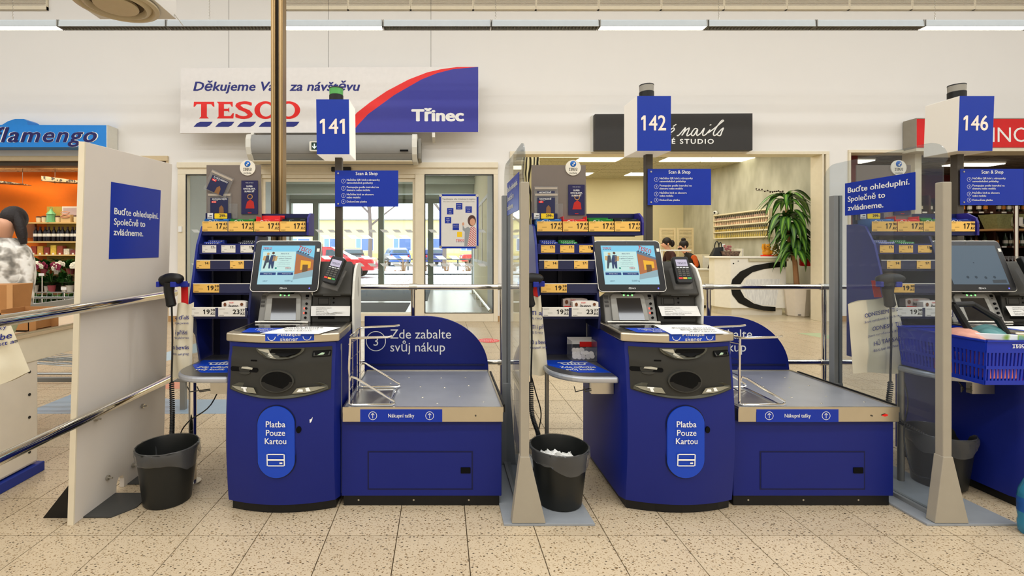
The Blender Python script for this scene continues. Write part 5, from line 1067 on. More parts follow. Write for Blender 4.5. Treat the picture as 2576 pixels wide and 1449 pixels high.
# token box on the shelf of checkout 142
tb = thing('token_box', (.825, 2.83, .657), 'clear acrylic box of white cart tokens on the steel shelf of checkout 142', 'box')
bx0, bx1, by0, by1 = .752, .898, 2.77, 2.88
for q in ((bx0, bx1, by0, by0 + .003, .657, .735), (bx0, bx1, by1 - .003, by1, .657, .775), (bx0, bx0 + .003, by0, by1, .657, .77), (bx1 - .003, bx1, by0, by1, .657, .77), (bx0, bx1, by0, by1, .657, .66)): MB().box(*q).build('acrylic_wall', M_clear, tb)
MB().box(bx0, bx1, by1 - .006, by1 - .003, .735, .778).build('paper_strip', M_tagw, tb); MB().box(bx0 + .075, bx1, by1 - .0075, by1 - .006, .72, .75).build('red_strip', M_red, tb)
rr_ = random.Random(3)
for q in range(13):
    c = V((bx0 + .025 + (q % 5) * .024 + rr_.uniform(-.004, .004), by0 + .022 + .018 * (q // 5), .676 + .014 * (q // 5) + rr_.uniform(0, .006))); d = V((rr_.uniform(-.4, .4), -1, rr_.uniform(.1, .9))).normalized()
    t = tag(MB().cyl(c, c + d * .004, .0155, n=16).cyl(c + d * .004, c + d * .0048, .0085, n=12).build('cart_token', mat('token_white', (236, 228, 218), .4), smooth=True), 'round white plastic token lying in the clear box on the shelf of checkout 142', 'token', 'cart tokens')
# blue shopping basket on the shelf of checkout 146
sb = thing('shopping_basket', (2.73, 2.46, .66), 'blue plastic shopping basket full of groceries on the shelf left of checkout 146', 'basket')
M_bask = mat('basket_blue', (20, 48, 170), .32)
bx0, bx1, by0, by1, bz0, bz1 = 2.555, 2.868, 2.255, 2.70, .662, .875; tp = .022
def wall(A, B_, n, wide, nm, m=M_bask):
    """slotted basket side: vertical ribs between rails, A-B along the top edge; bottoms tapered to the basket centre"""
    cx, cy = (bx0 + bx1) / 2, (by0 + by1) / 2
    def pt(t, z):
        p = V((*A, 0)).lerp(V((*B_, 0)), t); k_ = 1 - .09 * (bz1 - z) / (bz1 - bz0); return V((cx + (p.x - cx) * k_, cy + (p.y - cy) * k_, z))
    mb = MB(); d = V((B_[1] - A[1], A[0] - B_[0], 0)).normalized() * .003
    def quad(t0, t1, z0, z1, th=1.):
        p = [pt(t0, z0), pt(t1, z0), pt(t1, z1), pt(t0, z1)]; mb.hexa([p[0] - d * th, p[1] - d * th, p[1] + d * th, p[0] + d * th, p[3] - d * th, p[2] - d * th, p[2] + d * th, p[3] + d * th])
    quad(0, 1, bz1 - .06, bz1, 1.3); quad(0, 1, bz0 - .001, bz0 + .02, 1.3); quad(0, 1, bz0 + .075, bz0 + .09, 1.3)
    for i in range(n + 1):
        t = i / n; quad(max(0, t - wide), min(1, t + wide), bz0, bz1 - .05)
    quad(-.005, 1.005, bz1 - .008, bz1, 3.); return mb.build(nm, m, sb)
wall((bx0, by0), (bx0, by1), 24, .011, 'basket_side'); wall((bx1, by0), (bx1, by1), 24, .011, 'basket_side'); wall((bx0, by0), (bx1, by0), 17, .016, 'basket_end'); wall((bx0, by1), (bx1, by1), 17, .016, 'basket_end')
MB().box(bx0 + .02, bx1 - .02, by0 + .02, by1 - .02, bz0, bz0 + .005).build('basket_bottom', M_bask, sb)
mb = MB(); m2 = MB(); logo(mb, m2, Fr((2.672, by0 - .0045, .845)), 0, 0, .012, w=.075); mb.v += []; mb.build('lettering', M_white, sb); m2.build('lettering_dashes', M_white, sb)
for xx, x2 in ((2.62, 2.60), (2.80, 2.70)): MB().tube([(x2 + .02, 2.46, 1.02), (xx + .02, 2.44, .95), (xx + .05, 2.42, .87)], [.014, .016, .014], 8).build('handle_arm', M_black, sb, smooth=True)
MB().tube([(2.62, 2.46, 1.02), (2.72, 2.46, 1.022)], .014, 8).build('handle_grip', M_black, sb, smooth=True)
def grocery(nm, lb, x, y, z, sx, sy, sz, col, rot=(0, 0, 0), shape='box'):
    T = Matrix.Translation((x, y, z)) @ Matrix.Rotation(rot[2], 4, 'Z') @ Matrix.Rotation(rot[1], 4, 'Y') @ Matrix.Rotation(rot[0], 4, 'X'); mb = MB()
    if shape == 'box': mb.box(-sx / 2, sx / 2, -sy / 2, sy / 2, 0, sz)
    else:
        mb.ball((0, 0, sz / 2), sx / 2, sy / 2, sz / 2, 16, 10)
        for i, p in enumerate(mb.v): mb.v[i] = p * (1 + .07 * math.sin(9 * p.x / sx + 7 * p.y / sy))
    mb.v = [T @ p for p in mb.v]; return tag(mb.build(nm, col if not isinstance(col, tuple) else mat('g_' + nm + str(col[0]), col, .4, var=.25, vs=30), bevel=.004 if shape == 'box' else 0, smooth=shape != 'box'), lb, 'groceries')
grocery('frozen_food_carton', 'white and green food carton lying on top in the blue basket', 2.74, 2.36, .855, .19, .14, .03, ramp_mat('carton_print', .4, 'ShaderNodeTexNoise', [(0, (236, 240, 240)), (.52, (230, 238, 240)), (.6, (150, 190, 60)), (.7, (90, 150, 210))], scale=9), (-.1, .1, .35))
grocery('bread_bag', 'pinkish clear bag of bread rolls at the left in the blue basket', 2.63, 2.42, .80, .12, .2, .1, (220, 160, 140), shape='ball'); grocery('meat_tray', 'pink packed meat under the carton in the blue basket', 2.65, 2.32, .69, .14, .10, .14, (206, 110, 100)); grocery('orange_pack', 'orange packet at the bottom of the blue basket', 2.63, 2.45, .668, .12, .13, .1, (226, 110, 40)); grocery('red_pack', 'red striped packet at the near end of the blue basket', 2.76, 2.33, .668, .13, .11, .13, (190, 30, 60)); grocery('teal_bag', 'teal and silver crisp bag at the rear right of the blue basket', 2.8, 2.46, .79, .12, .14, .12, (90, 140, 140), shape='ball')
# water bottle at the right edge
wb = thing('water_bottle', (fx(2592, 2.2), 2.2, 0), 'blue plastic water bottle on the floor at the right edge', 'bottle'); c = (fx(2594, 2.2), 2.2, 0)
MB().lathe(c, [(.035, 0), (.042, .01), (.044, .05), (.041, .07), (.044, .09), (.044, .17), (.040, .2), (.024, .245), (.016, .262), (.016, .275)], 20).build('bottle_body', mat('bottle_aqua', (60, 150, 190), .1, trans=.5), wb, smooth=True); MB().lathe(c, [(.019, .272), (.019, .296), (.017, .298)], 16).build('cap', M_white, wb, smooth=True); MB().lathe(c, [(.0446, .1), (.0446, .165)], 20, caps=False).build('label_band', mat('label_blue', (30, 80, 150), .4, var=.4, vs=40), wb, smooth=True)
# red stickers on the floor
fs2 = thing('floor_sticker', (fx(1229, 6.87), 6.87, 0), 'round red distance sticker on the floor behind checkout 141', 'sticker'); Fs = Fr((fx(1229, 6.87), 6.87, .002), (1, 0, 0), (0, 1, 0)); MB().disc(Fs, 0, 0, .155, 0, 28).build('disc', mat('sticker_red', (226, 70, 66), .4), fs2)
mb = MB(); write(mb, Fs, 'DRŽTE SI', 0, .05, .035, 'c', bold=.02); write(mb, Fs, 'ODSTUP', 0, -.06, .045, 'c', bold=.03); mb.build('lettering', M_white, fs2)
# ================================================================ LEFT FOREGROUND: staffed till, person, trolley
tl = thing('staffed_till', (-2.7, 2.9, 0), 'white staffed checkout counter with a blue base at the left edge', 'till')
M_tw = mat('till_white', (228, 220, 206), .45)
MB().box(-3.0, -2.36, 1.3, 2.82, .06, .66).build('pedestal', M_tw, tl, bevel=.015); MB().box(-3.0, -2.34, 1.3, 2.84, 0, .055).build('base_strip', mat('base_blue', (28, 50, 140), .4), tl, bevel=.004)
fq = Fr((-2.36, 0, 0), (0, 1, 0), (0, 0, 1)); MB().prism(fq, [(1.3, .655), (3.95, .655), (3.95, .80), (1.3, .80)], -.03, .004).build('fascia', mat('till_cream', (232, 224, 204), .45), tl, bevel=.003)
MB().box(-3.0, -2.345, 1.3, 3.95, .80, .822).build('worktop', mat('till_top', (200, 180, 150), .3), tl, bevel=.003); MB().box(-2.37, -2.345, 1.3, 3.95, .822, .832).build('worktop_edge', M_steel, tl); MB().box(-3.02, -2.98, 1.3, 3.95, .82, .9).build('back_rail', M_lgrey, tl)
for z in (.60, .47, .34, .14): MB().cyl(fq.at(2.755, z, 0), fq.at(2.755, z, .004), .008, n=10).build('screw', M_black, tl)
for y in (3.7,): MB().box(-2.52, -2.42, y, y + .1, 0, .655).build('leg', M_lgrey, tl)
kb = thing('kraft_paper_bag', (-2.72, 3.05, .822), 'brown kraft paper bag standing on the staffed checkout counter', 'bag'); M_kraft = mat('kraft', (176, 124, 74), .8, var=.08, bump=.1)
MB().hexa([(-2.86, 2.98, .824), (-2.66, 2.98, .824), (-2.66, 3.1, .824), (-2.86, 3.1, .824), (-2.88, 2.97, 1.08), (-2.645, 2.97, 1.085), (-2.645, 3.12, 1.085), (-2.88, 3.12, 1.08)]).build('bag_body', M_kraft, kb, bevel=.003); MB().box(-2.68, -2.644, 2.966, 2.969, .83, 1.082).build('side_gusset', mat('kraft_light', (200, 150, 98), .8), kb)
ct = thing('cardboard_tray', (-2.47, 2.9, .822), 'open brown cardboard tray on the staffed checkout counter beside the kraft bag', 'box')
for q in ((-2.57, -2.36, 2.8, 2.806, .824, .93), (-2.57, -2.36, 2.96, 2.966, .824, .95), (-2.57, -2.564, 2.8, 2.966, .824, .95), (-2.406, -2.4, 2.8, 2.966, .824, .92), (-2.57, -2.4, 2.8, 2.966, .824, .83)): MB().box(*q).build('tray_wall', M_kraft, ct)
gb = grocery('folded_green_bag', 'pale green folded shopping bag on the counter in front of the cardboard tray', -2.42, 2.52, .834, .16, .26, .1, (178, 186, 150), (0, .35, .2))
# ---- people
def skinbody(name, pts, edges, parent, mfun, mats, root=0, sub=2):
    me = bpy.data.meshes.new(name); W = wmat(parent).inverted(); me.from_pydata([W @ V(p[:3]) for p in pts], edges, []); o = bpy.data.objects.new(name, me); COL.objects.link(o)
    sk = o.modifiers.new('skin', 'SKIN'); sk.use_smooth_shade = True
    d = me.skin_vertices[0].data
    for i, p in enumerate(pts): d[i].radius = (p[3], p[4] if len(p) > 4 else p[3]); d[i].use_root = i == root
    ss = o.modifiers.new('sub', 'SUBSURF'); ss.levels = sub; ss.render_levels = sub
    dg = bpy.context.evaluated_depsgraph_get(); dg.update(); m2 = bpy.data.meshes.new_from_object(o.evaluated_get(dg)); bpy.data.objects.remove(o); bpy.data.meshes.remove(me)
    m2.name = name; m2.materials.clear()
    for m in mats: m2.materials.append(m)
    Wi = W.inverted()
    for p in m2.polygons: p.material_index = mfun(Wi @ p.center); p.use_smooth = True
    b = bpy.data.objects.new(name, m2); COL.objects.link(b); b.parent = parent; return b
M_trous = mat('dark_trousers', (40, 42, 52), .7)
M_fur = ramp_mat('grey_white_fur', .9, 'ShaderNodeTexNoise', [(.35, (120, 116, 108)), (.48, (180, 174, 164)), (.56, (232, 228, 220)), (1, (240, 238, 230))], scale=14, bump=1.0)
pc = thing('person', (-3.2, 3.45, 0), 'person with long dark hair in a grey and white fur waistcoat behind the staffed checkout', 'person')
px_, py_ = -3.17, 3.45
body = skinbody('body', [(px_, py_, .86, .15, .12), (px_, py_, 1.05, .15, .11), (px_, py_, 1.24, .17, .12), (px_, py_, 1.33, .10, .08), (px_ + .025, py_ - .01, 1.385, .05), (px_ + .055, py_ - .03, 1.455, .074, .08), (px_ + .06, py_ - .035, 1.53, .07, .075),
    (px_ + .17, py_, 1.28, .06), (px_ + .22, py_ - .03, 1.05, .048), (px_ + .10, py_ - .24, .96, .036), (px_ + .02, py_ - .32, .95, .028), (px_ - .17, py_, 1.28, .06), (px_ - .22, py_ - .03, 1.05, .048), (px_ - .12, py_ - .22, .95, .036), (px_ - .06, py_ - .3, .94, .028),
    (px_ + .09, py_, .78, .085), (px_ + .1, py_, .45, .06), (px_ + .1, py_, .08, .042), (px_ + .1, py_ - .14, .04, .04), (px_ - .09, py_, .78, .085), (px_ - .1, py_, .45, .06), (px_ - .1, py_, .08, .042), (px_ - .1, py_ - .14, .04, .04), ],
    [(0, 1), (1, 2), (2, 3), (3, 4), (4, 5), (5, 6), (2, 7), (7, 8), (8, 9), (9, 10), (2, 11), (11, 12), (12, 13), (13, 14), (0, 15), (15, 16), (16, 17), (17, 18), (0, 19), (19, 20), (20, 21), (21, 22)], pc,
    lambda c: 1 if c.z < .84 else (0 if (c.z > 1.36 or (c.y < py_ - .27 and c.z < 1.1)) else 2), [M_skin, M_trous, M_fur])
mb = MB(); n = 20
prof = [(.23, .17, .86), (.25, .18, .92), (.255, .185, 1.02), (.265, .19, 1.12), (.262, .185, 1.22), (.23, .165, 1.31), (.14, .12, 1.37), (.11, .1, 1.385)]
for rx_, ry_, z in prof:
    for q in range(n):
        a = 2 * pi * q / n; mb.v.append(V((px_ + .8 * rx_ * math.cos(a) * (1 + .02 * math.sin(7 * a + z * 20)), py_ + ry_ * math.sin(a), z)))
mb.f = [(i * n + q, i * n + (q + 1) % n, (i + 1) * n + (q + 1) % n, (i + 1) * n + q) for i in range(len(prof) - 1) for q in range(n)]; mb.mi = [0] * len(mb.f); mb.build('fur_waistcoat', M_fur, pc, smooth=True)
MB().ball((px_ + .075, py_ + .035, 1.525), .08, .085, .092, 16, 10).tube([(px_ + .11, py_ + .01, 1.57), (px_ + .145, py_ + .0, 1.49), (px_ + .17, py_ - .01, 1.41), (px_ + .185, py_ - .01, 1.34)], [.03, .036, .034, .02], 10).tube([(px_ - .06, py_ + .03, 1.53), (px_ - .1, py_ + .04, 1.42), (px_ - .13, py_ + .05, 1.33)], [.05, .045, .02], 10).build('hair', M_hair, pc, smooth=True)
MB().ball((px_ + .048, py_ - .108, 1.475), .013, .016, .022, 8, 6).build('nose', M_skin, pc, smooth=True); MB().ball((px_ + .048, py_ - .1, 1.435), .022, .008, .006, 10, 6).build('mouth', mat('lip', (170, 90, 84), .5), pc, smooth=True)
for sx in (.02, .075): MB().ball((px_ + sx, py_ - .101, 1.505), .014, .008, .008, 8, 6).build('eye', M_ink, pc, smooth=True)
# shopping trolley behind
tr = thing('shopping_trolley', (-3.75, 4.7, 0), 'grey wire shopping trolley in the aisle behind the staffed checkout', 'trolley'); M_wire = mat('zinc_wire', (150, 152, 150), .35, metal=.8)
mb = MB(); a0, a1, b0, b1 = -4.25, -3.2, 4.45, 4.95
for z, s in ((.86, 0), (.80, .01), (.66, .03), (.50, .05)): mb.tube([(a0 + s, b0 + s, z), (a1 - s, b0 + s, z), (a1 - s, b1 - s, z), (a0 + s, b1 - s, z)], .006, 5, closed=True)
for i in range(19):
    x = a0 + .03 + (a1 - a0 - .06) * i / 18; mb.tube([(x, b0, .86), (x, b0 + .05, .5), (x, b1 - .05, .5), (x, b1, .86)], .0028, 4)
for i in range(9):
    y = b0 + .03 + (b1 - b0 - .06) * i / 8; mb.tube([(a0, y, .86), (a0 + .05, y, .5), (a1 - .05, y, .5), (a1, y, .86)], .0028, 4)
mb.build('wire_basket', M_wire, tr, fix=False)
mb = MB()
for y in (b0 + .05, b1 - .05): mb.tube([(a0 + .1, y, .5), (a0 + .05, y, .3), (a0 + .05, y, .14), (a1 - .1, y, .14), (a1 - .05, y, .5)], .012, 6)
for i in range(20): x = a0 + .1 + (a1 - a0 - .25) * i / 19; mb.cyl((x, b0 + .05, .26), (x, b1 - .05, .2), .004, n=4)
for i in range(8): y = b0 + .05 + .057 * i; mb.cyl((a0 + .1, y, .26), (a1 - .15, y, .2), .004, n=4)
mb.build('lower_frame', M_wire, tr, fix=False)
for x in (a0 + .08, a1 - .12):
    for y in (b0 + .07, b1 - .07): MB().cyl((x, y - .015, .06), (x, y + .015, .06), .06, n=16).build('wheel', M_black, tr, smooth=True); MB().cyl((x, y, .06), (x, y, .15), .012, n=8).build('castor', M_steel, tr)
MB().tube([(a0 - .02, b0 + .02, .93), (a0 - .08, b0 + .02, .98), (a0 - .08, b1 - .02, .98), (a0 - .02, b1 - .02, .93)], .014, 8).build('handle', M_bask, tr, smooth=True)
gr = thing('low_bumper_rail', (-2.9, 3.95, 0), 'low grey bumper rail near the floor behind the staffed checkout', 'rail'); MB().box(-3.6, -2.0, 3.9, 3.94, .225, .26).build('bar', M_lgrey, gr, bevel=.004); MB().box(-3.5, -3.46, 3.9, 3.94, 0, .225).box(-2.12, -2.08, 3.9, 3.94, 0, .225).build('feet', M_lgrey, gr)
# ================================================================ HIGH SIGNS, AIR CURTAIN, VENTS, LIGHTS
SD = 8.3
def sx_(px): return fx(px, SD)
def sz_(py): return fz(py, SD)
ts = thing('store_sign', (sx_(829), SD, sz_(335)), 'wide white and blue store sign with a red arc hung over the entrance', 'sign')
Fz = Fr((0, SD, 0)); L_ = lambda pts: [(sx_(a), sz_(b)) for a, b in pts]
MB().prism(Fz, L_([(453, 335), (1204, 332), (1204, 168), (455, 171)]), -.03, 0).build('board', mat('sign_white', (226, 222, 218), .4), ts)
outer = [(862, 333.6), (897, 284), (930, 258), (973, 229), (1028, 200), (1075, 182), (1110, 174), (1150, 168.5)]; inner = [(1203, 168.3), (1140, 174), (1100, 184), (1060, 200), (992, 239), (926, 287), (899, 316), (886, 333.5)]
MB().face(Fz, L_(outer + inner), .001).build('red_arc', mat('sign_red', (228, 40, 36), .4), ts); MB().face(Fz, L_(inner[::-1] + [(1203, 332)]), .0012).build('blue_field', mat('sign_blue_big', (52, 54, 150), .35), ts)
pxm = SD / FPX; mb = MB(); write(mb, Fz, 'Děkujeme Vám za návštěvu', sx_(487), sz_(228), 22 * pxm, w=420 * pxm, bold=.05, shear=.22, o=.002); mb.build('lettering', M_blueink, ts)
mb = MB(); m2 = MB(); logo(mb, m2, Fz, sx_(487), sz_(298), 42 * pxm, o=.002, w=270 * pxm); mb.build('red_logo', M_red, ts); m2.build('blue_dashes', M_blueink, ts)
mb = MB(); write(mb, Fz, 'Třinec', sx_(1037), sz_(304), 28 * pxm, w=128 * pxm, bold=.09, o=.002); mb.build('town_lettering', M_white, ts)
for px in (575, 826, 1084): MB().cyl((sx_(px), SD + .01, sz_(170)), (sx_(px), SD + .01, 6.5), .0035, n=5).build('hanging_wire', M_dgrey, ts)
for px in (635, 1090): MB().box(sx_(px) - .02, sx_(px) + .03, SD - .02, W0, sz_(346), sz_(334)).build('wall_bracket', M_tagw, ts)
# air curtain
ac = thing('air_curtain', (fx(836, 8.2), 8.3, 2.83), 'long grey air curtain box under the store sign over the sliding doors', 'air curtain')
fa_ = Fr((0, 0, 0), (0, 1, 0), (0, 0, 1)); sec = [(8.18, 2.93), (8.13, 3.02), (8.13, 3.16), (8.17, 3.24), (8.25, 3.27), (8.69, 3.27), (8.69, 2.82), (8.3, 2.82)]
xa, xb = fx(632, 8.15), fx(1036, 8.15); mb = MB(); F_ = Fr((xa, 0, 0), (0, 1, 0), (0, 0, 1)); mb.prism(F_, sec, 0, xb - xa); mb.build('casing', mat('curtain_grey', (150, 150, 148), .45), ac, smooth=True)
for x, w_ in ((xa - .09, .09), (xb, .09)): MB().prism(Fr((x, 0, 0), (0, 1, 0), (0, 0, 1)), [(a + (.0 if a > 8.6 else -.012), b + (.012 if b > 3 else -.012)) for a, b in sec], 0, w_).build('end_cap', M_cover, ac, bevel=.01)
MB().prism(Fr((xb + .1, 0, 0), (0, 1, 0), (0, 0, 1)), [(8.25, 2.86), (8.22, 2.95), (8.22, 3.2), (8.66, 3.2), (8.66, 2.86)], 0, .05).build('side_plate', M_lgrey, ac, bevel=.006)
MB().box(xa, xb, 8.2, 8.45, 2.805, 2.822).build('outlet_grille', M_cream, ac); MB().box(xa, xb, 8.13, 8.14, 2.925, 2.93).build('seam', M_dgrey, ac); MB().box(xb - .2, xb - .06, 8.125, 8.131, 2.96, 2.99).build('maker_badge', M_dark, ac)
ex = thing('exit_sign', (fx(798, 8.05), 8.08, 3.0), 'green and white emergency exit sign on the air curtain', 'exit sign'); Fx = Fr((fx(778, 8.05), 8.05, fz(380, 8.05))); MB().prism(Fx, rrect(0, 0, .3, .165, .02), -.06, 0).build('housing', M_cover, ex); MB().rect(Fx, .035, .02, .27, .145, .001).build('green_face', emat('exit_green', (10, 60, 44), .6), ex)
MB().face(Fx, [(.075, .125), (.095, .125), (.095, .07), (.12, .09), (.12, .07), (.085, .035), (.05, .07), (.05, .09), (.075, .07)], .002).rect(Fx, .15, .04, .16, .125, .002).build('arrow', emat('exit_white', (240, 250, 244), .9), ex)
# florist sign
FD = 8.42; q8 = FD / FPX; fl = thing('florist_sign', (fx(130, FD), FD, fz(370, FD)), 'bright blue florist sign with dark flowing lettering above the left shop', 'sign'); Ff = Fr((0, FD, 0)); L8 = lambda pts: [(fx(a, FD), fz(b, FD)) for a, b in pts]
MB().prism(Ff, L8([(-230, 370), (268, 370), (268, 315), (70, 314), (66, 303), (60, 299), (38, 299), (20, 305), (5, 314), (-230, 313)]), -.27, 0).build('light_box', mat('sign_cyan', (34, 132, 218), .35), fl); MB().prism(Ff, L8([(268, 371), (270, 371), (270, 314), (268, 314)]), -.27, .002).build('side_edge', M_cover, fl)
mo = MB(); mi_ = MB(); fu, fv = fx(-22, FD), fz(357, FD)
write(mo, Ff, 'flamengo', fu, fv, 36 * q8, w=275 * q8, bold=.075, shear=.28, o=.004, space=1.12); write(mi_, Ff, 'flamengo', fu + .02, fv, 36 * q8, w=270 * q8, bold=.045, shear=.28, o=.007, space=1.12)
mo.build('white_outline', M_white, fl); mi_.build('lettering', mat('flamengo_navy', (30, 26, 92), .4), fl)
# nail studio sign
ND = 8.5; q9 = ND / FPX; ns_ = thing('nail_studio_sign', (fx(1695, ND), ND, fz(378, ND)), 'black nail studio sign with white script lettering above the middle shop', 'sign'); Fn = Fr((0, ND, 0)); MB().prism(Fn, [(fx(1497, ND), fz(378, ND)), (fx(1893, ND), fz(378, ND)), (fx(1893, ND), fz(285, ND)), (fx(1497, ND), fz(287, ND))], -.2, 0).build('board', mat('sign_black', (46, 44, 42), .5), ns_); MB().prism(Fn, [(fx(1494, ND), fz(379, ND)), (fx(1894, ND), fz(379, ND)), (fx(1894, ND), fz(284, ND)), (fx(1494, ND), fz(286, ND))], -.205, -.1).build('surround', M_cover, ns_)
mb = MB(); write(mb, Fn, 'É STUDIO', fx(1690, ND), fz(361.5, ND), 11.5 * q9, w=105 * q9, bold=.04, o=.004, space=1.25)
for st in ([(1300, 888), (1332, 878), (1400, 800), (1428, 770), (1400, 845), (1372, 886)], [(1372, 886), (1430, 812), (1482, 775), (1468, 825), (1446, 880), (1465, 888), (1520, 850)], [(1604, 790), (1565, 785), (1522, 838), (1516, 880), (1552, 880), (1606, 796), (1592, 860), (1604, 886), (1655, 850)], [(1655, 850), (1705, 778), (1684, 842), (1684, 882), (1724, 872), (1790, 800)], [(1760, 850), (1850, 782), (1960, 692), (1988, 668), (1958, 668), (1880, 770), (1840, 850), (1850, 886), (1892, 870)], [(1892, 866), (1950, 802), (1986, 776), (1962, 832), (1940, 885), (1902, 880), (1884, 858)], [(1170, 850), (1215, 840), (1262, 800), (1250, 775), (1210, 800), (1190, 850), (1215, 870)], [(1245, 752), (1290, 722)], [(1785, 735), (1805, 725)]):
    p = smooth_path([(fx(1480 + a / 5.855, ND), ND - .006, fz(190 + b / 5.855, ND)) for a, b in st], 6); mb.tube(p, .011, 6)
mb.build('lettering', M_white, ns_, fix=False)
# red wine shop sign
RD = 8.44; qr = RD / FPX; rs = thing('wine_shop_sign', (fx(2450, RD), RD, fz(377, RD)), 'red light box sign with white capitals above the right-hand wine shop', 'sign'); Fr_ = Fr((0, RD, 0)); MB().prism(Fr_, [(fx(2305, RD), fz(373, RD)), (fx(2800, RD), fz(373, RD)), (fx(2800, RD), fz(297, RD)), (fx(2305, RD), fz(297, RD))], -.24, .0).build('light_box', mat('sign_box_grey', (150, 144, 132), .5), rs)
MB().rect(Fr_, fx(2306, RD), fz(371, RD), fx(2800, RD), fz(299, RD), .002).build('red_face', mat('sign_red_face', (214, 34, 36), .35), rs); mb = MB(); write(mb, Fr_, 'I', fx(2496, RD), fz(357, RD), 36 * qr, bold=.0, o=.004); write(mb, Fr_, 'N', fx(2509, RD), fz(357, RD), 36 * qr, o=.004); write(mb, Fr_, 'O', fx(2549, RD), fz(357, RD), 36 * qr, o=.004); mb.build('lettering', M_white, rs)
MB().box(fx(2305, RD), fx(2800, RD), RD, W0, fz(380, RD), fz(373, RD)).build('mounting_rail', M_cream, rs)
# wall louvres high above
def louvre(x0, x1, lb):
    o = thing('wall_louvre', ((x0 + x1) / 2, W0, 5.62), lb, 'vent', 'louvre grilles high on the wall'); z0, z1 = 5.62, 6.3
    MB().box(x0, x1, W0 - .06, W0, z0, z0 + .055).box(x0, x1, W0 - .06, W0, z1, z1 + .05).box(x0, x0 + .015, W0 - .05, W0, z0, z1).box(x1 - .015, x1, W0 - .05, W0, z0, z1).build('frame', M_cream, o)
    mb = MB(); z = z0 + .06
    while z < z1: mb.box(x0 + .015, x1 - .015, W0 - .05, W0 - .01, z, z + .014); z += .0225
    mb.build('slats', mat('slat_beige', (222, 212, 192), .5), o, fix=False); MB().box(x0, x1, W0 - .004, W0 - .001, z0, z1).build('backing', mat('louvre_back', (120, 106, 84), .8), o)
for k in range(12): louvre(fx(718, 8.66) + 1.128 * k, fx(718, 8.66) + 1.128 * (k + 1) - .004, '%s beige louvre grille right of the cable pole, high on the back wall' % ORD[k])
louvre(-8.25, fx(118, 8.66), 'beige slatted louvre grille high on the back wall at the far left')
# suspended light row
LDn, LDf = 6.6, 6.73; lw = 1.489; M_house = mat('lamp_housing', (176, 182, 184), .4)
for k in range(-1, 11):
    x0 = fx(145, LDn) + lw * (k - 1); x1 = x0 + lw - .012; lit = k in (0, 3, 6, 9)
    cpx = CX + (x0 + x1) / 2 * FPX / LDn
    o = thing('ceiling_light', ((x0 + x1) / 2, 6.66, 4.365), ('lit' if lit else 'unlit') + ' suspended fluorescent light ' + ('over the far left end of the florist shop' if cpx < 0 else 'over the florist sign' if cpx < 145 else 'over the florist shop behind the air diffuser' if cpx < 430 else 'above the left end of the store sign' if cpx < 600 else 'left of the cable pole top' if cpx < 720 else 'right of the cable pole top' if cpx < 900 else 'above the blue end of the store sign' if cpx < 1200 else 'above the gap between store sign and nail studio' if cpx < 1450 else 'above the nail studio sign' if cpx < 1700 else 'right of the nail studio sign' if cpx < 2000 else 'left of the wine shop sign' if cpx < 2250 else 'above the wine shop sign' if cpx < 2560 else 'beyond the wine shop sign, partly cut off'), 'light', 'suspended light row')
    MB().prism(Fr((x0, 0, 0), (0, 1, 0), (0, 0, 1)), [(LDn, 4.366), (LDn + .005, 4.44), (LDn + .02, 4.465), (LDf - .02, 4.465), (LDf, 4.44), (LDf, 4.366), (LDf - .008, 4.366), (LDf - .01, 4.43), (LDn + .012, 4.43), (LDn + .008, 4.366)], 0, x1 - x0).build('housing', M_house, o)
    MB().box(x0, x0 + .01, LDn, LDf, 4.366, 4.46).box(x1 - .01, x1, LDn, LDf, 4.366, 4.46).build('end_cap', M_lgrey, o)
    if lit: MB().box(x0 + .01, x1 - .01, LDn + .008, LDf - .008, 4.368, 4.40).build('tube', emat('tube_light', (255, 248, 226), 9.), o)
    else:
        mb = MB(); x = x0 + .03
        while x < x1: mb.box(x, x + .004, LDn + .008, LDf - .008, 4.368, 4.42); x += .048
        mb.build('louvre_fins', M_lgrey, o, fix=False); MB().box(x0 + .01, x1 - .01, LDn + .008, LDf - .008, 4.425, 4.43).build('reflector', mat('dim_reflector', (206, 196, 186), .5), o)
for px in (32, 527, 1247, 1808, 2352):
    mb = MB(); x = fx(px, 6.66); z = 4.46
    mb.tube([(x, 6.66, 4.46), (x, 6.66, 4.52)], .006, 5)
    while z < 6.5: mb.tube([(x - .008, 6.66, z), (x + .008, 6.66, z + .02), (x - .008, 6.66, z + .04)], .003, 4); z += .04
    tag(mb.build('hanging_chain', M_steel, fix=False), 'thin hanging chain holding the suspended light row', 'chain', 'light row chains')
# round air diffuser
df = thing('air_diffuser', (-3.46, 5.12, 3.9), 'round beige air diffuser under a white duct box at the upper left', 'air diffuser'); M_dif = mat('diffuser_beige', (208, 194, 164), .45)
MB().lathe((-3.46, 5.12, 3.9), [(.40, .02), (.40, .0), (.36, -.012), (.345, .0), (.33, .03)], 48, caps=False).build('outer_ring', M_dif, df, smooth=True); MB().lathe((-3.46, 5.12, 3.9), [(.335, .03), (.31, -.01), (.28, -.02), (.265, .01), (.25, .04)], 48, caps=False).build('middle_ring', M_dif, df, smooth=True)
MB().lathe((-3.46, 5.12, 3.9), [(.0, -.02), (.1, -.028), (.2, -.022), (.21, -.01), (.2, .02)], 40, caps=False).build('centre_cone', M_dif, df, smooth=True); MB().box(-3.9, -3.03, 4.68, 5.5, 3.935, 4.7).build('duct_box', M_wall, df, bevel=.004); MB().lathe((-3.46, 5.12, 3.93), [(.35, 0), (.35, .01)], 40).build('dark_throat', mat('throat', (90, 76, 56), .7), df)
MB().tube([(-3.05, 5.45, 4.0), (-2.95, 5.5, 3.86)], .004, 5).build('loose_wire', M_steel, df)
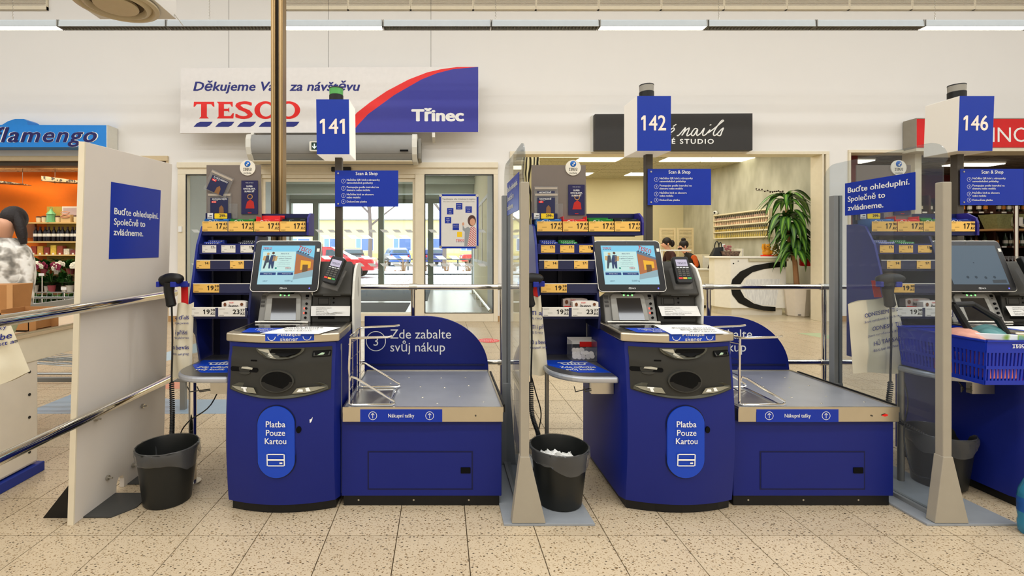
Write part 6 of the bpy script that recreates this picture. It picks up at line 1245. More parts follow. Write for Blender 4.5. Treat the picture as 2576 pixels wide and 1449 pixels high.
# thin black wires by the shelves
tag(MB().tube(smooth_path([(-1.13, 2.55, .66), (-1.14, 2.6, .69), (-1.25, 2.8, .60), (-1.22, 2.55, .48), (-1.38, 2.62, .36), (-1.46, 2.68, .24), (-1.47, 2.68, .01)], 6), .0035, 5).build('black_wire', M_black, smooth=True), 'thin black wire hanging from the shelf of checkout 141 to the floor', 'wire')
tag(MB().tube(smooth_path([(.50, 2.72, .62), (.53, 2.7, .5), (.56, 2.7, .38), (.54, 2.7, .25), (.51, 2.7, .01)], 6), .0035, 5).build('black_wire', M_black, smooth=True), 'thin black wire hanging below the half hidden bag by checkout 142', 'wire')
tag(MB().tube(smooth_path([(2.60, 2.72, .62), (2.62, 2.7, .45), (2.5, 2.6, .3), (2.45, 2.5, .15), (2.56, 2.52, .1)], 6), .0035, 5).build('black_wire', M_black, smooth=True), 'thin black wire behind the acrylic left of checkout 146', 'wire')

# ================================================================ SHOPS BEHIND THE BACK WALL
def panel_ceiling(name, x0, x1, y0, y1, z, sx, sy, m, lights=(), mlit=None, mgrid=None):
    c = tag(MB().box(x0, x1, y0, y1, z + .012, z + .06).build(name, mgrid or M_cream), kind='structure')
    nx, ny = int(round((x1 - x0) / sx)), int(round((y1 - y0) / sy))
    for j in range(ny):
        for i in range(nx):
            on = (i, j) in lights
            MB().box(x0 + i * sx + .02, x0 + (i + 1) * sx - .02, y0 + j * sy + .02, y0 + (j + 1) * sy - .02, z - (.004 if on else .0), z + .014).build('light_panel' if on else 'ceiling_panel', mlit if on else m, c)
    return c
M_lit = emat('lit_panel', (255, 246, 214), 3.2)
M_min = ramp_mat('mineral_panel', .9, 'ShaderNodeTexNoise', [(.3, (70, 62, 50)), (.42, (196, 184, 156)), (1, (206, 194, 168))], scale=16, mapping=(1, 2.5, 1))
M_salc = ramp_mat('slotted_panel', .9, 'ShaderNodeTexNoise', [(.3, (96, 90, 74)), (.4, (186, 180, 152)), (1, (196, 190, 162))], scale=20, mapping=(1, 2.2, 1))
# ---- florist
wallbox('wall_florist_back', [(-13, -5.0, 10.1, 10.2, 0, 3)], mat('orange_paint', (226, 112, 8), .75, var=.04)); wallbox('wall_florist_side', [(-5.24, -5.14, W1, 10.1, 0, 3)], MATS['orange_paint'])
panel_ceiling('ceiling_florist', -13, -5.2, W1, 10.15, 2.93, .6, .4, M_min, {(9, 0), (5, 2), (1, 1)}, M_lit)
for k, (x, lb) in enumerate(((-8.7, 'hanging perforated wedge shelf under the florist ceiling at the left'), (-7.15, 'hanging perforated wedge shelf under the florist ceiling near the partition'))):
    o = thing('hanging_wedge', (x, 9.6, 2.62), lb, 'hanging shelf'); MB().add([(x - .75, 9.5, 2.66), (x + .35, 9.5, 2.60), (x + .35, 9.8, 2.60), (x - .75, 9.8, 2.66), (x - .75, 9.5, 2.76), (x + .35, 9.5, 2.615), (x + .35, 9.8, 2.615), (x - .75, 9.8, 2.76)], [(0, 1, 2, 3), (4, 5, 6, 7), (0, 1, 5, 4), (1, 2, 6, 5), (2, 3, 7, 6), (3, 0, 4, 7)]).build('tray', ramp_mat('perforated', .6, 'ShaderNodeTexVoronoi', [(0, (40, 34, 28)), (.4, (50, 42, 34)), (.5, (150, 132, 104)), (1, (160, 140, 110))], scale=22), o)
    for dx in (-.6, .3): MB().cyl((x + dx, 9.65, 2.62), (x + dx, 9.65, 2.93), .004, n=5).build('wire', M_dgrey, o)
fs3 = thing('wall_shelf_unit', (-7.6, 9.95, 0), 'pale wooden three-tier shelf unit with gifts and bottles on the orange wall', 'shelf unit'); M_pine = mat('pale_pine', (206, 172, 110), .55)
for z in (1.86, 1.47, 1.20): MB().box(-8.47, -6.4, 9.82, 10.08, z - .03, z).build('shelf_board', M_pine, fs3, bevel=.003)
MB().box(-8.25, -6.4, 10.06, 10.09, .9, 2.2).build('back_board', mat('olive_yellow', (190, 160, 70), .7), fs3)
bpn = tag(MB().box(-8.66, -8.45, 10.0, 10.05, 1.55, 1.87).build('brown_panel', mat('brown_board', (120, 72, 40), .6)), 'brown board panel on the orange wall left of the wine bottles', 'board')
wbp = thing('wine_bottle', (-8.37, 9.93, 1.47), 'dark wine bottle with pale label on the middle florist shelf', 'bottle', 'wine bottles on the florist shelf')
MB().lathe((-8.37, 9.93, 1.47), [(.04, 0), (.042, .02), (.042, .19), (.032, .225), (.016, .25), (.016, .30)], 10).build('glass', mat('wine_glass', (24, 20, 26), .15), wbp, smooth=True); MB().lathe((-8.37, 9.93, 1.47), [(.0172, .26), (.0172, .303)], 10).build('capsule', mat('capsule', (60, 30, 40), .4), wbp); MB().lathe((-8.37, 9.93, 1.47), [(.0428, .10), (.0428, .16)], 10, caps=False).build('label', M_tagw, wbp)
for q in range(1, 20): dup(wbp, (-8.37 + .094 * q, 9.93 + .012 * ((q * 7) % 3 - 1), 1.47))
gi = [('white_pot', -8.3, .09, .1, (222, 206, 170)), ('white_pot', -8.18, .1, .11, (226, 214, 180)), ('white_pot', -7.9, .1, .11, (216, 200, 170)), ('white_pot', -7.52, .1, .12, (222, 210, 180))]
for q, (nm, x, w_, h, c) in enumerate(gi):
    o = thing('lidded_pot', (x, 9.92, 1.86), ('first', 'second', 'third', 'fourth')[q] + ' small cream pot with dark lid from the left on the top florist shelf', 'pot'); MB().lathe((x, 9.92, 1.86), [(w_ * .4, 0), (w_ * .5, h * .3), (w_ * .5, h)], 12).build('pot', mat('cream_pot', c, .5), o, smooth=True); MB().lathe((x, 9.92, 1.86), [(w_ * .54, h), (w_ * .54, h + .02), (w_ * .2, h + .03)], 12).build('lid', mat('dark_lid', (80, 50, 40), .5), o)
o = thing('green_lantern', (-8.03, 9.9, 1.86), 'mint green metal lantern on the top florist shelf', 'lantern'); M_mint = mat('mint', (110, 176, 124), .4); MB().lathe((-8.03, 9.9, 1.86), [(.09, 0), (.09, .02), (.075, .025), (.075, .16), (.09, .165), (.03, .24), (.015, .28)], 8).build('body', M_mint, o); MB().tube([(-8.03 + .03 * math.cos(a), 9.9, 2.15 + .03 * math.sin(a)) for a in [i * pi / 5 for i in range(10)]], .005, 5, closed=True).build('ring', M_mint, o)
o = thing('gift_basket', (-7.72, 9.92, 1.86), 'beige gift bag with a pink bow on the top florist shelf', 'gift'); MB().box(-7.82, -7.62, 9.88, 9.98, 1.86, 2.02).build('bag', mat('beige_bag', (206, 176, 124), .7), o); MB().tube([(-7.72 + .09 * math.sin(2 * a), 9.87, 2.02 + .06 * math.sin(a)) for a in [i * pi / 8 for i in range(17)]], .012, 5).build('bow', mat('pink_bow', (206, 150, 120), .6), o)
o = thing('lilac_print', (-7.72, 10.02, 1.86), 'lilac square picture leaning at the back of the top florist shelf', 'picture'); MB().box(-7.9, -7.55, 10.02, 10.04, 1.87, 2.2).build('frame', M_tagw, o); MB().box(-7.87, -7.58, 10.015, 10.02, 1.9, 2.17).build('print', mat('lilac', (190, 170, 170), .6), o)
o = thing('wire_lantern', (-7.32, 9.92, 1.86), 'dark wire cube lantern at the right of the top florist shelf', 'lantern'); mb = MB()
for a, b in ((-7.42, 9.86), (-7.22, 9.86), (-7.22, 9.98), (-7.42, 9.98)): mb.cyl((a, b, 1.86), (a, b, 2.08), .006, n=5)
for z in (1.87, 1.97, 2.08): mb.tube([(-7.42, 9.86, z), (-7.22, 9.86, z), (-7.22, 9.98, z), (-7.42, 9.98, z)], .006, 5, closed=True)
mb.build('frame', M_dgrey, o, fix=False); MB().lathe((-7.32, 9.92, 1.86), [(.03, 0), (.03, .1)], 10).build('candle', M_tagw, o)
for q in range(9):
    x = -8.36 + .135 * q; cc = ((150, 60, 40), (196, 150, 60), (130, 50, 40), (220, 180, 70), (150, 70, 50), (214, 204, 180), (120, 60, 60), (200, 160, 90), (120, 70, 50))[q]
    o = thing('gift_box', (x, 9.92, 1.20), '%s patterned gift box, %s from the left on the lower florist shelf' % (('dark red', 'amber', 'wine red', 'golden', 'rust', 'cream', 'plum', 'tan', 'brown')[q], ORD[q]), 'gift box', 'gift boxes'); MB().box(x - .055, x + .055, 9.86, 9.97, 1.2, 1.2 + (.17, .17, .15, .19, .18, .12, .1, .16, .15)[q]).build('box', mat('giftbox%d' % q, cc, .5, var=.5, vs=26), o); MB().box(x - .02, x + .02, 9.857, 9.86, 1.2, 1.235).build('price_label', M_tagw, o)
# flower bench with plants
fbn = thing('flower_bench', (-7.6, 9.35, 0), 'tiered wooden flower bench full of pots in front of the orange wall', 'bench'); MB().box(-9.4, -5.3, 9.66, 10.0, .76, .80).box(-9.4, -5.3, 9.3, 9.66, .42, .46).build('tier', mat('bench_brown', (130, 90, 56), .7), fbn); MB().box(-9.4, -9.34, 9.66, 10, 0, .76).box(-7.4, -7.34, 9.66, 10, 0, .76).box(-5.36, -5.3, 9.66, 10, 0, .76).box(-9.4, -9.34, 9.32, 9.38, 0, .42).box(-7.4, -7.34, 9.32, 9.38, 0, .42).box(-5.36, -5.3, 9.32, 9.38, 0, .42).build('support', MATS['bench_brown'], fbn); MB().box(-9.33, -5.37, 9.68, 9.70, .46, .76).box(-9.33, -5.37, 9.33, 9.35, .02, .42).build('front_board', mat('bench_dark', (58, 52, 36), .8), fbn)
lf = MB()
for i in range(7):
    t = i / 6; wv = .5 * math.sin(pi * min(1, t * .92 + .08)) * .42
    lf.v += [V((t, -wv, .35 * t - .55 * t * t + .03)), V((t, 0, .35 * t - .55 * t * t)), V((t, wv, .35 * t - .55 * t * t + .03))]
lf.f = [(3 * i + a, 3 * i + a + 1, 3 * i + a + 4, 3 * i + a + 3) for i in range(6) for a in (0, 1)]
LEAF = bpy.data.meshes.new('leaf'); LEAF.from_pydata(lf.v, [], lf.f); LEAF.materials.append(mat('orchid_leaf', (44, 84, 34), .4, var=.2, objvar=.3)); LEAF.shade_smooth()
bl_ = MB()
for q in range(5):
    a = 2 * pi * q / 5 + .3; c = V((.024 * math.cos(a), -.004, .024 * math.sin(a))); bl_.ball(c, .024, .006, .022, 8, 5)
bl_.ball((0, -.012, 0), .008, .008, .008, 6, 4)
def blossom(nm, col):
    me = bpy.data.meshes.new(nm); me.from_pydata(bl_.v, [], bl_.f); me.materials.append(col); me.shade_smooth(); return me
B_WH = blossom('blossom', mat('orchid_white', (240, 234, 214), .6, var=.03)); B_PU = blossom('blossom', mat('orchid_wine', (130, 34, 66), .6, var=.2)); B_PK = blossom('blossom', mat('orchid_pink', (196, 110, 140), .6, var=.2))
M_stem = mat('green_stem', (70, 96, 44), .6)
def orchid(x, y, z, me, pot, lb, h=.55, nb=9, group='potted orchids'):
    o = thing('potted_orchid', (x, y, z), lb, 'orchid', group); MB().lathe((x, y, z), [(.05, 0), (.07, .13), (.072, .14), (.06, .138)], 12).build('pot', pot, o, smooth=True)
    for q in range(9): inst(LEAF, 'leaf', o, Matrix.Translation((x, y, z + .13)) @ Matrix.Rotation(q * 1.1 + x, 4, 'Z') @ Matrix.Rotation(-.5, 4, 'Y') @ Matrix.Scale(.24, 4))
    for sd in (-1, 1):
        p = smooth_path([(x, y, z + .13), (x + sd * .03, y - .02, z + h * .7), (x + sd * .09, y - .05, z + h), (x + sd * .2, y - .09, z + h - .03), (x + sd * .27, y - .1, z + h - .09)], 5); MB().tube(p, .004, 5).build('stem', M_stem, o)
        for q in range(nb // 2 + 1):
            c = p[len(p) // 2 - 1 + q * 2] if len(p) // 2 - 1 + q * 2 < len(p) else p[-1]; inst(me, 'blossom', o, Matrix.Translation(c + V((R.uniform(-.02, .02), -.02, R.uniform(-.025, .025)))) @ Matrix.Rotation(R.uniform(-.5, .5), 4, 'Z') @ Matrix.Rotation(R.uniform(-.3, .3), 4, 'X') @ Matrix.Scale(R.uniform(1.1, 1.5), 4))
M_pw = mat('pot_white', (226, 218, 200), .5); M_pr = mat('pot_pink', (176, 84, 90), .5)
for q, (x, me, c) in enumerate(((-8.7, B_PU, 'wine red'), (-8.32, B_WH, 'white'), (-8.0, B_WH, 'white'), (-7.66, B_PU, 'wine red'), (-7.3, B_WH, 'white'), (-6.95, B_WH, 'white'), (-6.5, B_PU, 'wine red'))): orchid(x, 9.46, .46, me, M_pw if me is B_WH else M_pr, '%s flowering potted orchid, %s from the left on the lower bench tier' % (c, ORD[q]))
for q, x in enumerate((-9.0, -8.66, -8.38, -8.1, -7.84, -7.58, -7.32, -7.05, -6.8, -6.4, -6.0)):
    o = thing('potted_plant', (x, 9.82, .80), 'bushy green potted plant, %s from the left on the rear bench tier' % ORD[q], 'plant', 'bushy green plants'); MB().lathe((x, 9.82, .8), [(.05, 0), (.07, .12)], 10).build('pot', M_pr if q % 2 else M_pw, o)
    for j in range(34): inst(LEAF, 'leaf', o, Matrix.Translation((x + R.uniform(-.08, .08), 9.82 + R.uniform(-.06, .03), .88 + R.uniform(0, .1))) @ Matrix.Rotation(R.uniform(0, 6.28), 4, 'Z') @ Matrix.Rotation(R.uniform(-1.1, -.2), 4, 'Y') @ Matrix.Scale(R.uniform(.16, .28), 4))
for q, x in enumerate((-9.1, -8.6, -8.3, -8.0, -7.7, -7.4, -7.1, -6.7, -6.2, -5.6)):
    o = thing('leafy_pot', (x, 9.11, 0), 'low leafy floor plant before the florist bench, %s from the left' % ORD[q], 'plant', 'low leafy pots'); MB().lathe((x, 9.11, 0), [(.1, 0), (.13, .22), (.13, .24)], 12).build('pot', M_pw if q % 2 else mat('pot_terracotta', (150, 90, 60), .7), o)
    for j in range(32): inst(LEAF, 'leaf', o, Matrix.Translation((x + R.uniform(-.1, .1), 9.11 + R.uniform(-.05, .05), .26 + R.uniform(0, .12))) @ Matrix.Rotation(R.uniform(0, 6.28), 4, 'Z') @ Matrix.Rotation(R.uniform(-1.1, -.1), 4, 'Y') @ Matrix.Scale(R.uniform(.14, .22), 4))
for q, x in enumerate((-8.5, -8.15, -7.82, -7.48, -7.12, -6.75)):
    o = thing('fern_pot', (x, 9.56, .46), 'dense dark fern in a pot, %s from the left among the orchids' % ORD[q], 'plant', 'ferns among the orchids'); MB().lathe((x, 9.56, .46), [(.05, 0), (.065, .12)], 10).build('pot', M_pw, o)
    for j in range(36): inst(LEAF, 'leaf', o, Matrix.Translation((x + R.uniform(-.1, .1), 9.54 + R.uniform(-.05, .03), .58 + R.uniform(0, .2))) @ Matrix.Rotation(R.uniform(0, 6.28), 4, 'Z') @ Matrix.Rotation(R.uniform(-1.2, -.1), 4, 'Y') @ Matrix.Scale(R.uniform(.12, .22), 4))
for q, (px, py, lb) in enumerate(((106, 690, 'white plant price card on a tall stick in front of the white orchids'), (162, 725, 'white plant price card on a stick near the partition edge'))):
    x = fx(px, 8.92); z = fz(py, 8.92); o = thing('price_stick', (x, 8.92, 0), lb, 'price card'); MB().cyl((x, 8.92, 0), (x, 8.92, z), .008, n=5).build('stick', M_tagw, o); MB().box(x - .05, x + .05, 8.90, 8.908, z - .03, z + .02).build('card', M_white, o)
# ---- nail salon
M_sc = mat('salon_cream', (226, 216, 178), .8, var=.02); wallbox('wall_salon_back', [(1.0, 7.5, 14.5, 14.6, 0, 3.5)], M_sc); wallbox('wall_salon_left', [(1.0, 1.24, W1, 14.5, 0, 3.5)], M_sc)
wr = tag(MB().box(7.3, 7.45, W1, 14.5, 0, 3.5).build('wall_salon_right', ramp_mat('brushed_stucco', .5, 'ShaderNodeTexNoise', [(.3, (166, 164, 146)), (.7, (200, 198, 182))], scale=3.5, mapping=(1, 1, .45), rot=(0, .6, 0))), kind='structure')
panel_ceiling('ceiling_salon', 1.2, 7.32, W1, 14.5, 3.44, 1.02, .555, M_salc, {(2, 4), (4, 4), (5, 4), (1, 3), (0, 6), (4, 8), (4, 2), (2, 8)}, M_lit)
wc = tag(MB().grid(lambda i, j: V((1.70 + .38 * i, 10.2 + .02 * math.sin(i * 18), .0 + 3.43 * j)), 24, 2).build('patterned_panel', ramp_mat('wavy_stripes', .6, 'ShaderNodeTexWave', [(0, (24, 22, 18)), (.42, (28, 26, 22)), (.5, (226, 220, 180)), (1, (232, 226, 190))], scale=4.2, Distortion=9.0, Detail_Scale=.6, wave_type='BANDS', bands_direction='X', mapping=(1, 1, .5)), smooth=True), 'hanging panel with black and cream wavy stripes at the left of the nail studio', 'panel')
# reception counter
rc_ = thing('reception_counter', (6.2, 9.6, 0), 'white reception counter with a sweeping black C shaped band in the nail studio', 'counter'); M_lac = mat('white_lacquer', (236, 232, 220), .25)
CD = 9.5; xa, xb = fx(1838, CD), fx(1978, CD); MB().prism(Fr((0, 0, 0), (1, 0, 0), (0, 1, 0)), [(xa, CD), (xb, CD), (xb, 10.1), (5.62, 10.1), (5.58, 9.82)], .14, 1.13).build('counter_body', M_lac, rc_, bevel=.01); MB().prism(Fr((0, 0, 0), (1, 0, 0), (0, 1, 0)), [(xa + .05, CD + .05), (xb - .05, CD + .05), (xb - .05, 10.1), (5.68, 10.1), (5.66, 9.85)], 0, .14).build('base', mat('counter_base', (216, 208, 190), .4), rc_)
MB().prism(Fr((0, 0, 0), (1, 0, 0), (0, 1, 0)), [(xa - .03, CD - .03), (xb + .03, CD - .03), (xb + .03, 10.15), (5.55, 10.15), (5.52, 9.82)], 1.13, 1.168).build('counter_top', M_lac, rc_, bevel=.006); MB().box(xa + .35, xb + .02, CD - .035, CD, 1.07, 1.125).build('tray_edge', mat('cream_edge', (196, 190, 160), .4), rc_)
Fcn = Fr((0, CD, 0)); o_ = [(1978, 657), (1935, 661), (1895, 668), (1862, 683), (1842, 703), (1838, 722), (1842, 742), (1858, 762), (1885, 774), (1920, 781), (1950, 783)]; i_ = [(1950, 772), (1920, 770), (1895, 763), (1872, 748), (1862, 730), (1862, 715), (1872, 700), (1892, 685), (1920, 677), (1950, 673), (1978, 671)]
MB().prism(Fcn, [(fx(a, CD), fz(b, CD)) for a, b in o_ + i_], 0, .012).build('black_band', mat('gloss_black', (18, 18, 16), .2), rc_); MB().prism(Fcn, [(fx(a, CD), fz(b, CD)) for a, b in ((1880, 702), (1963, 702), (1951, 768), (1905, 766), (1876, 745), (1866, 722))], 0, .004).build('white_inset', ramp_mat('wavy_white', .4, 'ShaderNodeTexNoise', [(.4, (214, 214, 212)), (.6, (232, 232, 228))], scale=18, mapping=(3, 1, .4)), rc_)
for px, py, m in ((1845, 663, M_ink), (1857, 657, M_lgrey)): MB().disc(Fcn, fx(px, CD), fz(py, CD), .014, .003, 12).build('cable_hole', m, rc_)
# planter with dracaena
pl = thing('potted_dracaena', (6.97, 9.42, 0), 'tall striped-leaf dracaena in a white tapered planter right of the reception counter', 'plant'); c = (6.97, 9.42, 0); MB().lathe(c, [(.17, 0), (.19, .02), (.25, .6), (.25, .62), (.22, .62), (.22, .55)], 8, caps=False).build('planter', mat('planter_white', (226, 214, 196), .35), pl); MB().lathe(c, [(.0, .55), (.225, .56)], 8, caps=False).build('soil', mat('soil', (60, 44, 30), .9), pl); MB().box(6.85, 6.9, 9.22, 9.235, .04, .055).build('planter_mark', M_black, pl)
px0, py0 = fx(1984, 9.4), 9.42; c = (px0, py0, 0)
MB().tube([(6.97, 9.42, .55), (6.95, 9.42, .75), (6.92, 9.41, 1.05), (px0, py0, 1.6), (px0 - .03, py0, 2.25)], [.05, .046, .042, .036, .026], 8).build('trunk', mat('tan_trunk', (176, 130, 90), .8, bump=.3, bs=30), pl, smooth=True)
dl = MB(); N_ = 10
for i in range(N_ + 1):
    t = i / N_; wv = .11 * math.sin(pi * (t * .9 + .1)) ** .8; zz = .55 * t - 1.25 * t * t; xx = t * (1 - .28 * t)
    dl.v += [V((xx, -wv, zz + .02)), V((xx, -wv * .35, zz)), V((xx, wv * .35, zz)), V((xx, wv, zz + .02))]
for i in range(N_):
    for a in range(3): dl.f.append((4 * i + a, 4 * i + a + 1, 4 * i + a + 5, 4 * i + a + 4)); dl.mi.append(1 if a == 1 else 0)
DL = bpy.data.meshes.new('leaf'); DL.from_pydata(dl.v, [], dl.f); DL.materials.append(mat('leaf_dark', (50, 92, 36), .35, var=.15, objvar=.25)); DL.materials.append(mat('leaf_stripe', (112, 158, 58), .35, var=.1, objvar=.2)); DL.polygons.foreach_set('material_index', dl.mi); DL.shade_smooth()
def crown(x, y, z, n, s, t0, t1):
    for q in range(n):
        a = 2.4 * q + R.uniform(-.2, .2); inst(DL, 'leaf', pl, Matrix.Translation((x, y, z + R.uniform(-.1, .1))) @ Matrix.Rotation(a, 4, 'Z') @ Matrix.Rotation(R.uniform(t0, t1), 4, 'Y') @ Matrix.Scale(s * R.uniform(.8, 1.15), 4))
crown(px0 - .03, py0, 2.27, 22, .56, -.75, .1); crown(px0 - .03, py0 - .03, 1.92, 26, .55, -.4, .35); crown(px0 + .05, py0 - .05, 1.62, 20, .5, -.3, .3); crown(px0 + .06, py0 - .1, 1.27, 22, .5, -.4, .25); crown(px0 + .12, py0 + .0, 1.5, 12, .4, -.5, .1); crown(px0 + .0, py0 - .06, 1.78, 18, .5, -.3, .4); crown(px0 + .12, py0 - .08, 1.42, 18, .46, -.2, .4)
mb = MB(); p = smooth_path([(px0 - .03, py0, 2.25), (px0 - .1, py0, 2.42), (px0 - .3, py0, 2.44), (px0 - .62, py0, 2.46)], 6); mb.tube(p, .005, 4)
for q in p[4:]: mb.ball(q + V((0, 0, R.uniform(-.03, .03))), .016, n=6, m=4)
mb.build('flower_spike', mat('spike_brown', (60, 40, 34), .7), pl)
# polish rack on the slanting wall
def wx(y): return 7.3
pk_ = thing('polish_rack', (wx(11) - .05, 11.2, 1.57), 'cream four-tier wall rack of nail polish bottles in the nail studio', 'rack'); tx = V((0, 1, 0)); nx = V((-1, 0, 0)); A = V((7.3, 12.75, 0)); B_ = V((7.3, 10.6, 0)); rows = (1.575, 1.735, 1.895, 2.03)
for z in rows + (2.185,):
    MB().hexa([A + V((0, 0, z)), B_ + V((0, 0, z)), B_ + nx * .09 + V((0, 0, z)), A + nx * .09 + V((0, 0, z)), A + V((0, 0, z + .03)), B_ + V((0, 0, z + .03)), B_ + nx * .09 + V((0, 0, z + .03)), A + nx * .09 + V((0, 0, z + .03))]).build('tier', mat('rack_cream', (236, 226, 196), .5), pk_)
for P_ in (A, B_): MB().hexa([P_ - tx * .01 + V((0, 0, 1.575)), P_ + tx * .01 + V((0, 0, 1.575)), P_ + tx * .01 + nx * .09 + V((0, 0, 1.575)), P_ - tx * .01 + nx * .09 + V((0, 0, 1.575)), P_ - tx * .01 + V((0, 0, 2.2)), P_ + tx * .01 + V((0, 0, 2.2)), P_ + tx * .01 + nx * .09 + V((0, 0, 2.2)), P_ - tx * .01 + nx * .09 + V((0, 0, 2.2))]).build('side', MATS['rack_cream'], pk_)
protos = []
for q, (cb, cc) in enumerate((((206, 170, 150), (40, 36, 44)), ((226, 190, 160), (226, 200, 176)), ((196, 170, 90), (60, 50, 60)), ((200, 180, 96), (214, 190, 110)))):
    nmz = ('top', 'second', 'third', 'bottom')[q]; z = rows[3 - q] + .03; P_ = A + nx * .045 + V((0, 0, z)) - tx * .04
    b = thing('polish_bottle', P_, 'tiny nail polish bottle standing on the %s tier of the cream wall rack' % nmz, 'bottle', 'polish bottles on the %s tier' % nmz); MB().lathe(P_, [(.016, 0), (.018, .01), (.018, .05), (.01, .058)], 7).build('glass', mat('polish%d' % q, cb, .2, objvar=.3), b); MB().lathe(P_, [(.011, .056), (.009, .105)], 7).build('cap', mat('polish_cap%d' % q, cc, .4), b)
    for j in range(1, 28): dup(b, P_ - tx * (.076 * j))
cm = thing('wall_camera', (wx(11.2) - .1, 12.7, 2.215), 'small white and black camera on top of the polish rack', 'camera'); MB().ball((wx(11.2) - .06, 12.7, 2.27), .06, n=12, m=8).build('dome', M_white, cm, smooth=True); MB().ball((wx(11.2) - .11, 12.66, 2.27), .025, n=8, m=6).build('lens', M_black, cm); MB().lathe((wx(11.2) - .06, 12.7, 2.215), [(.03, 0), (.03, .02)], 10).build('foot', M_white, cm)
# fire extinguisher
fe = thing('fire_extinguisher', (7.16, 9.45, .98), 'red fire extinguisher hung on the salon wall behind the dracaena', 'extinguisher'); c = (7.16, 9.45, .98); MB().lathe(c, [(.09, 0), (.105, .02), (.105, .42), (.06, .5), (.03, .52), (.03, .56)], 18).build('cylinder', mat('ext_red', (196, 20, 20), .25), fe, smooth=True); MB().lathe(c, [(.1055, .15), (.1055, .3)], 18, caps=False).build('label', M_tagw, fe); MB().box(c[0] - .07, c[0] + .05, 9.43, 9.47, 1.54, 1.58).tube(smooth_path([(c[0] + .02, 9.4, 1.55), (c[0] + .08, 9.35, 1.48), (c[0] + .06, 9.34, 1.2)], 5), .012, 6).build('valve_hose', M_black, fe); MB().box(c[0] - .02, 7.3, 9.43, 9.5, 1.2, 1.25).build('wall_bracket', M_dgrey, fe)
# folding louvred screen
for q, (x0, x1, y, lb) in enumerate(((6.02, 6.46, 13.25, 'left leaf of the pale louvred folding screen behind the salon workers'), (6.48, 6.93, 13.2, 'right leaf of the pale louvred folding screen behind the salon workers'))):
    o = thing('folding_screen', (x0, y, 0), lb, 'screen'); M_sl = mat('screen_cream', (226, 208, 166), .6); MB().box(x0, x0 + .05, y, y + .03, 0, 1.9).box(x1 - .05, x1, y, y + .03, 0, 1.9).box(x0 + .05, x1 - .05, y, y + .03, 1.84, 1.9).box(x0 + .05, x1 - .05, y, y + .03, .02, .1).build('frame', M_sl, o); mb = MB(); z = .12
    while z < 1.83: mb.hexa([(x0 + .05, y, z), (x1 - .05, y, z), (x1 - .05, y + .03, z + .02), (x0 + .05, y + .03, z + .02), (x0 + .05, y, z + .006), (x1 - .05, y, z + .006), (x1 - .05, y + .03, z + .026), (x0 + .05, y + .03, z + .026)]); z += .034
    mb.build('slats', M_sl, o, fix=False)
# desks, chair
dk = thing('manicure_desk', (5.72, 10.75, 0), 'white manicure desk with drawers beside the seated workers', 'desk'); MB().prism(Fr((0, 0, 0), (1, 0, 0), (0, 1, 0)), [(5.0, 10.68), (6.02, 10.68), (6.02, 11.18), (5.7, 11.18), (5.7, 12.6), (5.0, 12.6)], .84, .875).build('desk_top', M_lac, dk, bevel=.005); MB().box(5.56, 5.97, 10.72, 11.12, .06, .84).build('drawer_unit', mat('desk_white', (228, 218, 190), .4), dk); MB().box(5.57, 5.96, 10.712, 10.72, .50, .69).box(5.57, 5.96, 10.712, 10.72, .10, .49).build('drawer_front', MATS['desk_white'], dk, bevel=.004); MB().box(5.02, 5.08, 10.75, 11.2, 0, .84).build('side_panel', M_lac, dk); MB().box(5.02, 5.08, 12.1, 12.55, 0, .84).box(5.58, 5.95, 10.74, 11.1, 0, .06).build('plinth', M_dgrey, dk)
cb_ = thing('drawer_cabinet', (6.65, 12.1, 0), 'cream drawer cabinet behind the manicure desk beside the reception counter', 'cabinet'); MB().box(6.45, 6.9, 11.9, 12.3, 0, 1.18).build('carcass', MATS['desk_white'], cb_); MB().box(6.47, 6.66, 11.89, 11.9, .5, 1.14).box(6.68, 6.88, 11.89, 11.9, .5, 1.14).build('door', M_lac, cb_)
ch = thing('office_chair', (6.3, 10.85, 0), 'black office chair with castors between desk and counter', 'chair'); MB().ball((6.14, 10.85, .78), .1, .2, .26, 14, 10).build('backrest', M_black, ch, smooth=True); MB().ball((6.33, 10.85, .48), .22, .22, .05, 14, 8).build('seat', M_black, ch, smooth=True); MB().cyl((6.33, 10.85, .08), (6.33, 10.85, .46), .03).cyl((6.3, 10.85, .45), (6.14, 10.85, .6), .02).build('column', M_chrome, ch)
for q in range(5): a = q * 1.257; e_ = V((6.33 + .26 * math.cos(a), 10.85 + .26 * math.sin(a), .06)); MB().cyl((6.33, 10.85, .11), e_, .018, .012, n=6).ball(e_ - V((0, 0, .03)), .03, n=8, m=6).build('foot', M_black, ch, smooth=True)
la = thing('desk_lamp', (5.3, 11.1, .875), 'white bar lamp over the manicure desk in front of the seated workers', 'lamp'); MB().box(5.03, 5.72, 11.0, 11.05, 1.27, 1.30).build('lamp_bar', M_white, la); MB().cyl((5.06, 11.02, .875), (5.06, 11.02, 1.28), .012).build('stand', M_white, la)
dh = thing('green_plant_pot', (5.22, 10.85, .875), 'small green leafy plant on the manicure desk left of the card terminal', 'plant'); MB().lathe((5.22, 10.85, .875), [(.05, 0), (.06, .1)], 10).build('pot', M_white, dh)
for j in range(12): inst(LEAF, 'leaf', dh, Matrix.Translation((5.22, 10.85, .98)) @ Matrix.Rotation(j * 2.4, 4, 'Z') @ Matrix.Rotation(-.7 + .05 * j, 4, 'Y') @ Matrix.Scale(.17, 4))
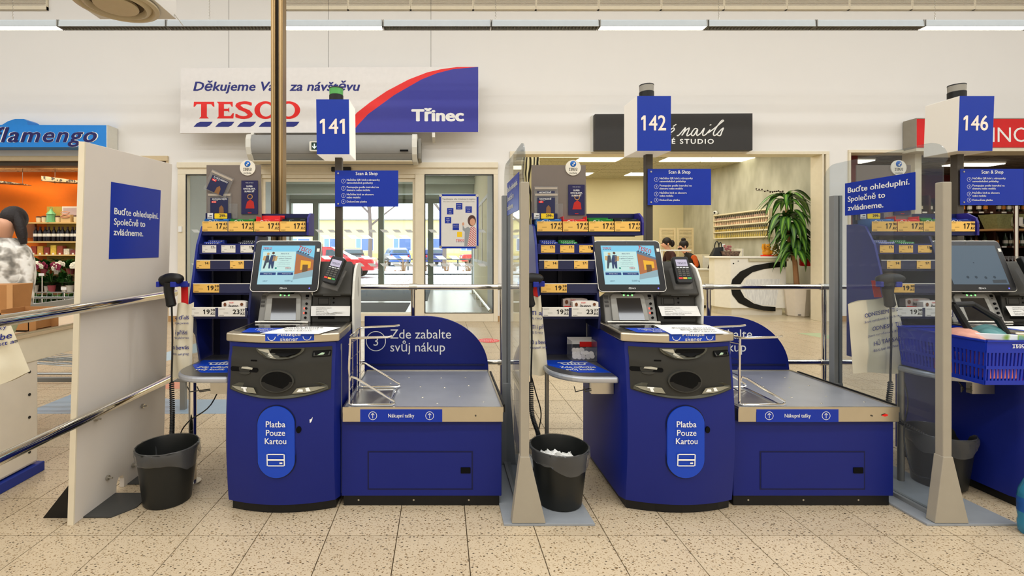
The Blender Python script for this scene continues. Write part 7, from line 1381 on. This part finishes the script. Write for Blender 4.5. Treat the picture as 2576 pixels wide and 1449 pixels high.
# seated workers
M_rust = mat('rust_sleeve', (190, 84, 30), .8, var=.15); M_vest = mat('black_vest', (36, 34, 30), .7, var=.2); M_maroon = mat('brown_top', (64, 36, 34), .8)
def worker(x, y, sc, lb, lean, top, vest, bun):
    o = thing('person', (x, y, 0), lb, 'person'); 
    def q(a, b, c): return (x + a * sc, y + b * sc, c * sc)
    hx = -.24 * lean; P = [(*q(0, 0, .56), .15, .13), (*q(-.03, 0, .8), .14, .115), (*q(hx * .5, 0, 1.0), .155, .12), (*q(hx * .75, 0, 1.1), .085, .07), (*q(hx, 0, 1.17), .052), (*q(hx - .06, 0, 1.235), .075, .08), (*q(hx - .075, 0, 1.31), .075, .08),
        (*q(hx * .55, -.17, 1.04), .062), (*q(-.12, -.22, .84), .05), (*q(-.36, -.14, .80), .038), (*q(-.44, -.1, .79), .028), (*q(hx * .55, .17, 1.04), .062), (*q(-.12, .22, .84), .05), (*q(-.36, .14, .80), .038), (*q(-.44, .1, .79), .028),
        (*q(-.1, -.1, .52), .1), (*q(-.42, -.1, .5), .07), (*q(-.44, -.1, .1), .045), (*q(-.54, -.1, .05), .04), (*q(-.1, .1, .52), .1), (*q(-.42, .1, .5), .07), (*q(-.44, .1, .1), .045), (*q(-.54, .1, .05), .04), (*q(hx - .155, 0, 1.25), .016)]
    E = [(0, 1), (1, 2), (2, 3), (3, 4), (4, 5), (5, 6), (2, 7), (7, 8), (8, 9), (9, 10), (2, 11), (11, 12), (12, 13), (13, 14), (0, 15), (15, 16), (16, 17), (17, 18), (0, 19), (19, 20), (20, 21), (21, 22), (5, 23)]
    def mf(c):
        z = c.z / sc; xx = (c.x - x) / sc
        if z > 1.14 or xx < -.40 and .7 < z < .9: return 0
        if z < .6: return 1
        return 3 if vest and abs(c.y - y) < .15 * sc and xx > hx * .5 - .16 and z > .6 else 2
    skinbody('body', P, E, o, mf, [M_skin, M_trous, top, M_vest])
    h = V(q(hx - .05, 0, 1.30)); MB().ball(h + V((.03, 0, .02)) * sc, .098 * sc, .095 * sc, .1 * sc, 14, 10).ball(h + (V((.02, 0, .125)) if bun else V((.15, 0, -.02))) * sc, .05 * sc, .05 * sc, (.045 if bun else .08) * sc, 10, 8).build('hair', M_hair, o, smooth=True)
    MB().ball(V(q(hx - .105, 0, 1.228)), .045 * sc, .058 * sc, .045 * sc, 12, 8).build('face_mask', M_black, o, smooth=True) if vest else None
    for s_ in (-1, 1): MB().ball(V(q(hx - .138, .03 * s_, 1.285)), .01 * sc, .014 * sc, .008 * sc, 8, 5).build('eye', M_ink, o); MB().ball(V(q(hx - .03, .088 * s_, 1.26)), .018 * sc, .01 * sc, .03 * sc, 8, 6).build('ear', M_skin, o, smooth=True)
    for s_ in (-1, 1):
        for f in range(5):
            b0 = V(q(-.45, .1 * s_ + .018 * (f - 2), .785)); MB().tube([b0, b0 + V((-.035, 0, .004)) * sc, b0 + V((-.06 + .008 * abs(f - 2), 0, -.014)) * sc], [.011 * sc, .01 * sc, .007 * sc], 6).build('finger', M_skin, o, smooth=True)
worker(6.12, 11.5, 1.08, 'seated person with hair bun, black waistcoat and rust sleeves at the manicure desk', 1.15, M_rust, True, True)
worker(5.93, 12.3, 1.14, 'seated person with a dark ponytail in a brown top behind the manicure desk', .5, M_maroon, False, False)
st = thing('desk_stool', (6.12, 11.5, 0), 'round black stool under the person with the hair bun', 'stool'); MB().lathe((6.12, 11.5, 0), [(.2, .0), (.2, .02), (.03, .05), (.03, .38), (.19, .40), (.19, .44)], 16).build('stool_body', M_black, st, smooth=True)
st = thing('desk_stool', (5.93, 12.3, 0), 'round black stool under the person with the ponytail', 'stool'); MB().lathe((5.93, 12.3, 0), [(.2, .0), (.2, .02), (.03, .05), (.03, .40), (.19, .42), (.19, .46)], 16).build('stool_body', M_black, st, smooth=True)
# small things on the counter and cabinet
hb_ = thing('black_handbag', (5.72, 9.97, 1.168), 'black handbag with upright handles at the left end of the reception counter', 'handbag'); MB().hexa([(5.58, 9.9, 1.168), (5.82, 9.9, 1.168), (5.82, 10.03, 1.168), (5.58, 10.03, 1.168), (5.66, 9.93, 1.34), (5.83, 9.93, 1.36), (5.83, 10.0, 1.36), (5.66, 10.0, 1.34)]).build('bag_body', M_black, hb_, bevel=.01); MB().tube([(5.70 + .045 * math.cos(a), 9.95, 1.34 + .13 * math.sin(a)) for a in [i * pi / 8 for i in range(9)]], .01, 6).tube([(5.79 + .03 * math.cos(a), 9.98, 1.35 + .1 * math.sin(a)) for a in [i * pi / 8 for i in range(9)]], .01, 6).build('handle', M_black, hb_)
wk = thing('wicker_tray', (fx(1838, 9.9), 9.9, 1.168), 'dark wicker tray on the reception counter', 'basket'); c = (fx(1838, 9.9), 9.9, 1.168); MB().lathe(c, [(.17, 0), (.2, .1), (.205, .1), (.17, .01)], 20, sy=.5).build('basket', ramp_mat('wicker', .7, 'ShaderNodeTexVoronoi', [(0, (40, 30, 26)), (.5, (96, 74, 60)), (1, (140, 110, 90))], scale=40), wk)
sp_ = thing('spray_bottle', (fx(1822, 9.95), 9.98, 1.168), 'clear pump bottle with white head at the left of the wicker tray', 'bottle'); c = (fx(1818, 9.98), 10.0, 1.168); MB().lathe(c, [(.04, 0), (.045, .02), (.045, .16), (.02, .2)], 12).build('bottle', mat('milky', (210, 208, 196), .3), sp_, smooth=True); MB().lathe(c, [(.02, .2), (.02, .24)], 8).box(c[0] - .01, c[0] + .05, c[1] - .01, c[1] + .01, 1.40, 1.42).build('pump', M_white, sp_)
fw_ = thing('pink_flowers', (fx(1832, 10.0), 10.0, 1.168), 'small bunch of pink dried flowers behind the wicker tray', 'flowers'); mb = MB()
for q in range(14): mb.ball((fx(1832, 10.02) + R.uniform(-.07, .07), 10.04, 1.26 + R.uniform(0, .13)), .022, n=7, m=5)
mb.build('blossoms', mat('dusty_pink', (176, 110, 110), .7), fw_); MB().lathe((fx(1832, 10.02), 10.04, 1.168), [(.03, 0), (.04, .1)], 10).build('vase', M_tagw, fw_)
bo = thing('white_box', (fx(1865, 9.9), 9.9, 1.168), 'upright white box on the reception counter right of the wicker tray', 'box'); MB().box(fx(1854, 9.85), fx(1867, 9.85), 9.85, 9.95, 1.168, 1.32).build('box', mat('box_cream', (226, 218, 192), .5), bo, bevel=.004); MB().box(fx(1868, 9.85), fx(1870, 9.85), 9.85, 9.95, 1.168, 1.32).build('booklet', M_tagw, bo)
ct_ = thing('golden_cat', (fx(1931, 9.6), 9.62, 1.168), 'golden waving cat figurine on the reception counter', 'figurine'); c = V((fx(1931, 9.6), 9.62, 1.168)); M_gold = mat('gold_glaze', (220, 150, 40), .25, var=.2, vs=30)
MB().ball(c + V((0, 0, .075)), .085, .07, .085, 14, 10).build('body', M_gold, ct_, smooth=True); MB().ball(c + V((0, -.01, .185)), .068, .06, .058, 14, 10).build('head', M_gold, ct_, smooth=True)
for s_ in (-1, 1): MB().lathe(c + V((s_ * .045, 0, .225)), [(.022, 0), (.003, .035)], 8).build('ear', M_gold, ct_); MB().ball(c + V((s_ * .026, -.065, .195)), .008, n=8, m=5).build('eye', M_ink, ct_)
MB().tube([c + V((-.07, -.02, .1)), c + V((-.1, -.03, .17)), c + V((-.085, -.03, .24))], [.026, .024, .026], 8).tube([c + V((.06, -.04, .1)), c + V((.04, -.075, .06))], [.024, .02], 8).build('arm', M_gold, ct_, smooth=True); MB().lathe(c, [(.11, 0), (.11, .02)], 16).build('red_cushion', M_red, ct_)
tr_ = thing('small_gold_tree', (fx(1957, 9.6), 9.66, 1.168), 'small green and gold ornamental tree beside the golden cat', 'ornament'); mb = MB(); c = V((fx(1957, 9.6), 9.66, 1.168))
for q in range(40): a = 2.4 * q; r = .1 * (1 - q / 44); mb.ball(c + V((r * math.cos(a), r * .7 * math.sin(a), .03 + .0055 * q)), .022, .022, .014, 6, 4)
mb.build('foliage', mat('olive_gold', (150, 140, 60), .5, var=.4, vs=40), tr_); MB().lathe(c, [(.05, 0), (.04, .04)], 10).build('pot', M_gold, tr_)
# ---- wine shop
M_wred = mat('wine_red_wall', (96, 34, 34), .8); M_dw = mat('dark_wood', (58, 34, 24), .5, var=.2)
wallbox('wall_wine_back', [(7.6, 14, 11.3, 11.4, 0, 3.1)], M_wred); wallbox('wall_wine_left', [(7.6, 7.75, W1, 11.3, 0, 3.1)], M_wred); wallbox('wall_wine_right', [(13.8, 14, W1, 11.3, 0, 3.1)], M_wred)
panel_ceiling('ceiling_wine', 7.6, 13.9, W1, 11.3, 3.05, .7, .59, ramp_mat('grey_wood_ceiling', .8, 'ShaderNodeTexNoise', [(.35, (66, 58, 52)), (.65, (120, 110, 100))], scale=3, mapping=(1, 6, 1)), (), None, M_dw)
for x0, x1, y in ((10.25, 11.2, 9.55), (7.9, 8.3, 9.2)):
    o = thing('strip_light', (x0, y, 3.0), '%s lit strip light under the dark wine shop ceiling' % ('long' if x0 > 9 else 'short'), 'light'); MB().box(x0, x1, y, y + .3, 3.0, 3.02).build('diffuser', emat('strip_white', (255, 244, 220), 3.5), o); MB().box(x0 - .01, x1 + .01, y - .01, y + .31, 3.02, 3.05).build('housing', M_white, o)
ws = thing('wine_shelving', (10.6, 11.0, 0), 'dark wooden wine shelving along the back of the right-hand shop', 'shelving')
for z in (2.14, 1.74, 1.38, 1.02, .6, .2): MB().box(7.9, 13.6, 10.6, 11.28, z - .04, z).build('shelf', M_dw, ws)
for x in (7.9, 9.3, 10.72, 12.15, 13.55): MB().box(x, x + .05, 10.58, 11.28, 0, 2.5).build('upright', M_dw, ws)
MB().box(7.9, 13.6, 11.24, 11.29, 0, 2.5).build('back', mat('shelf_back', (40, 22, 18), .7), ws)
for z in (2.105, 1.705, 1.345):
    for q in range(22):
        x = 8.1 + .25 * q; MB().box(x, x + .1, 10.592, 10.6, z, z + .032).build('price_card', M_tagw, ws)
rr_ = random.Random(5); pb = []
for q, (gc, lc, cn) in enumerate((((30, 28, 26), (206, 196, 170), 'dark'), ((60, 44, 26), (196, 120, 40), 'amber'), ((52, 64, 48), (220, 214, 200), 'green'))):
    b = thing('wine_bottle', (8.2 + .12 * q, 10.75, 2.14), '%s glass bottle standing on the wine shop shelves' % cn, 'bottle', '%s bottles in the wine shop' % cn); P_ = (8.2 + .12 * q, 10.75, 2.14); MB().lathe(P_, [(.038, 0), (.04, .02), (.04, .18), (.016, .24), (.016, .29)], 9).build('glass', mat('bottle_' + cn, gc, .15), b, smooth=True); MB().lathe(P_, [(.0408, .06), (.0408, .13)], 9, caps=False).build('label', mat('wlabel_' + cn, lc, .5), b); pb.append(b)
for z in (2.14, 1.74, 1.38):
    for q in range(38):
        x = 8.05 + .145 * q
        if z == 2.14 and q < 5 or abs((x - 7.9) % 1.42) < .1: continue
        dup(pb[(q * 7 + int(z * 10)) % 3], (x + rr_.uniform(-.01, .01), 10.72 + rr_.uniform(-.03, .05), z))
cr_ = thing('bread_crate', (11.75, 10.3, 1.72), 'pale green wicker crate with white label on the wine shop table', 'crate'); MB().hexa([(11.75, 10.15, 1.74), (12.15, 10.15, 1.74), (12.15, 10.4, 1.74), (11.75, 10.4, 1.74), (11.66, 10.1, 2.05), (12.3, 10.1, 2.05), (12.3, 10.45, 2.05), (11.66, 10.45, 2.05)]).build('crate', mat('moss_wicker', (130, 130, 84), .8, var=.4, vs=30, bump=.5, bs=40), cr_); MB().box(12.0, 12.2, 10.09, 10.12, 1.8, 1.98).build('label', M_tagw, cr_)
MB().box(11.6, 12.4, 10.05, 10.6, 1.70, 1.74).build('crate_shelf', mat('light_wood', (170, 130, 84), .6), ws)
cpn = thing('display_column', (12.1, 9.9, 0), 'shiny chrome display column with a round foot in the wine shop', 'column'); xq = fx(2555, 9.9); MB().cyl((xq, 9.9, 1.06), (xq, 9.9, 2.2), .045, n=16).build('tube', M_chrome, cpn, smooth=True); MB().lathe((xq, 9.9, 1.0), [(.11, 0), (.11, .04), (.05, .06)], 18).build('foot', M_dgrey, cpn)
tbw = thing('wine_counter', (12.2, 9.9, 0), 'dark wooden wine shop counter with glasses at the far right', 'counter'); MB().box(11.0, 13.6, 9.6, 10.2, .96, 1.0).build('top', mat('reddish_wood', (110, 56, 34), .4), tbw); MB().box(11.1, 13.6, 9.66, 10.15, 0, .96).build('front', M_dw, tbw)
gp_ = thing('wine_glass', (11.45, 9.85, 1.0), 'small stemmed glass standing on the wine shop counter', 'glass', 'glasses on the wine counter'); MB().lathe((11.45, 9.85, 1.0), [(.03, 0), (.005, .01), (.005, .07), (.035, .11), (.03, .17)], 10).build('glass', M_clear, gp_, smooth=True)
for q in range(1, 6): dup(gp_, (11.45 + .085 * q, 9.85, 1.0))
